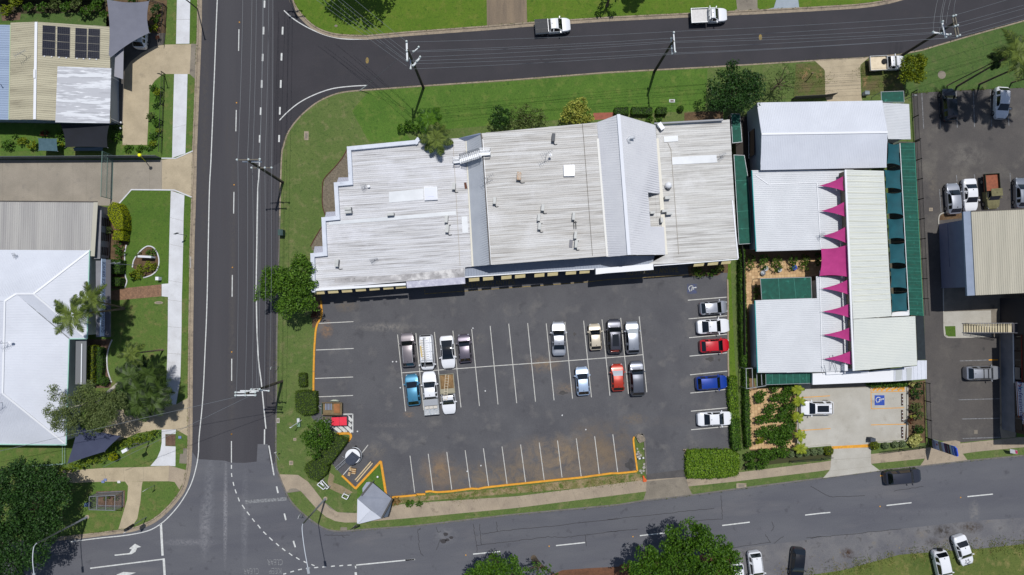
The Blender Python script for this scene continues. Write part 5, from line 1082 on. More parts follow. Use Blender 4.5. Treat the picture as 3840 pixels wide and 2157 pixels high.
def vehicle(name, label, cat, kind, pm, front, rear, Wd=1.8, hs=1.0, group=None, roofm=None, glassm=None, shade=False, sunroof=False, rails=False, z0=Z(2), zref=.75, rails_m=None, cross=0):
    f, r_ = front, rear
    a = W(f[0], f[1], f[2], zref+z0); b = W(r_[0], r_[1], r_[2], zref+z0)
    dv = a-b; dv.z = 0; L = dv.length; c = (a+b)/2
    t = thing(name, label, cat, (c.x, c.y, z0), math.atan2(dv.y, dv.x), group)
    pf = PROF[kind]; keys = [k for k in pf['k']]
    xs, zs, seg = [], [], []
    for i in range(len(keys)-1):
        n = 5 if i == 5 else (3 if i in (2, 3, 6, 4) else (2 if keys[i+1][0]-keys[i][0] > .05 else 1))
        for q in range(n): u = q/n; xs.append(keys[i][0]+(keys[i+1][0]-keys[i][0])*u); zs.append(keys[i][1]+(keys[i+1][1]-keys[i][1])*u+ (.035 if i in (2, 5) else .03 if i == 3 else 0)*math.sin(math.pi*u)); seg.append(i)
    xs.append(keys[-1][0]); zs.append(keys[-1][1])
    zs = [z*hs for z in zs]; belt = pf['belt']*hs; zmax = max(zs)
    w2 = Wd/2; end = keys[-1][0]
    def wb(x):
        e = 1.0
        if x < .19: e = min(e, .55+.45*math.sqrt(max(0, 1-((.19-x)/.19)**2)))
        x2 = (end-x) if kind not in ('ute', 'cab') else 1
        if x2 < .12: e = min(e, .64+.36*math.sqrt(max(0, 1-((.12-x2)/.12)**2)))
        return w2*e*(.985 if x < .2 else 1)
    rows = []
    for x, zt in zip(xs, zs):
        w = wb(x); zb = min(belt, zt-.03); tt = max(0, min(1, (zt-belt)/(zmax-belt))); wt = w*(.90-.16*tt)
        if kind == 'van': wt = w*(.92-.06*tt)
        p5z = min(zb+.02, zt-.012)
        ring = [(w*.90, .20), (w*.99, .36), (w, .58*hs), (w*.99, zb-.05), (w*.965, zb), (w*.94, p5z), (wt, max(p5z+.002, zt-.085*tt-.006)), (wt*.93, zt-.03*tt-.004), (wt*.52, zt-.002), (0, zt+.008*tt)]
        ring = [(y, z if i > 3 else min(z, zb-.02*(4-i))) for i, (y, z) in enumerate(ring)]
        rows.append([((.5-x)*L, y, z) for y, z in ring]+[((.5-x)*L, -y, z) for y, z in ring[-2::-1]])
    nr = len(rows[0]); V = [p for r in rows for p in r]
    G = {k: MB() for k in ('body', 'windscreen', 'rear_window', 'side_window', 'side_window2', 'roof')}
    usedv = {}
    def band(j): return j if j < 9 else 17-j
    for i in range(len(rows)-1):
        for j in range(nr-1):
            bd = band(j); s = seg[i]; key = 'body'; xm = (xs[i]+xs[i+1])/2
            if s == pf['ws'][0] and bd in (7, 8): key = 'windscreen'
            elif s == pf['rg'][0] and bd in (7, 8): key = 'rear_window'
            elif bd == 5:
                first = sum(1 for q in seg[:i] if q == s)
                cnt = seg.count(s)
                if s == 4 or (s == 5 and first != (2 if cnt > 3 else 9)) or (s == 3 and first == cnt-1) or (s == 6 and first == 0 and kind in ('sedan', 'coupe')): key = 'side_window' if j < 9 else 'side_window2'
                if kind == 'van' and s == 5 and first > 0: key = 'body'
            elif s in (4, 5) and bd in (7, 8) and roofm is not None: key = 'roof'
            if s == 4 and bd in (7, 8) and roofm is not None: key = 'roof'
            G[key].f.append((i*nr+j, i*nr+j+1, (i+1)*nr+j+1, (i+1)*nr+j))
    G['body'].f.append(tuple(range(nr))[::-1]); G['body'].f.append(tuple((len(rows)-1)*nr+j for j in range(nr)))
    bott = [(i*nr, i*nr+nr-1, (i+1)*nr+nr-1, (i+1)*nr) for i in range(len(rows)-1)]
    G['body'].f += bott
    for k, g_ in G.items():
        if not g_.f: continue
        idx = sorted({v for f_ in g_.f for v in f_}); mp = {v: i for i, v in enumerate(idx)}
        g_.v = [V[v] for v in idx]; g_.f = [tuple(mp[v] for v in f_) for f_ in g_.f]
        mt = {'body': pm, 'windscreen': glassm or CGLASS, 'rear_window': CGLASS, 'side_window': CGLASS, 'side_window2': CGLASS, 'roof': roofm}[k]
        g_.build(k.rstrip('2') if k != 'side_window2' else 'side_window', mt, t, local=True, smooth=True, sharp=38)
    rw = .33*min(1.08, hs) if kind not in ('suv', 'ute', 'cab') else .37
    fx = .5-(.17 if kind != 'van' else .12); rx = .5-(.80 if kind not in ('van',) else .78)
    for x in (fx, rx):
        for s in (-1, 1): wheel(t, x*L, s*(w2-.095), rw, s)
    for s in (-1, 1):
        x = .035; mb = MB(); mb.box(((.5-.055)*L, s*wb(.045)*.80, zs[2]-.22), .26, .26, .13, -s*.6); mb.build('headlight', LAMP, t, local=True, label=None)
        if kind not in ('ute', 'cab'):
            mb = MB(); mb.box(((.5-.968)*L, s*wb(.97)*.86, .70*hs), .16, .16, .16, s*.5); mb.build('taillight', TAIL, t, local=True)
        xm = keys[3][0]+.06; mb = MB(); mb.box(((.5-xm)*L, s*(w2+.09), belt+.02), .12, .22, .13, -s*.25); mb.build('mirror', pm, t, local=True)
    mb = MB(); mb.box(((.5-.012)*L+.012, 0, .52), .05, Wd*.46, .16); mb.build('grille', TRIM, t, local=True)
    zr = zmax+.012
    if sunroof:
        x0, x1 = keys[4][0]+.06, keys[6][0]-.10; mb = MB(); mb.prism([((.5-x)*L, y, 0) for x, y in ((x0, -.42), (x1, -.42), (x1, .42), (x0, .42))], zr-.03, zr+.006); mb.build('sunroof', CGLASS, t, local=True)
    if rails:
        for s in (-1, 1):
            x0, x1 = keys[4][0]+.04, keys[6][0]-.02; y = s*w2*.66; mb = MB(); mb.beam(((.5-x0)*L, y, zr-.03), ((.5-x1)*L, y, zr-.04), .045, .07); mb.build('roof_rail', rails_m or STEEL, t, local=True)
    for q in range(cross):
        x = keys[4][0]+.10+.13*q; mb = MB(); mb.beam(((.5-x)*L, -w2*.68, zr+.05), ((.5-x)*L, w2*.68, zr+.05), .06, .05); mb.build('cross_bar', TRIM, t, local=True)
    mb = MB(); xa = keys[6][0]-.04; mb.box(((.5-xa)*L, 0, zmax-.01), .14, .05, .07); mb.build('aerial', TRIM, t, local=True)
    t['L'] = L; del t['L']
    return t, L, w2, zmax
GP = 'cars in the marked bays of the car park'; GR = 'cars at the right edge'; GRB = 'cars parked on the bottom shoulder'
vehicle('parked_car', 'taupe grey station wagon, first car of the upper middle row', 'car', 'suv', P_BROWN, ('21', 1846, 500), ('21', 1868, 812), 1.86, .95, GP, rails=True)
vehicle('parked_car', 'white coupe with a black roof beside the ladder laden van', 'car', 'coupe', P_WHITE, ('22', 394, 828), ('22', 370, 528), 1.86, 1, GP, roofm=CGLASS)
vehicle('parked_car', 'dark mauve grey hatchback right of the white coupe', 'car', 'hatch', P_PURPLE, ('22', 525, 513), ('22', 548, 772), 1.76, 1, GP)
vehicle('parked_car', 'silver sedan alone at the middle of the upper row', 'car', 'sedan', P_SILVER, ('22', 1382, 396), ('22', 1390, 710), 1.84, 1, GP)
vehicle('parked_car', 'small beige hatchback in the upper row', 'car', 'hatch', P_BEIGE, ('22', 1708, 418), ('22', 1724, 660), 1.64, 1, GP)
vehicle('parked_car', 'charcoal four wheel drive with a glass sunroof in the upper row', 'car', 'suv', P_DARK, ('23', 52, 376), ('23', 64, 692), 1.9, 1, GP, sunroof=True, rails=True, rails_m=TRIM)
vehicle('parked_car', 'steel grey four wheel drive with a silver windscreen shade, last in the upper row', 'car', 'suv', P_STEEL, ('23', 213, 396), ('23', 227, 693), 1.84, .95, GP, glassm=SHADEM)
vehicle('parked_car', 'ice blue hatchback alone in the lower middle row', 'car', 'hatch', P_ICE, ('22', 1592, 808), ('22', 1612, 1070), 1.76, 1, GP)
vehicle('parked_car', 'copper red hatchback with a silver windscreen shade', 'car', 'hatch', P_ORANGE, ('23', 80, 782), ('23', 92, 1032), 1.7, 1, GP, glassm=SHADEM)
vehicle('parked_car', 'gunmetal four wheel drive at the right end of the lower row', 'car', 'suv', P_GREY, ('23', 254, 756), ('23', 270, 1076), 1.9, .98, GP)
vehicle('parked_car', 'teal blue hatchback at the left end of the lower row', 'car', 'hatch', P_TEAL, ('22', 52, 874), ('22', 82, 1162), 1.78, 1, GP)
vehicle('parked_car', 'silver hatchback, top car of the right hand column', 'car', 'hatch', P_SILVER, ('23', 1080, 265), ('23', 830, 284), 1.76, 1, GP, rails=True)
vehicle('parked_car', 'white fastback with a black rear window in the right hand column', 'car', 'coupe', P_WHITE, ('23', 1100, 434), ('23', 803, 452), 1.9, 1.08, GP)
vehicle('parked_car', 'bright red small car in the right hand column', 'car', 'hatch', P_RED, ('23', 1098, 610), ('23', 830, 626), 1.74, .98, GP)
vehicle('parked_car', 'royal blue wagon in the right hand column', 'car', 'suv', P_BLUE, ('23', 1076, 942), ('23', 795, 962), 1.84, .95, GP)
vehicle('parked_car', 'white sedan, bottom car of the right hand column', 'car', 'sedan', P_WHITE, ('23', 1130, 1272), ('23', 806, 1286), 1.84, 1, GP)
vehicle('parked_car', 'white four wheel drive with a sunroof on the light concrete', 'car', 'suv', P_WHITE, ('24', -92, 1182), ('24', 206, 1180), 1.86, .95, None, sunroof=True, rails=True)
vehicle('parked_car', 'silver wagon with roof bars facing the shop at the right edge', 'car', 'suv', P_SILVER, ('24', 1714, 862), ('24', 1398, 868), 1.86, .95, GR, rails=True, cross=2, rails_m=TRIM)
vehicle('parked_car', 'midnight blue hatchback beside a palm shadow', 'car', 'suv', P_NIGHT, ('04', 1238, 800), ('04', 1262, 1095), 1.86, .9, GR)
vehicle('parked_car', 'white hatchback nose down under the palms', 'car', 'hatch', P_WHITE, ('04', 1722, 1072), ('04', 1732, 786), 1.78, 1, GR)
vehicle('parked_car', 'silver hatchback at the curved kerb of the right car park', 'car', 'hatch', P_SILVER, ('14', 1278, 400), ('14', 1300, 684), 1.78, 1, GR)
vehicle('parked_car', 'white sedan parked between a silver hatchback and a khaki truck', 'car', 'sedan', P_WHITE, ('14', 1450, 660), ('14', 1432, 362), 1.84, 1, GR)
vehicle('parked_car', 'blue grey car cut off by the right edge', 'car', 'hatch', P_STEEL, ('14', 1905, 350), ('14', 1912, 628), 1.78, 1, GR)
vehicle('moving_car', 'dark people mover driving on the bottom road', 'car', 'suv', P_DARK, ('34', 996, 540), ('34', 670, 570), 1.9, 1, None, sunroof=False, z0=.006)
vehicle('parked_car', 'white car mostly hidden under the grey sail', 'car', 'hatch', P_WHITE, ('00', 1272, 180), ('00', 1262, 438), 1.74, 1, None)
vehicle('parked_car', 'white wagon on the shoulder right of the big tree', 'car', 'suv', P_WHITE, ('33', 1358, 1512), ('33', 1320, 1232), 1.8, .92, GRB, z0=.012, rails=True)
vehicle('parked_car', 'glossy black hatchback on the gravel shoulder', 'car', 'hatch', P_BLACK, ('33', 1700, 1480), ('33', 1728, 1200), 1.78, 1, GRB, z0=.012)
vehicle('parked_car', 'white car half hidden behind the big tree', 'car', 'hatch', P_WHITE, ('33', 1188, 1600), ('33', 1162, 1340), 1.74, 1, GRB, z0=.012)
t4 = vehicle('parked_car', 'white boxy four wheel drive with a spare wheel on its back', 'car', 'suv', P_WHITE, ('34', 1222, 1512), ('34', 1155, 1222), 1.84, 1.05, GRB, z0=.02)
mb = MB(); n = 16; mb.add([(-t4[1]/2-.02-dx, .1+r_*math.cos(k*2*math.pi/n), .95+r_*math.sin(k*2*math.pi/n)) for dx, r_ in ((0, .34), (.2, .36), (.24, .2)) for k in range(n)], [(i*n+k, i*n+(k+1) % n, (i+1)*n+(k+1) % n, (i+1)*n+k) for i in range(2) for k in range(n)]+[tuple(range(2*n, 3*n))]); mb.build('spare_wheel', TYRE, t4[0], local=True)
t5 = vehicle('parked_car', 'white sedan with a black star outline on its bonnet', 'car', 'sedan', P_WHITE, ('34', 1424, 1358), ('34', 1335, 1090), 1.8, 1, GRB, z0=.012)
LL = t5[1]
def star_pts(cx, cy, r, z): return [(cx+rr*math.cos(a), cy+rr*math.sin(a), z) for k in range(11) for rr, a in [((r if k % 2 == 0 else r*.45), k*math.pi/5)]]
mb = MB(); mb.strip(star_pts(LL*.36, 0, .4, .955), .06); mb.build('star_decal', TRIM, t5[0], local=True)
# work vehicles
def tray(t, L, w2, x0, x1, floor_z, side_h, mt, sides=True, fl=None, wid=None, inner=True):
    w = wid or w2*1.0; a, b = (.5-x0)*L, (.5-x1)*L; c = (a+b)/2; ln = a-b
    mb = MB(); mb.box((c, 0, floor_z-.10), ln, 2*w, .10); mb.build('tray_floor', fl or mt, t, local=True)
    if sides:
        for s in (-1, 1): mb = MB(); mb.box((c, s*(w-.03), floor_z+.001), ln, .05, side_h); mb.build('tray_side', mt, t, local=True)
        mb = MB(); mb.box((b+.03, 0, floor_z+.002), .05, 2*w-.12, side_h); mb.build('tailgate', mt, t, local=True)
        mb = MB(); mb.box((a-.03, 0, floor_z+.002), .05, 2*w-.12, side_h*1.5); mb.build('headboard', mt, t, local=True)
    mb = MB(); mb.box((c, 0, .45), ln*.98, w*1.1, floor_z-.56); mb.build('chassis', TRIM, t, local=True)
    return a, b, c, w
u, L, w2, zm = vehicle('utility_truck', 'white dual cab ute with a black tray cover on the top road', 'ute', 'ute', P_WHITE, ('02', 1494, 226), ('02', 1172, 250), 1.86, 1.02, None, z0=.01)
a, b, c, w = tray(u, L, w2, .63, 1.0, .82, .3, P_WHITE)
mb = MB(); mb.box((c, 0, 1.13), a-b-.02, 2*w-.02, .05); mb.build('tonneau_cover', M('tonneau_black', (52, 54, 58), (44, 46, 50), scale=4, rough=.7), u, local=True)
for s in (-1, 1): mb = MB(); mb.beam((b, s*w*.5, 1.19), (a, s*w*.5, 1.19), .03, .03); mb.build('cover_seam', TRIM, u, local=True)
u, L, w2, zm = vehicle('utility_truck', 'white single cab ute with a pale flat tray on the top road', 'ute', 'cab', P_WHITE, ('03', 1076, 138), ('03', 746, 152), 1.84, 1.02, None, z0=.01)
a, b, c, w = tray(u, L, w2, .53, 1.0, .95, .22, ALLOY, fl=M('tray_pale', (206, 204, 202), (192, 190, 188), scale=3, rough=.6), wid=.98)
mb = MB(); hx = a-.02
for y in (-.85, -.4, .4, .85): mb.beam((hx, y, .95), (hx, y, 1.95), .05)
mb.beam((hx, -.9, 1.95), (hx, .9, 1.95), .06); mb.beam((hx, -.9, 1.5), (hx, .9, 1.5), .05); mb.build('ladder_rack', ALLOY, u, local=True)
for s in (-1, 1): mb = MB(); mb.beam((hx, s*.62, 1.93), (L*.12, s*.6, 1.9), .05); mb.build('roof_rail', ALLOY, u, local=True)
u, L, w2, zm = vehicle('utility_truck', 'cream tray ute parked half under the yellow green tree', 'ute', 'cab', P_WHITE, ('04', 852, 566), ('04', 525, 582), 1.8, 1.02, None)
tray(u, L, w2, .53, 1.0, .95, .22, ALLOY, fl=M('tray_cream', (222, 206, 178), (206, 190, 162), scale=2, rough=.7), wid=.98)
mb = MB(); mb.lathe((-L*.10, .2, .95), [(.33, 0), (.36, .1), (.36, .16), (.2, .18)], 14); mb.build('spare_wheel', TYRE, u, local=True)
u, L, w2, zm = vehicle('utility_truck', 'white dual cab ute with a loaded steel tray in the lower row', 'ute', 'ute', P_WHITE, ('22', 212, 850), ('22', 243, 1240), 1.9, 1.02, None)
a, b, c, w = tray(u, L, w2, .64, 1.0, .95, .25, ALLOY, wid=.98)
mb = MB(); mb.box((a-.42, 0, .96), .75, 1.8, .34); mb.build('tool_box', M('checker_plate', (170, 174, 180), (150, 154, 160), scale=14, rough=.35, metal=.5), u, local=True)
for i in range(3): mb = MB(); mb.box((a-1.05+.0*i, -.55+.55*i, .96), .36, .48, .3, .05*i); mb.build('storage_case', M('case_pale', (196, 190, 180), rough=.6), u, local=True)
mb = MB()
for i in range(10): x0, y0 = b+.15+rnd.random()*.7, rnd.uniform(-.8, .8); mb.beam((x0, y0, 1.0+rnd.random()*.12), (x0+rnd.uniform(-.3, .3), y0+rnd.uniform(-.3, .3), 1.05+rnd.random()*.12), .07)
o = mb.build('scrap_load', M('scrap_blue', (130, 148, 166), (190, 194, 198), scale=9, rough=.5), u, local=True); o['kind'] = 'stuff'
u, L, w2, zm = vehicle('utility_truck', 'white single cab ute carrying soil and a ladder in its tray', 'ute', 'cab', P_WHITE, ('22', 402, 1238), ('22', 371, 873), 1.84, 1.02, None)
SAND = M('load_soil', (146, 118, 82), (120, 94, 62), scale=2.5, rough=.95, grain=.3, bump=.8, bscale=9)
a, b, c, w = tray(u, L, w2, .52, 1.0, .95, .3, M('tray_weathered', (170, 168, 150), (140, 138, 120), scale=3, rough=.7), wid=.98, fl=M('tray_grimy', (150, 146, 128), rough=.8))
vs = []; n = 9
for i in range(n+1):
    for j in range(n+1):
        x = b+.12+(a-b-.75)*i/n; y = -.86+1.72*j/n; e = math.sin(math.pi*i/n)*math.sin(math.pi*j/n); vs.append((x, y, .97+.30*e**.6+.05*rnd.random()*e))
mb = MB(); mb.add(vs, [(i*(n+1)+j, (i+1)*(n+1)+j, (i+1)*(n+1)+j+1, i*(n+1)+j+1) for i in range(n) for j in range(n)]); mb.build('soil_load', SAND, u, local=True, smooth=True)
LADM = M('ladder_alloy', (196, 182, 156), rough=.5)
def ladder(label, p, q, w, n, mat=LADM):
    t = thing('ladder', label, 'ladder', (p+q)/2); d_ = (q-p).normalized(); s_ = d_.cross(Vector((0, 0, 1))).normalized()*w/2
    for s in (-1, 1): mb = MB(); mb.beam(p+s_*s, q+s_*s, .05, .07); mb.build('rail', mat, t)
    for i in range(n): c = p.lerp(q, (i+.5)/n); mb = MB(); mb.beam(c-s_, c+s_, .04); mb.build('rung', mat, t)
    return t
ladder('aluminium ladder laid over the soil in the ute tray', W('22', 378, 882, 1.5), W('22', 360, 1116, 1.95), .42, 10)
u, L, w2, zm = vehicle('work_van', 'white van loaded with pipes and ladders on its roof rack', 'van', 'van', P_WHITE, ('22', 206, 838), ('22', 187, 518), 1.88, 1, None)
for x in (.25, -.05, -.36): mb = MB(); mb.beam((x*L*.8, -.85, zm+.1), (x*L*.8, .85, zm+.1), .06); mb.build('roof_rack', ALLOY, u, local=True)
zt = 2.3
for lb, x0, x1, m in (('short aluminium ladder at the left of the van roof', 150, 168, LADM), ('white extension ladder along the middle of the van roof', 190, 206, WHITE)):
    ladder(lb, W('22', x0, 560, zt), W('22', x1, 745, zt), .36, 9, m)
for i, x in enumerate((168, 178, 221)):
    t = thing('pipe', ('grey pipe at the left side of the van roof rack', 'pale pipe next to the middle ladder on the van roof', 'white pipe at the right side of the van roof rack')[i], 'pipe', W('22', x, 660, zt))
    mb = MB(); mb.tube([W('22', x-6, 545, zt), W('22', x+10, 800-40*i, zt)], .06, 8); mb.build('tube', (STEEL, WALL_W, WHITE)[i], t)
t = thing('plank', 'yellow timber plank on the left edge of the van roof rack', 'plank', W('22', 143, 660, zt)); mb = MB(); mb.beam(W('22', 138, 620, zt), W('22', 150, 720, zt), .2, .05); mb.build('board', M('timber_yellow', (196, 170, 96), rough=.8), t)
u, L, w2, zm = vehicle('old_truck', 'old khaki truck with a rusty red tray at the right car park', 'truck', 'cab', P_KHAKI, ('14', 1640, 640), ('14', 1615, 322), 1.75, 1.1, None)
tray(u, L, w2, .50, 1.0, 1.0, .35, M('tray_olive', (44, 52, 36), rough=.8), wid=.98, fl=M('tray_rust', (150, 88, 64), (128, 76, 56), scale=3, rough=.9))
mb = MB(); mb.box((L*.05, 0, zm), 1.0, 1.5, .06); mb.build('roof_panel', P_KHAKI, u, local=True)
mb = MB(); mb.box((L*.05, 1.0, 1.0), .3, .25, .3); mb.build('side_box', P_KHAKI, u, local=True)
# trailers, bins and gear by the hedge
bt = thing('box_trailer', 'old green box trailer with a sheet of brown ply and blue slats inside', 'trailer', W('21', 1175, 1185))
TG = M('trailer_green', (52, 84, 68), (84, 92, 76), scale=3, rough=.8); TR = M('trailer_timber', (128, 112, 84), (110, 94, 68), scale=3, rough=.9)
pts = PL('21 1085 1132 1262 1134 1262 1240 1085 1238', .75); mb = MB(); mb.prism(pts, down=.08); mb.build('floor', TR, bt)
for i, (p, q) in enumerate(zip(pts, pts[1:]+pts[:1])): mb = MB(); mb.beam(p+Vector((0, 0, .22)), q+Vector((0, 0, .22)), .09, .44); mb.build('side', TG if i == 3 else TR, bt)
mb = MB(); mb.prism(PL('21 1185 1142 1240 1142 1240 1228 1185 1228', .9), down=.06); mb.build('ply_sheet', M('ply_brown', (156, 104, 62), (132, 88, 52), scale=2, rough=.8), bt)
for i in range(5): a, b = PL('21 %d 1142 %d 1200' % (1112+i*13, 1112+i*13), .95); mb = MB(); mb.beam(a, b, .1, .05); mb.build('slat', M('slat_blue', (126, 138, 160), rough=.7), bt)
mb = MB(); a, b, c = PL('21 1034 1172 1090 1152 1090 1194', .5); mb.beam(a, b, .07); mb.beam(a, c, .07); mb.beam(b, c, .07); mb.build('drawbar', STEEL, bt)
for y in (1122, 1248): p = W('21', 1195, y); mb = MB(); mb.add([(p.x+.3*math.cos(k*.3927), p.y+dy, .42+.3*math.sin(k*.3927)) for dy in (-.09, .09) for k in range(16)], [(k, (k+1) % 16, 16+(k+1) % 16, 16+k) for k in range(16)]+[tuple(range(16)), tuple(range(16, 32))]); mb.build('wheel', TYRE, bt)
mb = MB(); mb.prism(PL('21 1150 1120 1175 1108 1205 1108 1232 1122', .6), down=.5); mb.build('mudguard', M('guard_pale', (170, 176, 160), rough=.7), bt)
sk = thing('skip_bin', 'dark waste bin with two red lids in the striped bay', 'bin', W('21', 1236, 1302))
pts = PL('21 1166 1268 1306 1262 1308 1338 1168 1342', 1.15); mb = MB(); mb.prism([mid(pts).lerp(p, .95) for p in pts], Z(2), 1.1); mb.build('tub', M('bin_slate', (60, 66, 78), rough=.6), sk)
RED = M('bin_lid_red', (224, 36, 66), (212, 30, 58), scale=2, rough=.5)
for a_, b_ in ((0, .485), (.505, .97)):
    q = [pts[0].lerp(pts[1], a_), pts[0].lerp(pts[1], b_), pts[3].lerp(pts[2], b_), pts[3].lerp(pts[2], a_)]; mb = MB(); mb.prism(q, 1.11, 1.19); o = mb.build('lid', RED, sk)
    for k in range(5): f = (k+.5)/5; mb = MB(); mb.beam(q[0].lerp(q[1], f)+Vector((0, 0, .045)), q[3].lerp(q[2], f)+Vector((0, 0, .045)), .05, .03); mb.build('lid_rib', RED, o)
gp = thing('gas_bottle_crate', 'jumble of white frames and pallets beside the red lidded bin', 'crates', W('21', 1130, 1305))
for i, (x, y, s) in enumerate(((1105, 1315, 34), (1135, 1298, 30), (1148, 1325, 36), (1120, 1340, 26))):
    c = W('21', x, y); mb = MB(); r_ = s*MPP*.8
    for k in range(4): an = k*math.pi/2+.4*i; p = c+Vector((r_*math.cos(an), r_*math.sin(an), .5+.1*i)); q = c+Vector((r_*math.cos(an+math.pi/2), r_*math.sin(an+math.pi/2), .5+.1*i)); mb.beam(p, q, .07); mb.beam(p, Vector((p.x, p.y, .12)), .05)
    mb.build('frame', WHITE if i != 1 else STEEL, gp)
pl = thing('pallet', 'grey timber pallet lying behind the red lidded bin', 'pallet', W('21', 1120, 1275))
for i in range(6): a, b = PL('21 %d 1262 %d 1290' % (1085+i*13, 1088+i*13), .3); mb = MB(); mb.beam(a, b, .13, .03); mb.build('slat', M('pallet_timber', (120, 108, 94), (96, 86, 74), scale=4, rough=.9), pl)
for y in (1266, 1286): a, b = PL('21 1082 %d 1156 %d' % (y, y-2), .24); mb = MB(); mb.beam(a, b, .1, .1); mb.build('bearer', MATS['pallet_timber'], pl)
# cement mixer style boat trailer: white dish, navy cover, steel drawbar
tt = thing('drum_trailer', 'trailer with a white round drum and a navy cover near the hedge', 'trailer', W('31', 1350, 380))
c = W('31', 1358, 372, 1.0); mb = MB(); mb.lathe((c.x, c.y, .5), [(.55, 0), (.85, .15), (.98, .45), (.98, .62), (.9, .64), (.3, .6)], 22); mb.build('drum', WHITE, tt, smooth=True, sharp=40)
mb = MB(); mb.tube([(c.x+1.08*math.cos(a), c.y+1.08*math.sin(a), .6) for a in np.linspace(-1.1, 1.7, 14)], .07, 8); mb.build('hoop', STEEL, tt)
cp = [W('31', x, y, 1.5) for x, y in ((1300, 400), (1345, 352), (1400, 392), (1360, 440), (1325, 445), (1302, 425))]
cm = mid(cp); mb = MB(); mb.prism([cm.lerp(p, 1.3) for p in cp], 1.12, 1.4); mb.prism([cm.lerp(p, 1.0) for p in cp], 1.4, 1.52); mb.build('cover', M('cover_navy', (52, 60, 76), (44, 52, 68), scale=2, rough=.7), tt)
for o_ in (-8, 8): a, b = PL('31 %d %d %d %d' % (1300+o_, 402+o_, 1205+o_, 488+o_), .55); mb = MB(); mb.beam(a, b, .08); mb.build('drawbar', STEEL, tt)
for i in range(4): p = W('31', 1215+i*22, 482-i*20, .55); mb = MB(); mb.box(p, .5, .05, .05, .75); mb.build('cross_member', STEEL, tt)
for sp in ('31 1350 310 1390 282', '31 1400 400 1445 362'): a, b = PL(sp, .3); mb = MB(); mb.beam(a, b, .28, .5); mb.build('wheel', TYRE, tt)
mb = MB(); a, b = PL('31 1262 372 1290 390', .4); mb.beam(a, b, .06); mb.build('stabiliser', STEEL, tt)
TIM = M('timber_pale', (202, 182, 146), (180, 160, 124), scale=4, rough=.85)
for i, o_ in enumerate((0, 14)):
    t = thing('timber_beam', ('long pale timber beam nearer the trailer', 'long pale timber beam nearer the yellow kerb')[i], 'timber', W('31', 1455+o_, 510+o_)); a, b = PL('31 %d %d %d %d' % (1380+o_, 586+o_, 1522+o_, 420+o_), .3); mb = MB(); mb.beam(a, b, .16, .2); mb.build('beam', TIM, t)
for i, (sp, lb) in enumerate((('31 1330 470 1345 478 1345 505 1322 500', 'upper narrow brown timber block'), ('31 1318 515 1338 520 1332 550 1310 545', 'lower narrow brown timber block'), ('31 1348 482 1388 488 1380 535 1346 530', 'square brown timber crate beside two narrow blocks'))):
    mb = MB(); mb.prism(PL(sp, .5), Z(2), .5); t = mb.build('timber_crate', M('crate_timber', (160, 122, 80), (132, 98, 62), scale=4, rough=.9), label=lb, cat='crate')
    pts = PL(sp, .5); 
    for f in (.1, .5, .9): mb = MB(); mb.beam(pts[0].lerp(pts[3], f)+Vector((0, 0, .015)), pts[1].lerp(pts[2], f)+Vector((0, 0, .015)), .1, .03); mb.build('slat', TIM, t)

# ------------------------------------------------------------------ vegetation
def leafmat(name, a, b, tr=.25): return M('leaf_'+name, a, rough=.55, island=b, trans=tr, spec=.3)
L_DARK = leafmat('dark', (24, 48, 20), (62, 98, 40)); L_MID = leafmat('mid', (36, 66, 16), (90, 128, 36)); L_BRIGHT = leafmat('bright', (36, 70, 12), (88, 126, 30)); L_ROAD = leafmat('road', (36, 66, 14), (102, 140, 42)); L_OLIVE = leafmat('olive', (58, 74, 36), (112, 128, 68)); L_GUM = leafmat('gum', (64, 80, 38), (124, 138, 82))
L_YEL = leafmat('yellow', (64, 88, 12), (148, 158, 30)); L_GOLD = leafmat('gold', (66, 92, 26), (196, 196, 92)); L_LIME = leafmat('lime', (140, 152, 8), (184, 192, 16)); L_PALE = leafmat('pale', (156, 158, 84), (206, 204, 132)); L_GREY = leafmat('silver', (84, 104, 66), (150, 166, 116)); L_RED = leafmat('red', (104, 36, 36), (70, 66, 30))
L_COVER = leafmat('cover', (64, 100, 18), (126, 156, 42)); L_PALM = leafmat('palm', (44, 62, 22), (112, 128, 56)); L_PALMD = leafmat('palm_dark', (26, 42, 18), (78, 100, 42)); L_HEDGE = leafmat('hedge', (58, 82, 22), (98, 122, 36)); L_BROWN = leafmat('brown', (120, 92, 54), (160, 130, 82))
BARK = M('bark', (112, 98, 80), (86, 74, 60), scale=3, rough=.9, tex='obj'); BARK_W = M('bark_pale', (196, 190, 178), (160, 150, 138), scale=2, rough=.85, tex='obj'); BARK_D = M('bark_dark', (70, 58, 46), (52, 44, 36), scale=3, rough=.9, tex='obj')
def unit(n):
    v = rng.normal(size=(n, 3)); return v/np.linalg.norm(v, axis=1)[:, None]
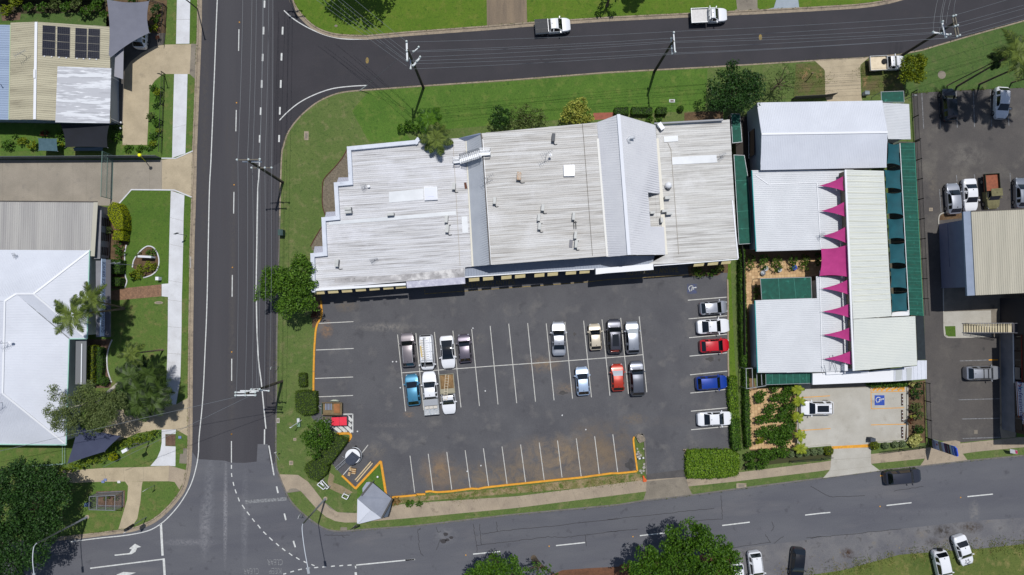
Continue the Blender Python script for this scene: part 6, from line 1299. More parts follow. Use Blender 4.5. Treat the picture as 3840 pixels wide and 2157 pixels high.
def leaves_mesh(P, N, size, mat, name, parent, aspect=.55, jit=.75):
    """one folded leaf blade (two triangles along a midrib) at each point, facing roughly N"""
    n = len(P); N = N*(1-jit*.5)+unit(n)*jit; N /= np.linalg.norm(N, axis=1)[:, None]
    T = unit(n); T -= N*(T*N).sum(1)[:, None]; T /= np.linalg.norm(T, axis=1)[:, None]; B = np.cross(N, T)
    s = (size*rng.uniform(.6, 1.35, n))[:, None]
    v = np.stack([P-T*s*.5, P+B*s*aspect*.5-N*s*.06, P+T*s*.5, P-B*s*aspect*.5-N*s*.06], 1).reshape(-1, 3)
    i = np.arange(n)[:, None]*4; loops = np.concatenate([i+[0, 3, 2], i+[0, 2, 1]], 1).reshape(-1)
    me = bpy.data.meshes.new(name); me.vertices.add(len(v)); me.vertices.foreach_set('co', v.astype(np.float32).reshape(-1))
    me.loops.add(len(loops)); me.loops.foreach_set('vertex_index', loops.astype(np.int32)); nt_ = len(loops)//3
    me.polygons.add(nt_); me.polygons.foreach_set('loop_start', np.arange(0, nt_*3, 3, dtype=np.int32)); me.polygons.foreach_set('loop_total', np.full(nt_, 3, dtype=np.int32))
    me.update(); me.validate(); me.materials.append(mat)
    o = bpy.data.objects.new(name, me); COL.objects.link(o); o.parent = parent; ORG[o.name] = Vector((0, 0, 0)); return o
def crown_points(lobes, dens, clump=.75, squash=.8):
    """lobes: (x, y, z, r) in thing space. leaf clumps fill each lobe unevenly, denser at its skin"""
    P, N = [], []
    for (x, y, z, r) in lobes:
        k = max(4, int(9*(r/clump)**1.6)); d_ = unit(k); d_[:, 2] = np.abs(d_[:, 2])*1.1-.35; d_ /= np.linalg.norm(d_, axis=1)[:, None]
        cc = d_*(r*rng.uniform(.55, .95, k))[:, None]*np.array([1, 1, squash])
        cr = clump*rng.uniform(.55, 1.15, k)*min(1, r/1.2)
        m = np.maximum(8, (dens*cr**2)).astype(int)
        for c, q, mm in zip(cc, cr, m):
            u = unit(mm); u[:, 2] = u[:, 2]*.8+.15
            P.append(c+np.array([x, y, z])+u*(q*rng.uniform(.35, 1.0, mm)**.6)[:, None]); N.append(u*.8+np.array([0, 0, .45])+d_.mean(0)*0)
    return np.concatenate(P), np.concatenate(N)
def lobes_at(t, L, zc, base):
    out = []
    for (x, y, r) in L:
        w = W(t, x, y, zc); out.append((w.x-base.x, w.y-base.y, zc-base.z, r*MPP*(H-zc)/H*.86))
    return out
def tree(name, label, t, L, h, leaf, base=None, dens=70, size=.34, clump=.8, bark=BARK, group=None, cat='tree', squash=.75, zf=.68, trunk=True, limbs_show=False, aspect=.55, zj=.08):
    zc_ = h*zf
    b = W(*base) if base else None
    ws = [W(t, x, y, zc_) for x, y, r in L]; c = mid(ws)
    if b is None: b = Vector((c.x, c.y, ZB))
    b.z = .1
    o = thing(name, label, cat, b, 0, group)
    lb = lobes_at(t, L, zc_, b); lb = [(x, y, z+rnd.uniform(-zj, zj)*h, r) for x, y, z, r in lb]
    P, N = crown_points(lb, dens, clump, squash)
    P[:, 2] = np.maximum(P[:, 2], .15)
    leaves_mesh(P, N, size, leaf, 'crown', o, aspect)
    if trunk:
        r0 = (.018 if 'gum' in name else .03)*h+.04; top = Vector((c.x-b.x, c.y-b.y, zc_*.75)); mb = MB()
        mb.tube([(0, 0, 0), top*.35+Vector((0, 0, .1)), top*.7, top], [r0*1.25, r0, r0*.85, r0*.7], 9); mb.build('trunk', bark, o, local=True, smooth=True)
        for (x, y, z, r) in lb[:7]:
            e_ = Vector((x, y, z+r*(.45 if limbs_show else .1))); s_ = top*.75; m_ = s_.lerp(e_, .5)+Vector((0, 0, .15*h*.3))
            mb = MB(); mb.tube([s_, m_, e_], [r0*.55, r0*.36, r0*.12], 7); mb.build('limb', bark, o, local=True, smooth=True)
    return o
def shrub(label, t, x, y, r, h, leaf, group=None, size=.2, dens=230, name='shrub', clump=.36, L=None, squash=.7):
    L = L or [(x, y, r*.78), (x-r*.35, y+r*.2, r*.55), (x+r*.38, y-r*.25, r*.52)]
    return tree(name, label, t, L, h, leaf, None, dens, size, clump, BARK_D, group, 'shrub', squash, .55, True)
def ball(label, t, x, y, r, h, leaf, group=None, name='topiary'):
    z = h*.5; w = W(t, x, y, z); o = thing(name, label, 'shrub', (w.x, w.y, .1), 0, group); R_ = r*MPP*.95
    n = int(900*R_**2+250); u = unit(n); u[:, 2] = np.abs(u[:, 2])*1.2-.25
    P = u*np.array([R_, R_, h*.5])*rng.uniform(.82, 1.04, n)[:, None]+np.array([0, 0, h*.5]); P[:, 2] = np.maximum(P[:, 2], .05)
    leaves_mesh(P, u, .13, leaf, 'foliage', o)
    mb = MB(); mb.lathe((0, 0, 0), [(.05, 0), (R_*.6, h*.15), (R_*.8, h*.45), (R_*.6, h*.8), (.05, h*.92)], 12); mb.build('inner_branches', M('inner_green', (30, 44, 16), rough=.9), o, local=True)
    return o
def hedge(label, spec, h, leaf, group=None, size=.15, dens=120, name='hedge', inset=0.0, cat='hedge', rough_=.07):
    pts = PL(spec, h); c = mid(pts); c.z = .1; o = thing(name, label, cat, c, 0, group)
    q = [p-Vector((c.x, c.y, 0)) for p in pts]
    core = [Vector((p.x*.97, p.y*.97, 0)) for p in q]; mb = MB(); mb.prism(core, .0, h-.2); mb.build('inner_branches', M('inner_green', (30, 44, 16), rough=.9), o, local=True)
    a = np.array([[p.x, p.y] for p in q]); lo, hi = a.min(0), a.max(0); area = (hi-lo).prod(); n = int(area*dens)
    S_ = rng.uniform(lo, hi, (n, 2)); x, y = S_[:, 0], S_[:, 1]; ins = np.zeros(n, bool)
    for i in range(len(a)):
        x0, y0 = a[i]; x1, y1 = a[(i+1) % len(a)]; cnd = (y0 > y) != (y1 > y)
        with np.errstate(divide='ignore', invalid='ignore'): ins ^= cnd & (x < (x1-x0)*(y-y0)/(y1-y0+1e-12)+x0)
    S_ = S_[ins]; top = np.column_stack([S_, (h-.1)+rng.normal(0, rough_, len(S_))]); Nt = np.tile([0, 0, 1.0], (len(S_), 1))
    per = []; Np = []
    for i in range(len(a)):
        e0, e1 = a[i], a[(i+1) % len(a)]; ln = np.linalg.norm(e1-e0); k = max(3, int(ln*h*dens*.8)); f = rng.random(k); nn = np.array([(e1-e0)[1], -(e1-e0)[0], 0])/max(ln, 1e-6)
        if np.dot(nn[:2], (e0+e1)/2) < 0: nn = -nn
        per.append(np.column_stack([e0+(e1-e0)*f[:, None], rng.random(k)*h])+nn*rng.normal(0, rough_*.7, k)[:, None]); Np.append(np.tile(nn, (k, 1)))
    leaves_mesh(np.concatenate([top]+per), np.concatenate([Nt]+Np), size, leaf, 'foliage', o, jit=.55)
    return o
def frond_mesh(L, droop, wid, nl, name='frond'):
    """one palm frond along +x: curved rachis with two rows of drooping leaflets"""
    pts = [Vector((L*u*math.cos(.35*u), 0, L*(.38*u-droop*u*u))) for u in np.linspace(0, 1, 9)]
    v, f = [], []
    def at(u):
        k = min(7, int(u*8)); return pts[k].lerp(pts[k+1], u*8-k)
    for i in range(nl):
        u = .1+.9*i/(nl-1); p = at(u); ln = wid*math.sin(math.pi*(.12+.84*u))**.8*rnd.uniform(.85, 1.1)
        for s in (-1, 1):
            tip = p+Vector((ln*.55, s*ln*.8, -ln*rnd.uniform(.25, .6))); mm = p.lerp(tip, .5)+Vector((0, 0, ln*.08)); w = .045+.02*L/3
            o = len(v); v += [p+Vector((-w, 0, 0)), p+Vector((w, 0, 0)), mm+Vector((w*.9, 0, 0)), mm-Vector((w*.9, 0, 0)), tip]; f += [(o, o+1, o+2, o+3), (o+3, o+2, o+4)]
    mb = MB(); mb.add(v, f); mb.tube(pts, [.035*(1-.1*i) for i in range(9)], 5); return mb
def palm(label, bt, bx, by, ct, cx, cy, h, leaf=L_PALM, nf=13, L=2.6, bark=BARK, group=None, droop=.62, wid=.8, tr=.14, bow=0.0, nl=20):
    b = W(bt, bx, by, .1); c = W(ct, cx, cy, h); o = thing('palm_tree', label, 'palm', b, 0, group); d_ = c-b
    mb = MB(); mb.tube([(0, 0, 0), d_*.33+Vector((bow, 0, 0)), d_*.66+Vector((bow, 0, 0)), d_], [tr*1.3, tr, tr*.9, tr*.75], 9); mb.build('trunk', bark, o, local=True, smooth=True)
    ms = [frond_mesh(L, droop*q, wid, nl) for q in (.75, 1.0, 1.3)]; me = {}
    for i in range(nf):
        k = i % 3
        if k not in me: f = ms[k].build('frond', leaf, o, local=True); me[k] = f
        else: f = me[k].copy(); COL.objects.link(f)
        f.location = d_; f.rotation_euler = (0, rnd.uniform(-.5, .25), i*2*math.pi/nf+rnd.uniform(-.2, .2)); s = rnd.uniform(.8, 1.1); f.scale = (s, s, s); f.parent = o
    return o
# ---- trees
tree('shade_tree', 'dense dark tree filling the lower left corner', '30', [(150, 600, 190), (330, 560, 150), (480, 640, 150), (300, 800, 250), (100, 900, 240), (380, 1000, 200), (120, 1150, 220), (330, 1230, 160), (100, 1370, 190), (530, 780, 110), (-60, 700, 220), (-80, 1050, 220), (520, 590, 90), (240, 480, 110), (60, 1500, 200)], 8.4, L_DARK, None, 120, .27, .8)
tree('gum_tree', 'olive gum tree leaning over the station roof with pale limbs', '20', [(520, 1045, 75), (640, 1150, 120), (760, 1050, 110), (900, 1140, 130), (760, 1250, 150), (570, 1290, 130), (450, 1225, 80), (960, 1280, 110), (680, 1370, 80), (1060, 1120, 90), (430, 1010, 40), (860, 1010, 70), (740, 1400, 40), (1010, 1210, 100), (860, 1340, 80)], 9.5, L_GUM, ('20', 1085, 955), 190, .22, .62, BARK_W, limbs_show=True, aspect=.4)
tree('street_tree', 'broad bright green tree overhanging the road at the left of the car park', '21', [(700, 130, 165), (560, 120, 85), (850, 190, 150), (800, 20, 150), (900, -60, 120), (770, 285, 80), (880, -150, 80), (620, -40, 90), (530, 170, 60), (920, 80, 110), (560, 30, 70), (690, 260, 60), (980, 240, 70), (985, 60, 60)], 7.5, L_ROAD, None, 130, .29, .7)
tree('corner_tree', 'round leafy tree at the hedge by the corner', '31', [(1050, 170, 140), (970, 215, 90), (1110, 110, 90), (1010, 320, 70), (1120, 230, 80), (1050, 60, 60), (930, 190, 60), (990, 380, 30)], 4.2, L_MID, None, 90, .27, .55)
tree('shade_tree', 'dark green tree north of the white hall', '03', [(1120, 610, 75), (1080, 720, 130), (1250, 750, 140), (1150, 850, 160), (990, 900, 110), (1300, 850, 110), (1370, 720, 85), (960, 780, 80), (1200, 930, 100), (1060, 960, 80)], 7, L_DARK, None, 110, .26, .7)
tree('shade_tree', 'thin olive tree beside the dark green tree', '03', [(1500, 700, 95), (1610, 680, 100), (1560, 820, 110), (1690, 800, 80), (1640, 730, 90), (1480, 800, 80), (1590, 610, 40)], 5.5, L_OLIVE, None, 26, .22, .6, aspect=.35)
tree('ball_tree', 'rounded yellow green tree beside the cream tray ute', '04', [(920, 620, 130), (860, 570, 70), (980, 560, 80), (870, 690, 75), (975, 690, 75)], 5.2, L_YEL, None, 190, .24, .5, squash=.9)
tree('roadside_tree', 'large bright green tree below the middle of the bottom road', '33', [(690, 1090, 170), (860, 1070, 105), (850, 1240, 230), (1020, 1150, 90), (1060, 1290, 115), (620, 1330, 140), (560, 1200, 90), (1000, 1430, 170), (750, 1480, 200), (780, 1020, 60), (1130, 1400, 60)], 11.5, L_BRIGHT, ('33', 740, 1160), 125, .3, .8)
tree('roadside_tree', 'lower bright green tree left of the large one by the bottom road', '33', [(350, 1290, 105), (280, 1400, 130), (450, 1410, 130), (170, 1420, 55), (390, 1210, 50), (520, 1300, 70)], 10, L_BRIGHT, ('33', 330, 1260), 125, .3, .75)
tree('roadside_tree', 'bright green tree cut by the bottom edge left of the middle', '32', [(690, 1400, 100), (820, 1330, 85), (940, 1330, 85), (980, 1430, 90), (650, 1470, 110), (830, 1440, 120), (1040, 1470, 50)], 10, L_BRIGHT, ('32', 780, 1270), 125, .3, .72)
tree('roadside_tree', 'feathery dark green tree at the bottom edge', '32', [(1180, 1345, 50), (1110, 1400, 50), (1260, 1420, 60), (1370, 1440, 50), (1180, 1440, 60), (1290, 1370, 35)], 9, L_MID, ('32', 1160, 1290), 40, .24, .55)
tree('shade_tree', 'tall tree beyond the top edge casting shade on the bright lawn', '01', [(1250, -230, 150), (1450, -210, 160), (1350, -330, 170), (1600, -260, 110), (1120, -290, 100)], 9, L_DARK, ('01', 1360, -150), 50, .4, .9)
tree('shade_tree', 'dark tree hanging over the top edge right of the driveway', '03', [(20, -70, 85), (-40, -20, 45), (80, -20, 50)], 4.5, L_DARK, None, 66, .3, .5)
shrub('golden croton bush at the north wall of the shop', '02', 1550, 1010, 172, 3.2, L_GOLD, size=.27, dens=120, clump=.42, L=[(1550, 980, 110), (1480, 1030, 85), (1620, 1030, 85), (1560, 1060, 100), (1600, 940, 70), (1440, 1070, 50), (1670, 1070, 50)])
shrub('dark olive bush left of the golden croton', '02', 860, 1040, 110, 3.4, L_DARK, size=.2, L=[(840, 1010, 70), (900, 1060, 80), (800, 1080, 60), (860, 1110, 80)])
shrub('wide dark olive bush nearest the golden croton', '02', 1120, 1040, 150, 3.6, L_OLIVE, size=.2, dens=80, L=[(1000, 1030, 80), (1100, 1010, 80), (1190, 1040, 85), (1080, 1090, 90), (1230, 1090, 70), (980, 1110, 60)])
GB = 'low clipped hedges at the north wall of the shop'
for sp, lb in (('03 62 970 185 968 190 1032 60 1030', 'left long clipped hedge at the north wall of the shop'), ('03 218 968 402 968 405 1034 216 1032', 'middle long clipped hedge at the north wall of the shop'), ('03 442 970 534 968 534 1028 440 1030', 'short clipped hedge at the north wall of the shop')): hedge(lb, sp, 1.1, L_MID, GB)
ball('small round bush right of the clipped hedges', '03', 655, 985, 32, 1.0, L_MID)
shrub('bright weedy shrub behind the shop gable', '03', 375, 1080, 45, 1.6, L_BRIGHT, size=.2)
shrub('round dark shrub behind the shop east roof', '03', 460, 1080, 40, 1.2, L_MID)
palm('feathery palm leaning over the north edge of the west roof', '02', 235, 1190, '02', 280, 1260, 6.2, L_PALM, 13, 2.2, wid=.75)
palm('bright feathery palm north of the shop by the pole', '02', 225, 1120, '02', 215, 1085, 4.5, L_BRIGHT, 12, 1.9, wid=.7)
shrub('bright green bush left of the two feathery palms', '02', 25, 1145, 90, 1.8, L_BRIGHT, size=.26, L=[(30, 1130, 60), (-30, 1160, 50), (90, 1160, 50)])
palm('tall slender palm leaning across the station name sign', '20', 1122, 285, '20', 662, 340, 10.7, L_PALM, 11, 2.6, tr=.13, wid=.85)
palm('shorter palm from the same clump below the name sign', '20', 1124, 278, '20', 825, 205, 7.4, L_PALM, 10, 2.4, tr=.11, wid=.8)
palm('young palm with a long pale trunk on the left lawn', '20', 1475, 655, '20', 1190, 690, 7.0, L_PALM, 9, 1.7, tr=.1, wid=.6)
for i, (x, y, bx, by, lb) in enumerate(((1180, 900, 1275, 870, 'upper left palm of the dark clump beside the footpath'), (1340, 880, 1400, 850, 'upper right palm of the dark clump beside the footpath'), (1250, 1020, 1340, 985, 'middle palm of the dark clump beside the footpath'), (1390, 1010, 1450, 960, 'right palm of the dark clump touching the footpath'), (1260, 1150, 1360, 1105, 'lowest palm of the dark clump beside the driveway'), (1380, 1110, 1440, 1060, 'lower right palm of the dark clump beside the driveway'))):
    palm(lb, '20', bx, by, '20', x, y, 5.0, L_PALMD, 15, 2.2, droop=.8, wid=.9, tr=.09)
palm('large palm at the right edge of the top right lawn', '04', 1322, 782, '04', 1860, 470, 11.6, L_PALM, 16, 2.9, wid=.95, tr=.12)
palm('palm rising out of the right edge above the white hatchback', '04', 1526, 762, '04', 1985, 560, 9.2, L_PALM, 13, 2.6, tr=.12)
palm('slim palm beside the large one at the top right', '04', 1232, 775, '04', 1690, 545, 8.6, L_PALMD, 9, 1.3, wid=.5, tr=.07)
palm('palm beyond the right edge near the white hatchback', '04', 1816, 748, '04', 2200, 640, 9.0, L_PALM, 12, 2.4, tr=.09)
palm('palm beyond the top edge left of the white ute', '03', 330, -190, '03', 330, -330, 6.5, L_PALM, 9, 1.8)
# ---- hedges and beds
hedge('tall golden hedge curving like a fin behind the station', '10 1018 572 1060 585 1090 640 1110 700 1112 820 1045 815 1010 760 975 690 972 640 990 600', 2.2, L_LIME, None, .11, 240, rough_=.04)
hedge('golden hedge cut square below the fin shaped hedge', '10 1028 828 1115 834 1112 918 1020 915', 1.8, L_LIME, None, .11, 240, rough_=.04)
shrub('olive bush between the breeze block wall and the golden hedge', '10', 985, 835, 55, 1.8, L_OLIVE, size=.16)
shrub('dark green bush below the square golden hedge', '10', 1075, 1000, 65, 1.4, L_MID, L=[(1060, 960, 45), (1085, 1020, 50), (1070, 1050, 40)])
hedge('square dark hedge with a flag above it', '10 976 1092 1088 1098 1082 1220 974 1216', 1.6, L_MID, None, .14, 150)
hedge('square dark hedge beside the brick path', '10 976 1254 1085 1260 1080 1330 974 1328', 1.5, L_MID, None, .14, 150)
hedge('long yellow green hedge along the station veranda', '20 790 622 842 618 840 960 788 970', 1.7, L_YEL, None, .14, 150)
hedge('long dark hedge outside the yellow green hedge', '20 850 630 925 640 925 800 915 960 850 970', 1.0, L_MID, None, .16, 120)
ball('round bush at the end of the long dark hedge', '20', 940, 938, 48, 1.4, L_MID)
ob = thing('garden_bed', 'oval garden bed with pale edging on the station lawn', 'garden bed', W('10', 1320, 1120, .12))
rim_ = smooth_line(PL('10 1200 1165 1212 1100 1260 1030 1310 985 1350 972 1395 990 1430 1050 1440 1120 1420 1190 1370 1235 1300 1258', Z(2)), 3)
mb = MB(); mb.poly([p+Vector((0, 0, .002)) for p in rim_]); mb.build('soil', SOIL, ob); mb = MB(); mb.strip(rim_, .14, h=.1); mb.build('edging', CONC_W, ob)
shrub('dark shrub at the top of the oval bed', '10', 1370, 1030, 60, .9, L_MID); shrub('yellow green shrub filling the bottom of the oval bed', '10', 1330, 1170, 90, 1.2, L_YEL, L=[(1280, 1190, 60), (1350, 1160, 60), (1230, 1230, 55), (1390, 1150, 40)], size=.2)
shrub('low weedy shrub at the left of the oval bed', '10', 1250, 1050, 30, .7, L_OLIVE); shrub('pale shrub spilling below the oval bed', '10', 1195, 1225, 40, .8, L_YEL)
tp = thing('name_stone', 'white upright slab in the oval garden bed', 'sign', W('10', 1370, 1075, .1)); a, b = W('10', 1258, 1070, 1.5), W('10', 1362, 1072, .9)
mb = MB(); c = W('10', 1312, 1068, 1.2); mb.box((c.x, c.y, .1), 1.7, .22, 1.2, -.05); mb.build('slab', WHITE, tp); mb = MB(); mb.box((c.x, c.y, 1.31), 1.78, .28, .06, -.05); mb.build('capping', CONC_W, tp)
for sp, lb in (('10 1145 960 1130 1040 1132 1140 1136 1240 1150 1290 1132 1345', 'wavy white edging beside the square dark hedges'), ('20 1015 565 985 640 970 720 975 830 1000 920 1012 950', 'curved pale edging along the station garden')):
    mb = MB(); mb.strip(smooth_line(PL(sp, .12), 4), .13, h=.1); mb.build('garden_edging', CONC_W, label=lb, cat='edging')
sheet('garden_bed', '10 1020 580 1075 590 1130 640 1165 700 1172 820 1155 960 1130 1040 1132 1140 1140 1280 1130 1340 1040 1360 985 1340 975 1090 1000 640', Z(3), SOIL, 'brown garden bed behind the hedges')
sheet('garden_bed', '20 780 560 1015 560 985 640 970 720 975 830 1010 950 1000 1000 780 1000', Z(3), MULCH, 'mulched garden bed in front of the station veranda')
HD = [(1400, 165, 38), (1340, 185, 48), (1270, 205, 50), (1200, 230, 48), (1130, 255, 48), (1060, 275, 45), (985, 320, 55), (900, 380, 55), (820, 400, 50), (740, 440, 48), (660, 470, 45), (590, 500, 42), (520, 520, 40), (460, 545, 34)]
tree('hedge', 'long ragged leafy hedge running diagonally below the navy sail', '30', [(x, y, r*1.12) for x, y, r in HD], 1.8, leafmat('diagonal', (66, 94, 16), (136, 154, 40)), None, 200, .2, .35, BARK_D, None, 'hedge', .8, .55, False)
ball('bright yellow ball bush in the diagonal hedge', '30', 1030, 378, 34, 2.0, L_LIME)
GSN = 'shrubs in the garden of the tan roofed house'
for i, (x, y, r, lf) in enumerate(((60, 90, 75, L_YEL), (150, 20, 70, L_YEL), (250, 60, 60, L_MID), (390, 70, 70, L_MID), (500, 30, 70, L_OLIVE), (600, 60, 70, L_MID), (690, 40, 70, L_OLIVE), (790, 90, 70, L_MID), (880, 50, 80, L_MID), (940, 130, 50, L_MID), (740, 120, 50, L_DARK), (1000, 5, 50, L_OLIVE), (1200, 5, 60, L_MID))):
    shrub('%s shrub from the left in the row above the tan roofed house' % ('first', 'second', 'third', 'fourth', 'fifth', 'sixth', 'seventh', 'eighth', 'ninth', 'tenth', 'eleventh', 'twelfth', 'thirteenth')[i], '00', x, y, r, 2.0, lf, GSN, size=.24)
for x, y, r, lf, h, lb in ((1410, 80, 65, L_DARK, 2, 'dark bush at the top of the fence beside the grey sail'), (1400, 165, 65, L_MID, 2, 'middle bush between the grey sail and the fence'), (1385, 255, 55, L_YEL, 1.6, 'yellow green bush at the lower corner of the grey sail'), (1425, 340, 28, L_RED, 1.2, 'small reddish shrub beside the grey sail'), (1105, 500, 26, L_MID, 1.0, 'tiny shrub by the porch of the tan roofed house'),
    (1380, 785, 40, L_MID, 1.3, 'spiky shrub at the top of the driveway strip'), (1425, 835, 52, L_YEL, 1.5, 'yellow green shrub in the upper driveway strip'), (1435, 905, 45, L_MID, 1.3, 'middle shrub in the upper driveway strip'), (1405, 955, 34, L_DARK, 1.0, 'dark low shrub in the driveway strip'), (1365, 1050, 52, L_OLIVE, 1.4, 'loose olive shrub halfway down the driveway strip'), (1420, 1110, 52, L_MID, 1.4, 'leafy shrub below the loose olive one'), (1380, 1225, 52, L_MID, 1.4, 'leafy shrub near the foot of the driveway strip'), (1430, 1180, 34, L_YEL, 1.0, 'small yellow green shrub by the driveway fence'), (1380, 1300, 45, L_YEL, 1.2, 'last shrub at the foot of the driveway strip'),
    (1045, 1235, 65, L_MID, 1.6, 'broad leafed bush right of the black sail'), (1050, 1150, 45, L_DARK, 1.4, 'dark bush below the flaking roof corner'), (545, 1215, 55, L_MID, 1.6, 'green bush left of the black sail'), (545, 1310, 50, L_YEL, 1.4, 'yellow green bush beside the slate blue cloth'), (400, 1205, 50, L_RED, 1.2, 'reddish shrub above the slate blue cloth'), (195, 1285, 60, L_YEL, 1.5, 'broad leafed yellow green plant in the lower left garden'), (70, 1310, 70, L_MID, 1.4, 'bush at the far left of the lower garden'), (290, 1310, 60, L_YEL, 1.4, 'bush left of the slate blue cloth'), (1160, 1345, 55, L_BRIGHT, .7, 'low bright bush at the foot of the tan driveway'), (1265, 1345, 50, L_BRIGHT, .7, 'second low bright bush at the foot of the tan driveway'), (1340, 1340, 42, L_MID, .9, 'third low bush at the foot of the tan driveway'), (130, 1230, 30, L_MID, 1.0, 'small bush under the tan house eave')):
    shrub(lb, '00', x, y, r, h, lf, GSN, size=.2)
sheet('garden_bed', '00 0 1120 545 1120 600 1360 0 1370', Z(2), VERGE_B, 'small lawn and garden below the tan roofed house'); sheet('garden_bed', '00 1490 690 1470 760 1465 1390 1100 1390 1110 1320 1330 1320 1350 1000 1360 810 1400 740', Z(2), VERGE_B, 'planted strip beside the tan driveway'); sheet('garden_bed', '00 960 0 1510 0 1500 300 1130 300 960 240', Z(1), SOIL, 'garden soil beside the grey sail'); sheet('garden_bed', '00 0 -10 960 -10 960 110 0 130', Z(2), M('dark_soil', (62, 60, 38), rough=.95), 'dark soil under the back row of shrubs'); sheet('garden_bed', '00 10 140 190 110 180 180 20 190', Z(3), MULCH, 'patch of mulch in the back lawn')  # soil below the back shrubs has one even darker tone
# corner hedges and car park beds
hedge('clipped box hedge beside the box trailer', '21 835 1035 905 1028 1022 1040 1028 1230 905 1245 838 1205', 1.5, L_HEDGE, None, .15, 130); hedge('clipped hedge above the box hedge near the road pole', '21 868 870 930 872 935 980 868 985', 1.2, L_HEDGE, None, .15, 130)
hedge('clipped diagonal hedge behind the drum trailer', '31 1190 180 1312 228 1165 430 1110 460 1000 370 1080 330', 1.5, L_HEDGE, None, .15, 130); hedge('clipped diagonal hedge nearest the corner path', '31 1040 385 1100 450 1140 470 1120 530 1035 602 960 570 920 500 925 455', 1.4, L_HEDGE, None, .15, 130)
hedge('thick leafy ground cover filling the bed by the exit', '33 712 322 900 316 1100 316 1180 360 1185 480 1170 540 1060 560 880 568 720 566 705 470', .7, L_COVER, None, .26, 170, 'ground_cover', cat='ground cover', rough_=.13)
hedge('leafy planting along the lower right edge of the car park', '23 1100 900 1160 895 1172 1100 1180 1300 1190 1447 1125 1447 1110 1250 1090 1050', .9, L_COVER, None, .22, 150, 'ground_cover', cat='ground cover', rough_=.12)
hedge('dark leafy planting near the exit bed', '33 1115 40 1185 40 1200 320 1130 310 1118 180', 1.1, L_MID, None, .22, 150, 'ground_cover', cat='ground cover', rough_=.12)
hedge('narrow leafy strip between the shop car park and the garden centre', '13 1195 1000 1235 1000 1245 1447/23 1250 400 1255 800 1215 810 1200 300', 1.2, L_MID, None, .2, 150, 'ground_cover', cat='ground cover', rough_=.15)
hedge('leafy strip along the lower left of the clay paving', '23 1235 830 1262 820 1280 1100 1290 1447/33 1300 280 1255 300/23 1240 1300', 1.2, L_MID, None, .2, 150, 'ground_cover', cat='ground cover', rough_=.15)
shrub('clipped green bush left of the yellow leafed one at the shop front', '13', 820, 1212, 78, 1.2, L_HEDGE, size=.17, L=[(790, 1215, 50), (845, 1215, 50), (815, 1200, 45)]); shrub('clipped green bush right of its neighbour at the shop front', '13', 945, 1210, 60, 1.3, L_MID, size=.17); shrub('yellow leafed cordyline at the shop front corner', '13', 1008, 1178, 50, 1.6, L_GOLD, size=.26)
sheet('garden_bed', '13 720 1150 1085 1130 1085 1215 1030 1212 990 1240 730 1245', Z(3), SOIL, 'soil bed at the shop front corner'); sheet('lawn', '13 1085 1100 1110 1100 1120 1447/23 1150 800 1160 900 1092 900 1085 800 1082 0', Z(2), VERGE_T, 'bright grass strip right of the bays')
shrub('reddish shrub at the entrance kerb left of the car park', '21', 1005, 340, 40, 1.2, L_RED); shrub('dry brown bush beside the grey corner roof', '31', 1750, 780, 55, .9, L_BROWN); shrub('dark leafy bush beside the dry brown bush', '31', 1875, 800, 50, .9, L_MID)
shrub('dark green bush pair nearest the dry brown bush', '32', 40, 790, 45, .9, L_MID); shrub('dark green bush in the bottom verge', '32', 130, 800, 45, .9, L_MID)
PG = 'planters in the clay courtyard'
for i, (x, y, r) in enumerate(((1295, 1120, 52), (1410, 1120, 55), (1532, 1140, 58), (1672, 1125, 52), (1786, 1130, 55), (1905, 1100, 40))):
    shrub('%s leafy plant from the left in the courtyard row' % ('first', 'second', 'third', 'fourth', 'fifth', 'sixth')[i], '13', x, y-10, r, 1.6, L_MID if i % 2 else L_HEDGE, PG, size=.2, L=[(x, y-38, r), (x-6, y+22, r*.95)], dens=260)
for i, (x, y, m) in enumerate(((1672, 1168, PAINT_B), (1412, 1175, STEEL), (1535, 1185, STEEL))):
    c = W('13', x, y); mb = MB(); mb.lathe((c.x, c.y, Z(3)), [(.26, 0), (.34, .4), (.36, .44), (.3, .44)], 14); o = mb.build('plant_pot', m, label=('bright blue pot below the fourth courtyard plant', 'grey pot below the second courtyard plant', 'grey pot below the third courtyard plant')[i], cat='pot')
    mb = MB(); mb.lathe((c.x, c.y, Z(3)+.3), [(.3, 0), (.3, .08), (.01, .1)], 12); mb.build('soil', SOIL, o)
shrub('bush beside the green cloth roof in the courtyard', '13', 1340, 1380, 50, 1.5, L_HEDGE, L=[(1345, 1340, 36), (1340, 1400, 42), (1335, 1440, 30)]); mb = MB(); c = W('13', 1390, 1218); mb.lathe((c.x, c.y, Z(3)), [(.25, 0), (.35, .4), (.1, .5)], 10); mb.build('garden_ornament', STEEL, label='grey stone ornament on the clay paving', cat='ornament')
GB2 = 'bushes in the clay paved garden'
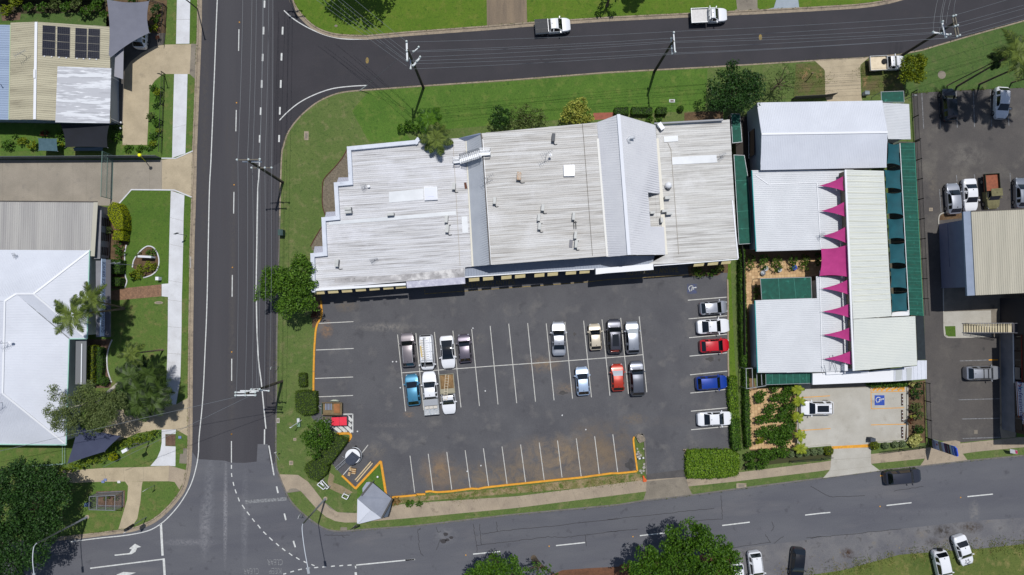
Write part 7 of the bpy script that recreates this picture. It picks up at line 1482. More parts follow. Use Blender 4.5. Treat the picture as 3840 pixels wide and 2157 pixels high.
BL = ((1380, 1065, 56, 'uppermost left bush in the clay paved garden'), (1375, 1110, 40, 'small bush below the uppermost left bush'), (1510, 1085, 50, 'bush in the upper middle of the clay paved garden'), (1600, 1080, 66, 'large bush at the upper right of the clay paved garden'), (1650, 1000, 60, 'bush against the car park fence below the white porch'), (1510, 1000, 50, 'bush under the dark green shade strip'), (1470, 1190, 64, 'broad bush in the centre of the clay paved garden'), (1590, 1195, 66, 'broad bush right of the centre of the clay paved garden'), (1375, 1280, 54, 'left bush of the lower row in the clay paved garden'), (1450, 1280, 46, 'second bush of the lower row in the clay paved garden'), (1545, 1270, 55, 'third bush of the lower row in the clay paved garden'), (1630, 1265, 60, 'last bush of the lower row in the clay paved garden'), (1385, 1395, 56, 'bottom left bush in the clay paved garden'), (1480, 1395, 70, 'bottom middle bush in the clay paved garden'), (1590, 1390, 85, 'bottom right bush in the clay paved garden'), (1660, 1170, 46, 'bush by the fence halfway down the clay paved garden'))
for x, y, r, lb in BL: shrub(lb, '23', x, y, r*1.28, 1.7, L_MID if (x+y) % 3 else L_BRIGHT, GB2, size=.24, dens=210)
for t, x, y, r, lb in (('33', 1480, 200, 70, 'big leafed plant at the foot of the clay paved garden'), ('33', 1590, 220, 80, 'big leafed plant near the fence corner'), ('33', 1640, 110, 70, 'palm like bush beside the concrete car park'), ('33', 1370, 230, 40, 'yellow green bush at the lower left of the clay paving'), ('33', 1400, 345, 60, 'left bush in the hedge along the footpath'), ('33', 1500, 350, 70, 'middle bush in the hedge along the footpath'), ('33', 1590, 340, 60, 'right bush in the hedge along the footpath'), ('33', 1290, 370, 60, 'dark bush at the corner of the footpath hedge'), ('33', 1290, 450, 50, 'low dark bush overhanging the footpath'), ('33', 1400, 440, 60, 'spreading bush overhanging the footpath')):
    shrub(lb, t, x, y, r*1.25, 1.6, L_YEL if 'yellow' in lb else L_MID, GB2, size=.26, dens=210)
for t, x, y, lb in (('23', 1712, 1012, 'uppermost yellow green palmlet beside the concrete car park'), ('23', 1728, 1118, 'second yellow green palmlet beside the concrete car park'), ('23', 1715, 1266, 'third yellow green palmlet beside the concrete car park'), ('33', 1742, 182, 'palmlet at the lower corner of the concrete car park'), ('33', 1742, 300, 'lowest yellow green palmlet beside the concrete car park')):
    palm(lb, t, x-4, y-2, t, x, y, 1.6, leafmat('palmlet', (92, 116, 24), (158, 168, 50)), 9, .95, wid=.34, tr=.05, droop=.7, nl=12)
GB3 = 'clipped ball bushes along the car park front'
for i, (t, x, y, r, lf) in enumerate((('33', 1652, 352, 33, L_GREY), ('33', 1725, 350, 34, L_GREY), ('33', 1790, 338, 35, L_GREY), ('33', 1856, 332, 33, L_GREY), ('33', 1915, 325, 30, L_GREY), ('34', 80, 325, 33, L_GREY))):
    ball('%s ball bush from the left along the concrete car park front' % ('first', 'second', 'third', 'fourth', 'fifth', 'sixth')[i], t, x, y, r, .95, lf, GB3)
ball('yellow bush left of the concrete driveway', '34', 160, 322, 46, 1.2, L_YEL); ball('yellow bush right of the concrete driveway', '34', 575, 272, 42, 1.2, L_YEL)
for i, (x, y) in enumerate(((675, 275), (762, 264), (828, 259))): ball('%s ball bush from the left behind the black railing' % ('first', 'second', 'third')[i], '34', x, y, 33, .95, L_GREY, GB3)
shrub('spiky pale yellow plant at the railing corner', '34', 945, 225, 80, 1.3, L_PALE, size=.42, dens=40)
for i, (t, x, y, r, lf, lb) in enumerate((('24', 915, 965, 40, L_PALE, 'pale yellow shrub at the north end of the railing hedge'), ('24', 970, 975, 48, L_DARK, 'dark bush at the north end of the railing hedge'), ('24', 965, 1060, 66, L_DARK, 'large dark bush in the railing hedge'), ('24', 930, 1030, 40, L_MID, 'green bush against the large dark one in the railing hedge'), ('24', 950, 1180, 70, L_OLIVE, 'broad olive bush in the railing hedge'), ('24', 975, 1250, 60, L_OLIVE, 'second olive bush in the railing hedge'), ('24', 905, 1290, 38, L_RED, 'reddish bush in the railing hedge'), ('24', 980, 1370, 58, L_DARK, 'dark round bush near the foot of the railing hedge'), ('34', 905, 60, 34, L_RED, 'red leafed bush at the foot of the railing hedge'), ('34', 985, 135, 52, L_MID, 'leafy bush at the foot of the railing hedge'), ('34', 930, 10, 36, L_GOLD, 'golden bush near the foot of the railing hedge'))):
    shrub(lb, t, x, y, r, 1.7, lf, 'bushes in the railing hedge', size=.2)
sheet('garden_bed', '24 868 960 1035 930 1040 1447/34 1045 250 850 260 868 0', Z(4), SOIL, 'soil under the railing hedge'); sheet('garden_bed', '33 1285 318 1929 300/34 185 285 185 375 0 405/33 1270 470 1200 500', Z(1), M('bed_dark', (60, 62, 34), rough=.95), 'dark garden bed along the footpath'); sheet('garden_bed', '34 548 250 1045 240 1045 290 548 345', Z(3), VERGE, 'garden strip behind the black railing')
hedge('leafy undergrowth under the white porch edge', '24 500 958 640 952 860 935 870 985 720 985 560 992', .7, L_MID, None, .22, 150, 'ground_cover', cat='ground cover', rough_=.15)
sheet('garden_bed', '11 1318 75 1270 170 1190 270 1100 370 1085 470 1085 600 1110 690 1230 720 1230 400 1340 390', Z(2), PEBBLE, 'pebble bed along the stepped west wall'); sheet('garden_bed', '11 1085 790 1030 880 985 960 985 1010 1100 1010 1105 760', Z(2), PEBBLE, 'lower pebble bed along the stepped west wall')
mb = MB(); mb.strip(smooth_line(PL('11 1318 70 1270 165 1190 265 1095 370 1083 470 1083 600 1108 690', .12), 3), .12, h=.06); mb.build('garden_edging', M('edging_brown', (78, 44, 36), rough=.9), label='dark brown edging round the pebble bed', cat='edging'); mb = MB(); mb.strip(PL('11 1086 785 1030 875 975 975', .12), .12, h=.06); mb.build('garden_edging', MATS['edging_brown'], label='short dark brown edging by the lower pebble bed', cat='edging')

tree('garden_thicket', 'dark leafy thicket under the palm clump beside the footpath', '20', [(1180, 960, 90), (1300, 960, 110), (1400, 980, 90), (1220, 1090, 110), (1340, 1100, 110), (1420, 1070, 80), (1150, 1030, 80), (1120, 1120, 80), (1430, 960, 60), (1290, 1180, 70)], 2.6, L_DARK, None, 90, .34, .5, BARK_D, None, 'shrub', .7, .5)
sheet('footpath', '02 1700 1022 1885 1016 1900 1075 1700 1085', Z(2), M('paving_red', (150, 84, 66), (132, 74, 58), scale=3, grain=.15), 'red paving at the north wall of the shop')
sheet('garden_bed', '03 690 1020 860 1010 1040 1000 1040 1100 690 1105', Z(2), SOIL, 'brown soil bed north of the east roof')

# ------------------------------------------------------------------ power poles and wires
POLE = M('pole_timber', (70, 64, 52), (52, 48, 40), scale=3, rough=.9, tex='obj'); ARMW = M('crossarm_pale', (208, 212, 214), rough=.6); INS = M('insulator', (196, 206, 206), rough=.3); ARMT = M('crossarm_timber', (110, 104, 92), rough=.8)
WIRE = M('wire', (112, 118, 124), rough=.5)
def power_pole(label, t, bx, by, tx, ty, h, arms):
    b = W(t, bx, by, .1); tp = W(t, tx, ty, h); o = thing('power_pole', label, 'power pole', b)
    mb = MB(); mb.tube([b, b.lerp(tp, .5), tp], [.19, .165, .13], 10); mb.build('pole', POLE, o, smooth=True)
    for (x0, y0, x1, y1, z, ni, m, w) in arms:
        p, q = W(t, x0, y0, z), W(t, x1, y1, z); mb = MB(); mb.beam(p, q, w, .11); a = mb.build('crossarm', m, o)
        for i in range(ni):
            c = p.lerp(q, .04+.92*i/max(1, ni-1)); mb = MB(); mb.lathe((c.x, c.y, c.z+.06), [(.05, 0), (.12, .04), (.07, .1), (.13, .14), (.06, .24)], 10); mb.build('insulator', INS, a)
        c0 = b.lerp(tp, min(1, z/h)); c0.z = z-.45; m_ = (p+q)/2
        mb = MB(); mb.beam(c0, p.lerp(q, .25), .04); mb.beam(c0, p.lerp(q, .75), .04); mb.build('brace', STEEL, a)
    return o
power_pole('timber power pole with pale crossarms on the lawn left of the shop', '11', 725, 395, 412, 200, 12.8, [(306, 194, 530, 188, 12.7, 3, ARMT, .1), (360, 210, 534, 211, 12.2, 0, ARMW, .14), (438, 266, 634, 265, 9.2, 4, ARMT, .09)])
power_pole('timber power pole with many pale crossarms near the box hedge', '21', 718, 940, 400, 1050, 13.0, [(294, 1040, 487, 1039, 12.4, 3, ARMW, .14), (293, 1067, 487, 1066, 12.9, 3, ARMW, .14), (340, 1027, 508, 1027, 11.8, 0, ARMW, .14), (440, 1013, 522, 1010, 9.8, 2, ARMW, .12), (530, 1022, 604, 1026, 8.6, 2, ARMW, .12)])
power_pole('timber power pole with crossarms at angles on the top side road corner', '02', 165, 795, 22, 455, 13.4, [(12, 372, 18, 558, 13.2, 3, ARMW, .2), (46, 530, 50, 628, 10.6, 2, ARMW, .16), (68, 600, 138, 515, 11.0, 3, ARMW, .2), (72, 472, 124, 428, 12.2, 2, ARMW, .1)])
power_pole('dark timber power pole halfway along the top side road', '03', 418, 650, 590, 372, 10.8, [(592, 290, 606, 482, 10.7, 2, ARMW, .14), (570, 345, 580, 495, 9.8, 4, ARMW, .12)])
power_pole('timber power pole with three sets of crossarms at the top right', '04', 818, 505, 1305, 205, 11.0, [(1280, 142, 1318, 342, 10.9, 3, ARMT, .12), (1302, 136, 1342, 332, 10.9, 3, ARMT, .12), (1186, 192, 1222, 346, 9.4, 2, ARMW, .2), (1095, 293, 1262, 316, 8.9, 3, ARMW, .18)])
power_pole('power pole beyond the top edge whose crossarm shadow falls on the road', '01', 748, -125, 640, -540, 12.5, [(560, -545, 730, -548, 12.4, 3, ARMT, .12), (585, -480, 735, -482, 10.5, 4, ARMT, .12)])
def wire(p, q, group, label, sag=.35, r=.016):
    n = 10; pts = [p.lerp(q, i/n)-Vector((0, 0, sag*4*(i/n)*(1-i/n))) for i in range(n+1)]
    mb = MB(); mb.tube(pts, r, 5, cap=False); mb.build('power_line', WIRE, label=label, cat='cable', group=group)
def wires(specs, group, label, r=.016, sag=.35, first='left'):
    N_ = ('first', 'second', 'third', 'fourth', 'fifth', 'sixth', 'seventh')
    ends = [(W(t0, x0, y0, z0), W(t1, x1, y1, z1)) for (t0, x0, y0, z0, t1, x1, y1, z1) in specs]
    proj = lambda q: q[1].x*(H/(H-q[1].z)) if first == 'left' else -q[1].y*(H/(H-q[1].z))
    for i, (p, q) in enumerate(sorted(ends, key=proj)): wire(p, q, group, N_[i]+' from the '+first+', '+label, sag, r)
wires([('11', 318, 194, 12.9, '21', 306, 1040, 12.9), ('11', 405, 190, 12.9, '21', 384, 1060, 13), ('11', 450, 266, 9.4, '21', 448, 1012, 10), ('11', 500, 190, 12.9, '21', 484, 1040, 12.6), ('11', 516, 266, 9.4, '21', 500, 1010, 10), ('11', 562, 266, 9.4, '21', 556, 1024, 8.8), ('11', 622, 266, 9.4, '21', 602, 1025, 8.8)], 'cables over the left road, lower span', 'grey cable over the left road between two timber poles')
wires([('01', 368, -545, 12.6, '11', 318, 194, 12.9), ('01', 450, -545, 12.6, '11', 405, 190, 12.9), ('01', 488, -482, 10.6, '11', 450, 266, 9.4), ('01', 540, -545, 12.6, '11', 518, 188, 12.9), ('01', 555, -482, 10.6, '11', 510, 266, 9.4), ('01', 600, -482, 10.6, '11', 562, 266, 9.4), ('01', 630, -482, 10.6, '11', 622, 266, 9.4)], 'cables over the left road, upper span', 'grey cable over the left road running off the top edge')
wires([('02', 45, 380, 13.3, '03', 598, 285, 10.9), ('02', 30, 462, 13.3, '03', 572, 346, 10), ('02', 105, 470, 12.3, '03', 590, 372, 10.8), ('02', 138, 516, 11.1, '03', 574, 385, 10), ('02', 55, 552, 13.3, '03', 577, 437, 10), ('02', 100, 577, 11.1, '03', 604, 478, 10.9), ('02', 50, 625, 10.7, '03', 580, 492, 10)], 'cables along the top road, left span', 'grey cable along the top road left of the halfway pole', first='top')
wires([('03', 598, 285, 10.9, '04', 1280, 142, 11), ('03', 572, 346, 10, '04', 1190, 200, 9.5), ('03', 590, 375, 10.8, '04', 1300, 240, 11), ('03', 574, 385, 10, '04', 1100, 295, 9), ('03', 577, 437, 10, '04', 1175, 300, 9), ('03', 606, 480, 10.9, '04', 1318, 340, 11), ('03', 580, 492, 10, '04', 1225, 345, 9.5)], 'cables along the top road, middle span', 'grey cable along the top road right of the halfway pole', first='top')
wires([('04', 1304, 138, 11, '04', 2600, -260, 11), ('04', 1312, 215, 11, '04', 2600, -150, 11), ('04', 1327, 244, 11, '04', 2600, -120, 11), ('04', 1342, 330, 11, '04', 2600, -20, 11), ('04', 1222, 340, 9.5, '04', 2600, -70, 10)], 'cables along the top road, right span', 'grey cable running off the right edge above the lawn', first='top')
wires([('04', 1108, 292, 9.1, '04', 1180, -120, 9.5), ('04', 1165, 300, 9.1, '04', 1235, -120, 9.5), ('04', 1180, 300, 9.1, '04', 1250, -120, 9.5), ('04', 1222, 270, 9.6, '04', 1300, -120, 9.8), ('04', 1296, 132, 11, '04', 1350, -120, 10.5)], 'cables crossing off the top right', 'grey cable from the top right pole off the top edge')
wires([('02', 15, 380, 13.3, '01', 1240, -120, 12), ('02', 16, 470, 13.3, '01', 1130, -110, 12), ('02', 16, 550, 13.3, '01', 1020, -110, 12), ('02', 46, 535, 10.7, '01', 1080, -120, 10), ('02', 50, 625, 10.7, '01', 900, -100, 10), ('02', 70, 600, 11, '01', 960, -100, 10)], 'cables fanning over the top lawn', 'pale cable fanning from the corner pole over the bright top lawn', first='top')
wires([('21', 380, 1066, 12.9, '20', -300, 1640, 6), ('21', 440, 1066, 12.9, '31', -900, 470, 6)], 'service cables across the left road', 'dark service cable crossing the left road towards the station', r=.02, first='top')
wire(W('02', 20, 460, 12), W('01', 1480, 775, 1.8), None, 'stay wire from the corner pole down to the kerb stake', 0, .014)
def guy_stake():
    o = thing('stay_stake', 'pale stay stake leaning at the kerb of the side road', 'stake', W('01', 1425, 818)); mb = MB(); mb.tube([W('01', 1420, 820, .1), W('01', 1485, 772, 1.8)], .05, 7); mb.build('guard', M('stake_pale', (196, 204, 204)), o)
    mb = MB(); mb.lathe(W('01', 1420, 820, .1), [(.14, 0), (.12, .1), (.05, .12)], 8); mb.build('footing', CONC_D, o)
guy_stake()
def street_lamp(label, t, bx, by, kx, ky, zk, ex, ey, ze):
    b, k, e = W(t, bx, by, .1), W(t, kx, ky, zk), W(t, ex, ey, ze); o = thing('street_lamp', label, 'street lamp', b)
    mb = MB(); mb.tube([b, b.lerp(k, .5), k], [.13, .11, .09], 9); mb.build('pole', STEEL, o, smooth=True)
    m1 = k+(e-k)*.10+Vector((0, 0, .45)); mb = MB(); mb.tube(smooth_line([k, m1, k.lerp(e, .5)+Vector((0, 0, .45)), e], 4), .05, 8); mb.build('arm', M('arm_pale', (190, 196, 204)), o, smooth=True)
    d_ = (e-k); d_.z = 0; d_.normalize(); mb = MB(); mb.box(e-Vector((0, 0, .1))+d_*.25, .75, .3, .16, math.atan2(d_.y, d_.x)); mb.build('lamp_head', M('lamp_grey', (150, 156, 162)), o); mb = MB(); mb.box(e-Vector((0, 0, .13))+d_*.3, .5, .22, .04, math.atan2(d_.y, d_.x)); mb.build('lens', LAMP, o)
    mb = MB(); mb.lathe((b.x, b.y, .1), [(.28, 0), (.28, .06), (.16, .1)], 12); mb.build('base_plate', CONC_F, o)
street_lamp('tall curved street lamp on the corner lawn beside the path', '31', 1110, 755, 905, 985, 10.0, 952, 1385, 11.0)
street_lamp('tall curved street lamp beside the lower left tree', '30', 790, 920, 330, 1160, 9.8, 308, 1440, 10.6)
def small_pole(name, label, cat, t, bx, by, tx, ty, h, r=.05, m=None, extra=None):
    b, tp = W(t, bx, by, .1), W(t, tx, ty, h); o = thing(name, label, cat, b); mb = MB(); mb.tube([b, tp], r, 7); mb.build('pole', m or STEEL, o)
    if extra: extra(o, b, tp)
    return o
def board(w, h_, m, dz=0.0, rz=0.0, nm='board'):
    def f(o, b, tp): mb = MB(); mb.box(tp+Vector((0, 0, -h_+dz)), w, .04, h_, rz); mb.build(nm, m, o)
    return f
small_pole('traffic_sign', 'small sign on a leaning post beside the long pale footpath', 'sign', '10', 1690, 876, 1582, 856, 3.0, .035, None, board(.5, .6, M('sign_back', (120, 122, 124)), 0, .4))
small_pole('traffic_sign', 'small pole sign on the verge below the top side road lamp shadow', 'sign', '31', 914, 930, 866, 922, 2.4, .035, None, board(.5, .7, WALL_W, 0, 1.2))
small_pole('traffic_sign', 'sign post with a dark shadow at the kerb left of the box hedge', 'sign', '21', 692, 806, 615, 822, 2.6, .03, None, board(.35, .4, WALL_W, 0, 1.4))
small_pole('traffic_sign', 'sign post with white plates on the lawn triangle by the curved road', 'sign', '30', 1400, 632, 1302, 684, 3.0, .035, None, board(.45, .6, WALL_W, 0, .6))
small_pole('traffic_sign', 'dark sign post on the lawn at the end of the white kerb', 'sign', '31', 690, 405, 655, 340, 2.2, .03, WHITE, board(.3, .4, WALL_W, 0, .3))
small_pole('bollard_light', 'white post with a green box at the verge beside the trees', 'post light', '21', 895, 1292, 792, 1360, 3.2, .05, WHITE, board(.25, .3, WHITE))
mb = MB(); mb.prism(PL('21 850 1275 876 1273 880 1352 852 1354', .6), .1, .6); o = mb.build('kerb_box', M('box_mint', (120, 150, 120)), label='pale green low box beside the white post', cat='utility box'); mb = MB(); mb.prism(PL('21 852 1278 874 1276 875 1312 853 1313', .66), .6, .64); mb.build('lid', CONC_W, o)
def tl_extra(o, b, tp):
    for i, f in enumerate((.78, .98)):
        c = b.lerp(tp, f); mb = MB(); mb.box(c, .75 if i == 0 else .4, .35, .9 if i == 0 else .5, .6); mb.build('signal_head', TRIM, o); mb = MB(); mb.box(c+Vector((.0, -.24, .1)), .3, .06, .6, .6); mb.build('signal_face', WALL_W, o)
small_pole('traffic_signal', 'small traffic signal leaning over the kerb at the curved corner', 'traffic light', '30', 1325, 920, 1150, 1030, 4.2, .06, None, tl_extra)
def sc_extra(o, b, tp):
    for i in range(3): mb = MB(); mb.beam(tp+Vector((-.4+.15*i, -.35, -.3*i)), tp+Vector((.35, .25-.2*i, -.3*i)), .06, .2); mb.build('sign_blade', TRIM, o)
small_pole('street_sign', 'dark street name sign on the verge by the grey corner roof', 'street sign', '31', 1415, 965, 1365, 1010, 3.6, .04, STEEL, sc_extra)
fp = small_pole('flag_pole', 'slim pole with two white flags over the square dark hedge', 'flag pole', '10', 1250, 1145, 985, 1131, 6.8, .04, M('pole_grey', (132, 134, 138)))
for i, (x0, x1) in enumerate(((988, 1040), (1035, 1086))):
    q = [W('10', x0, 1131, 6.7-1.2*i), W('10', x1, 1116, 6.4-1.2*i), W('10', x1, 1128, 5.7-1.2*i), W('10', x0+4, 1134, 5.7-1.2*i)]; mb = MB(); mb.add(q+[p+Vector((.02, .02, -.02)) for p in q], [(0, 1, 2, 3), (7, 6, 5, 4), (0, 4, 5, 1), (3, 2, 6, 7)]); mb.build('flag', WHITE, fp)
def floodlight(o, b, tp):
    mb = MB(); mb.box(tp, .7, .4, .3, .5); mb.build('lamp_head', WHITE, o); mb = MB(); mb.tube([b.lerp(tp, .45), b.lerp(tp, .5)+Vector((.3, .4, .4)), b.lerp(tp, .72)+Vector((.2, .5, .3))], .04, 6); mb.build('bracket', STEEL, o)
small_pole('light_pole', 'leaning light pole with a white head over the diagonal hedge', 'light pole', '30', 1350, 236, 1135, 318, 5.6, .07, STEEL, floodlight)
small_pole('light_pole', 'slim light pole beside the top left footpath', 'light pole', '00', 1785, 80, 1660, -20, 7.5, .08, POLE, board(.3, .2, STEEL))
small_pole('light_pole', 'short pole light on the driveway gate post', 'light pole', '00', 1490, 690, 1432, 664, 3.2, .06, TRIM, board(.4, .25, TRIM))
small_pole('clothes_line', 'pale pole on the blue roof side of the tan house', 'pole', '00', 100, 805, -20, 752, 4.6, .05, WALL_W, board(.2, .2, STEEL))
small_pole('bollard', 'dark bollard by the patchy lawn under the shade trees', 'bollard', '03', 1812, 712, 1850, 660, 2.0, .05, TRIM, board(.25, .25, TRIM)); small_pole('wall_lamp', 'bent pale light arm at the corner of the white hall', 'lamp', '04', 838, 905, 950, 860, 3.8, .05, STEEL, board(.35, .2, WALL_W))
for t, x, y, lb in (('00', 1107, 1168, 'white ball light at the left of the driveway foot'), ('00', 1112, 1118, 'white ball light above another by the driveway'), ('31', 1588, 550, 'white ball light in the grass triangle')):
    c = W(t, x, y); o = thing('garden_light', lb, 'garden light', (c.x, c.y, .12)); mb = MB(); mb.lathe((0, 0, 0), [(.05, 0), (.05, .3)], 8); mb.build('post', STEEL, o, local=True); mb = MB(); mb.lathe((0, 0, .28), [(.02, 0), (.12, .05), (.15, .14), (.1, .24), (.02, .28)], 10); mb.build('globe', WHITE, o, local=True, smooth=True)
# utility boxes
def ubox(name, label, cat, t, x, y, sx, sy, h, m, rz=0, z0=.1):
    c = W(t, x, y, h); mb = MB(); mb.box((c.x, c.y, z0), sx*MPP, sy*MPP, h-z0, rz); o = mb.build(name, m, label=label, cat=cat); mb = MB(); mb.box((c.x, c.y, h-.01), sx*MPP*1.08, sy*MPP*1.08, .06, rz); mb.build('lid', m, o); return o
ubox('utility_cabinet', 'dark green utility cabinet on the lawn by the left road', 'utility box', '11', 703, 848, 42, 50, 1.2, M('cabinet_green', (38, 70, 68), (32, 60, 58), scale=3, rough=.6))
ubox('letter_box', 'white box on the station lawn near the footpath', 'letter box', '10', 1420, 1265, 26, 28, 1.0, WHITE); ubox('meter_box', 'grey electrical box on the patchy ground beside the driveway', 'utility box', '04', 512, 838, 38, 30, .9, M('box_ash', (130, 140, 146)))
for t, x, y, lb in (('30', 952, 585, 'blue framed pit marker right of another on the path edge'), ('30', 932, 602, 'blue framed pit marker at the path edge'), ('30', 1076, 603, 'white framed pit marker by the path junction'), ('30', 1627, 200, 'blue painted pit lid on the small left verge')):
    ubox('valve_box', lb, 'valve box', t, x, y, 24, 20, .2, M('valve_blue', (110, 126, 170)) if 'blue' in lb else WALL_W)
o = ubox('planter_box', 'dark slate box at the corner of the concrete car park entry', 'box', '34', 564, 224, 42, 26, 1.2, M('box_slate', (64, 70, 80)))
ubox('grease_box', 'small blue machine beside the wire cage', 'box', '30', 785, 812, 40, 30, .6, M('box_denim', (62, 84, 118)))
for i, (y0, y1) in enumerate(((1052, 1158), (1200, 1305), (1352, 1447))):
    a, b = PL('24 824 %d 826 %d' % (y0, y1), .16); mb = MB(); mb.beam(a+Vector((0, 0, .07)), b+Vector((0, 0, .07)), .16, .14); o = mb.build('wheel_stop', M('stop_brown', (84, 58, 48), (60, 42, 36), scale=4), label='%s brown wheel stop from the top on the concrete car park' % ('first', 'second', 'third')[i], cat='wheel stop', group='wheel stops')
    for f in (.2, .5, .8): c = a.lerp(b, f); mb = MB(); mb.box((c.x, c.y, .29), .17, .1, .02); mb.build('reflector', WALL_W, o)
for i, (y0, y1) in enumerate(((105, 208),)):
    a, b = PL('34 826 %d 828 %d' % (y0, y1), .16); mb = MB(); mb.beam(a+Vector((0, 0, .07)), b+Vector((0, 0, .07)), .16, .14); o = mb.build('wheel_stop', MATS['stop_brown'], label='fourth brown wheel stop from the top on the concrete car park', cat='wheel stop', group='wheel stops')
# white frames at the corner
def a_frame(label, t, pts, h=1.0):
    q = PL(pts, h); o = thing('seat_frame', label, 'frame', mid(q)-Vector((0, 0, h)))
    for a, b in zip(q, q[1:]+q[:1]): mb = MB(); mb.beam(a, b, .09); mb.build('rail', WHITE, o)
    for a in q: mb = MB(); mb.beam(Vector((a.x, a.y, .1)), a, .07); mb.build('leg', WHITE, o)
a_frame('white metal frame with a dark centre nearest the diagonal hedge', '31', '31 1036 628 1056 610 1112 652 1092 672'); a_frame('white metal frame touching the one by the diagonal hedge', '31', '31 1066 600 1082 590 1140 652 1122 668'); a_frame('single white metal frame beside the worn track', '31', '31 1258 740 1276 710 1322 730 1302 762')
# grey corner roof with white sloping front
cr = thing('corner_shelter', 'grey roofed corner shelter with a white pointed front', 'shelter', W('31', 1540, 800))
def Q5(pts, z):
    out = []
    for k, (x, y) in enumerate(pts):
        zz = z[k] if isinstance(z, list) else z; px = 1180+x/5.358; py = 1760+y/5.358; out.append(W('31', (px-760)*K, (py-1557)*K, zz))
    return out
SHG = M('shelter_grey', (122, 128, 142), (112, 118, 132), scale=1, rough=.6); 
mb = MB(); mb.prism(Q5([(1150, 262), (1545, 590), (1345, 975), (1235, 905), (860, 595), (935, 525)], [2.5, 2.5, 3.0, 3.1, 3.1, 3.0]), down=.1); mb.build('roof', SHG, cr)
mb = MB(); mb.prism(Q5([(1040, 262), (1110, 255), (1130, 290), (965, 480), (958, 385)], 2.35), down=.1); mb.build('side_panel', M('shelter_wing', (150, 156, 172)), cr)
mb = MB(); mb.prism(Q5([(1565, 600), (1545, 690), (1500, 850), (1465, 955), (1345, 978)], [2.3, 2.3, 2.4, 2.5, 2.7]), down=.1); mb.build('side_panel', M('shelter_shadow', (72, 82, 96)), cr)  # dark panel stands in for the shadow beside the shelter
for a in (((1150, 258), (938, 528)), ((1560, 592), (1352, 975))): p, q = Q5(a, [2.75, 3.15]); mb = MB(); mb.beam(p, q, .22, .3); mb.build('shadow_slot_bar', TRIM, cr)  # added black bars paint the shadowed slots in the roof
mb = MB(); f0 = Q5([(858, 595), (1120, 820), (880, 1095), (850, 1088)], [3.05, 3.5, 2.4, 2.4]); f1 = Q5([(1120, 820), (1245, 908), (1342, 985), (880, 1100)], [3.5, 3.1, 2.8, 2.4]); SHW = M('shelter_white', (214, 217, 226), rough=.5)
mb.prism(f0, down=.08); mb.build('front_panel', SHW, cr); mb = MB(); mb.prism(f1, down=.08); mb.build('front_panel', M('shelter_white', (214, 217, 226)), cr)
for a in ((890, 1060), (1330, 960), (1130, 310), (880, 610), (1500, 620)): p = Q5([a], 2.3)[0]; mb = MB(); mb.tube([(p.x, p.y, .1), p], .06, 7); mb.build('post', STEEL, cr)
# tall panel sign by the right car park
pyl = thing('pylon_sign', 'tall panel sign with coloured stripes and a blue rounded top', 'sign', W('34', 1085, 245, .1))
b0, b1 = W('34', 1063, 208, .1), W('34', 1080, 292, .1); hgt = 5.7
def pan(z0, z1, c, nm='panel', off=0.0, f0=0.0, f1=1.0):
    p, q = b0.lerp(b1, f0), b0.lerp(b1, f1); o = Vector((off, 0, 0)); th = Vector((.14, 0, 0)) if nm in ('panel', 'cap') else Vector((.01, 0, 0))
    mb = MB(); mb.prism([p+o, q+o, q+o+th, p+o+th], z0, z1); mb.build(nm, M('sign_'+'_'.join(map(lambda v: 'abcdefghijklmnopqrstuvwxyz'[v//10], c)), c, rough=.6), pyl)
ZZ = [(.1, .75, (84, 110, 30)), (.78, 1.38, (176, 186, 214)), (1.42, 2.1, (186, 192, 220)), (2.14, 2.7, (132, 130, 116)), (2.74, 3.25, (176, 180, 214)), (3.28, 3.7, (64, 20, 84)), (3.72, 4.35, (20, 26, 44)), (4.38, 4.75, (150, 172, 190)), (4.78, 5.5, (30, 100, 206))]
for z0, z1, c in ZZ: pan(z0, z1, c)
pan(5.5, 5.7, (24, 70, 190), 'cap', 0, .1, .9)
for z, c in ((.98, (110, 92, 150)), (1.2, (110, 92, 150)), (2.86, (110, 92, 150)), (5.05, (200, 210, 240)), (5.3, (24, 40, 130)), (3.95, (120, 140, 170)), (4.15, (130, 60, 70))): pan(z, z+.07, c, 'stripe', -.012, .12, .9)
mb = MB(); p = b0.lerp(b1, .28)+Vector((-.012, 0, 1.55)); e_ = (b1-b0).normalized(); mb.add([p, p+e_*.34, p+e_*.17+Vector((0, 0, .36))], [(0, 1, 2)]); mb.build('triangle_mark', M('mark_red', (176, 40, 70)), pyl)
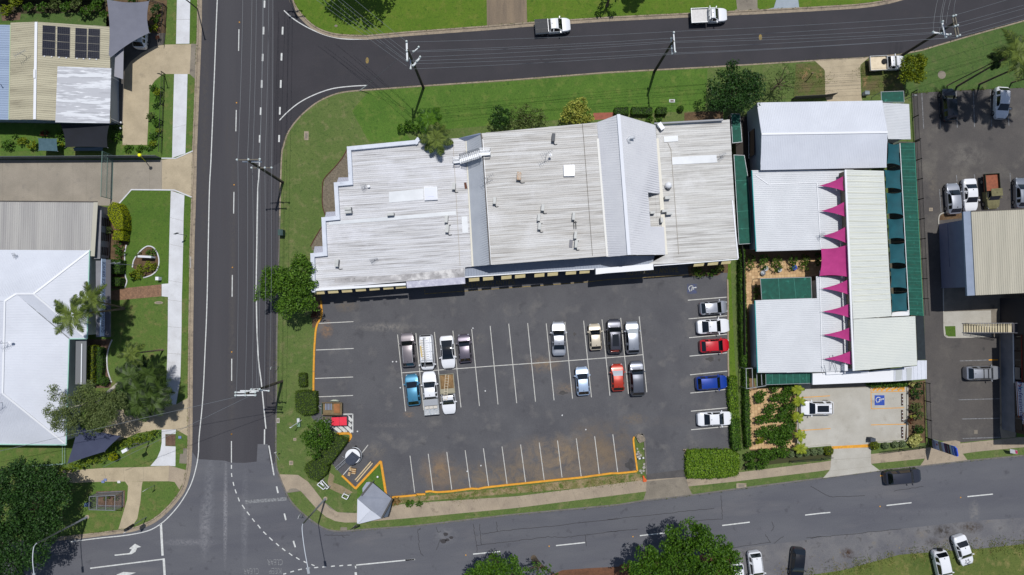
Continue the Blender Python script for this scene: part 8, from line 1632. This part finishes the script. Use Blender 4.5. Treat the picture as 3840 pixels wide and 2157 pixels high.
# small board at right verge
rs = thing('real_estate_board', 'white and pink board lying low on the right verge', 'sign', W('34', 1838, 345)); mb = MB(); mb.prism(PL('34 1802 306 1868 318 1872 352 1806 344', [1.3, 1.3, .9, .9]), down=.05); mb.build('board', WALL_W, rs); mb = MB(); mb.prism(PL('34 1850 318 1869 322 1873 350 1854 348', [1.33, 1.33, .93, .93]), down=.03); mb.build('stripe', M('board_pink', (206, 60, 110)), rs)
ib = thing('island_sign', 'small white and dark board on the narrow grass island', 'sign', W('33', 300, 388)); mb = MB(); mb.prism(PL('33 276 388 326 378 328 394 278 402', .8), down=.05); mb.build('board', WALL_W, ib); mb = MB(); mb.prism(PL('33 296 384 312 381 314 397 298 400', .83), down=.03); mb.build('stripe', TRIM, ib)
for i in range(14):
    x, y = ((262, 300), (270, 330), (265, 350), (280, 350), (290, 360), (270, 370), (320, 300), (325, 440), (322, 470), (300, 520), (290, 500), (300, 180), (270, 188), (318, 500))[i]; c = W('33', x, y); mb = MB(); s = .14+.05*(i % 3); mb.add([(c.x+s*math.cos(a)*rnd.uniform(.8, 1.1), c.y+s*math.sin(a)*rnd.uniform(.8, 1.1), z) for z in (.12, .26) for a in np.linspace(0, 6.28, 6, endpoint=False)], [(k, (k+1) % 6, 6+(k+1) % 6, 6+k) for k in range(6)]+[tuple(range(6, 12))]); mb.build('rock', M('rock_pale', (170, 166, 156), (140, 136, 128), scale=5, rough=.9), label='pale loose stone on the narrow grass island', cat='stone', group='stones on the narrow island')
rp = thing('rock_pile', 'pile of grey rock rubble at the tip of the narrow island', 'rocks', W('33', 288, 205))
for i in range(9): c = W('33', 270+rnd.random()*45, 185+rnd.random()*45); s = .22+rnd.random()*.2; mb = MB(); mb.add([(c.x+s*math.cos(a)*rnd.uniform(.7, 1.1), c.y+s*math.sin(a)*rnd.uniform(.7, 1.1), z) for z in (.12, .2+s*.7) for a in np.linspace(0, 6.28, 7, endpoint=False)], [(k, (k+1) % 7, 7+(k+1) % 7, 7+k) for k in range(7)]+[tuple(range(7, 14))]); mb.build('rock', M('rubble', (142, 130, 114), (112, 104, 94), scale=4, rough=.95), rp)
ob_ = thing('orange_barrier', 'low orange painted bracket at the car park exit', 'barrier', W('33', 330, 570)); mb = MB(); mb.strip(PL('33 316 545 322 575 318 595', .12), .2, h=.3); mb.strip(PL('33 318 560 345 590', .12), .2, h=.24); mb.build('bracket', M('bracket_orange', (206, 92, 40)), ob_); mb = MB(); mb.strip(PL('33 318 596 345 592', .12), .2, h=.2); mb.build('foot', MATS['bracket_orange'], ob_)
# fences and gates
def fence(label, spec, h, mat, post=1.8, rails=2, panel=True, name='fence', thick=.05, slat=0):
    pts = PL(spec, .1); o = thing(name, label, 'fence', pts[0])
    for a, b in zip(pts[:-1], pts[1:]):
        L = (b-a).length; n = max(1, int(L/post))
        for i in range(n):
            p, q = a.lerp(b, i/n), a.lerp(b, (i+1)/n); up = Vector((0, 0, h-.1))
            mb = MB(); mb.beam(p, p+up, .08); mb.build('post', mat, o)
            if panel: t_ = (q-p).normalized()*.05; mb = MB(); mb.beam(p+t_+Vector((0, 0, h*.5)), q-t_+Vector((0, 0, h*.5)), thick, h*.92); mb.build('panel', mat, o)
            else:
                for k in range(rails): mb = MB(); z = h*(k+.6)/rails; mb.beam(p+Vector((0, 0, z)), q+Vector((0, 0, z)), .04); mb.build('rail', mat, o)
                if slat:
                    mb = MB(); m_ = int((q-p).length/slat)
                    for k in range(m_): c = p.lerp(q, (k+.5)/m_); mb.beam(c, c+Vector((0, 0, h-.15)), .018)
                    s = mb.build('picket', mat, o); s['kind'] = 'stuff'
    return o
FD = M('fence_slate', (92, 102, 106), (82, 92, 96), scale=1, rough=.7); FB = M('fence_black', (28, 30, 32), rough=.6)
fence('long slate sheet fence between the tan house and the concrete yard', '10 -500 190 0 186 960 180 1464 176', 1.8, FD, 2.4)
fence('dark fence beside the right of the driveway strip', '00 1495 672 1468 1390', 1.3, FB, 2.0, 2, False, slat=.14); fence('dark fence beside the grey sail and its bushes', '00 1345 12 1512 70 1490 420', 1.5, FB, 2.0, 2, False, slat=.14); fence('dark fence at the back of the top left lawn', '00 0 30 960 22', 1.5, FB, 2.4, 2, True)
fence('thin white fence on the lawn below the station roof', '30 600 265 600 432 160 462', 1.0, M('fence_jade', (150, 180, 168)), 2.5, 2, False)
fence('black railing fence along the right of the concrete car park', '24 1022 950 1040 1447/34 1048 270', 1.6, FB, 2.2, 2, False, slat=.12); fence('black railing fence in front of the ball bushes', '34 1048 270 985 282 620 330', 1.4, FB, 2.2, 2, False, slat=.12); fence('black railing fence along the footpath beside the ball bushes', '33 1640 412 1929 390/34 180 372', 1.2, FB, 2.2, 2, False, slat=.12)
fence('dark fence between the shop and the garden centre passage', '13 1110 -150 1130 560 1185 1080 1195 1447/23 1200 700', 1.9, M('fence_dark', (44, 40, 36), (36, 33, 30), scale=2), 2.4)
fence('white low fence between clay garden and concrete car park', '23 1690 1000 1700 1447/33 1700 300', 1.1, FB, 2.2, 2, False, slat=.14); fence('grey fence behind the shade trees by the white hall', '03 1660 900 1929 885/04 205 868', 1.5, M('fence_dark_grey', (60, 58, 60)), 2.2)  # fence behind the trees is one even dark grey
fence('dark fence between the white hall and the right car park', '04 912 840 935 1290/14 942 20 1010 1447/24 1022 345', 1.5, FB, 2.4, 2, False, slat=.14)
mb = MB(); mb.strip(PL('33 1690 296 1929 276/34 185 268', .14), .16, h=.16); mb.build('kerb', CONC_L, kind='structure', label='pale kerb at the front of the concrete car park'); mb = MB(); mb.strip(PL('34 548 246 700 240 860 230/24 870 1447 872 985', .14), .16, h=.16); mb.build('kerb', CONC_L, kind='structure', label='pale kerb at the right of the concrete car park')
gt = thing('chain_gate', 'tall sliding mesh gate standing across the concrete yard', 'gate', W('10', 1020, 350)); ga, gb = W('10', 1024, 152, .15), W('10', 1012, 548, .15); up = Vector((0, 0, 2.5))
for p, q in ((ga, gb), (ga+up, gb+up), (ga, ga+up), (gb, gb+up), (ga+up*.5, gb+up*.5)): mb = MB(); mb.beam(p, q, .06); mb.build('frame_rail', M('gate_jade', (104, 132, 122)), gt)
mb = MB()
for i in range(50): p = ga.lerp(gb, (i+.5)/50); mb.beam(p, p+up, .018)
for k in range(12): mb.beam(ga+up*(k/12), gb+up*(k/12), .014)
o = mb.build('mesh', M('mesh_jade', (112, 136, 128)), gt); o['kind'] = 'stuff'
yf = small_pole('pole_lamp', 'bright yellow cap on a pole over the slate sheet fence', 'pole', '10', 1318, 208, 1262, 150, 3.4, .05, M('pole_yellow', (190, 190, 20))); mb = MB(); c = W('10', 1264, 150, 3.4); mb.lathe(c, [(.04, -.1), (.24, 0), (.2, .18), (.04, .24)], 10); mb.build('cap', M('cap_yellow', (232, 232, 30)), yf)
cg = thing('wire_cage', 'steel wire cage with bushes inside on the lower left lawn', 'cage', W('30', 1000, 755)); cb = PL('30 888 700 1114 688 1112 822 884 815', .12); up = Vector((0, 0, 1.9))
for a, b in zip(cb, cb[1:]+cb[:1]):
    for p, q in ((a, b), (a+up, b+up), (a, a+up)): mb = MB(); mb.beam(p, q, .07); mb.build('frame_rail', STEEL, cg)
    mb = MB(); n = int((b-a).length/.12)
    for i in range(n): c = a.lerp(b, (i+.5)/n); mb.beam(c, c+up, .016)
    for k in range(1, 8): mb.beam(a+up*(k/8), b+up*(k/8), .014)
    o = mb.build('mesh', STEEL, cg); o['kind'] = 'stuff'
for f in (.3, .65): mb = MB(); mb.beam(cb[0].lerp(cb[1], f)+up, cb[3].lerp(cb[2], f)+up, .07); mb.build('frame_rail', STEEL, cg)
sheet('yard', '30 870 690 1130 680 1128 836 868 830', Z(3), MULCH, 'mulch under the wire cage')
shrub('left brown green bush inside the wire cage', '30', 960, 755, 34, .9, L_OLIVE, size=.16); shrub('right brown green bush inside the wire cage', '30', 1050, 755, 32, .9, L_OLIVE, size=.16)
# litter on the car park
for t, x, y in (('21', 1720, 762), ('21', 1752, 762), ('21', 1790, 997), ('22', 724, 1026), ('22', 1418, 1246), ('22', 1632, 1376), ('32', 684, 454), ('21', 1402, 1392), ('32', 560, 505), ('22', 612, 460)):
    c = W(t, x, y); mb = MB(); s = .11; mb.add([(c.x+s*rnd.uniform(.6, 1.2)*math.cos(a), c.y+s*rnd.uniform(.6, 1.2)*math.sin(a), z) for z in (.13, .19) for a in np.linspace(0, 6.28, 5, endpoint=False)], [(k, (k+1) % 5, 5+(k+1) % 5, 5+k) for k in range(5)]+[tuple(range(5, 10))]); mb.build('litter', WALL_W, label='scrap of white litter lying on the car park', cat='litter', group='litter on the car park')
for sp, rx, ry in (('22 1425 1045', 40, 16), ('33 205 450', 42, 50), ('23 925 740', 36, 20), ('23 1005 748', 12, 12), ('22 1530 515', 14, 14), ('24 1565 648', 12, 14)):
    t, x, y = sp.split(); c = W(t, float(x), float(y), Z(3)+.003); mb = MB(); mb.poly([c+Vector((math.cos(a)*rx*MPP*(1+.3*math.sin(3*a+rx)+.15*math.sin(7*a)), math.sin(a)*ry*MPP*(1+.25*math.cos(4*a)), 0)) for a in np.linspace(0, 6.28, 26, endpoint=False)]); mb.build('oil_stain', M('oil_stain', (42, 40, 40), (58, 56, 56), scale=3, rough=.6), lot)

# ------------------------------------------------------------------ ragged grass and weeds where surfaces meet
G_TUFT = leafmat('grass_tuft', (64, 84, 26), (122, 130, 62)); G_DRY = leafmat('grass_dry', (112, 108, 56), (156, 140, 92))
def tufts(name, label, line, n, spread, size, mat, z=ZB, side=0.0):
    L = [0]
    for i in range(1, len(line)): L.append(L[-1]+(line[i]-line[i-1]).length)
    c = Vector((line[len(line)//2].x, line[len(line)//2].y, 0)); P = []
    for k in range(n):
        x = rnd.random()*L[-1]; i = max(1, next((j for j in range(1, len(L)) if L[j] >= x), len(L)-1)); t = (x-L[i-1])/max(1e-6, L[i]-L[i-1]); p = line[i-1].lerp(line[i], t)
        d_ = (line[i]-line[i-1]); d_.z = 0; d_.normalize(); nn = Vector((-d_.y, d_.x, 0))
        w = math.sin(x*1.7)+math.sin(x*.63+2)+math.sin(x*4.1)
        if rnd.random() > .35+.2*w: continue
        p = p+nn*(side+rnd.gauss(0, spread)); P.append((p.x-c.x, p.y-c.y, z+rnd.random()*.06))
    o = bpy.data.objects.new(name, None); bpy.data.objects.remove(o)
    P = np.array(P); N = np.tile([0, 0, 1.0], (len(P), 1))
    m = leaves_mesh(P, N, size, mat, name, None, .3, .9); m.location = c; m['kind'] = 'stuff'; m['label'] = label; ORG[m.name] = c
tufts('grass_tufts', 'ragged grass at the left kerb', BACK_L, 5000, .05, .16, G_TUFT, .14)
tufts('grass_tufts', 'ragged grass at the middle block kerb', BACK_C, 7000, .05, .16, G_TUFT, .14)
tufts('grass_tufts', 'ragged grass at the top kerb', BACK_N, 3500, .06, .17, G_TUFT, .14)
tufts('weeds', 'weeds creeping over the gravel shoulder', PL('34 -100 1470 40 1440 300 1400 800 1262 1560 1205 1929 1165'), 5200, .55, .22, G_TUFT, .03)
tufts('weeds', 'dry weeds on the gravel shoulder', PL('33 1500 1420/34 300 1390 800 1290 1400 1220 1929 1180'), 2600, .9, .2, G_DRY, .02)
tufts('weeds', 'dry grass below the yellow kerb', PL('31 1700 765/32 180 735 700 690 1300 620 1929 560/33 250 545'), 5200, .35, .2, G_DRY)
tufts('weeds', 'green grass below the yellow kerb', PL('31 1700 790/32 180 765 700 725 1300 660 1929 600/33 300 570'), 4200, .3, .2, G_TUFT)
tufts('weeds', 'weeds on the patchy ground north of the hall', PL('03 1700 700 1929 650/04 100 720 120 850'), 1500, .9, .2, G_TUFT)
tufts('weeds', 'weeds on the patchy ground under the tray ute', PL('04 470 600 500 700 560 760 620 820'), 1200, .8, .2, G_TUFT)
tufts('weeds', 'weeds at the foot of the right car park lawn', PL('04 920 846 1320 820 1929 796'), 1500, .08, .18, G_TUFT)
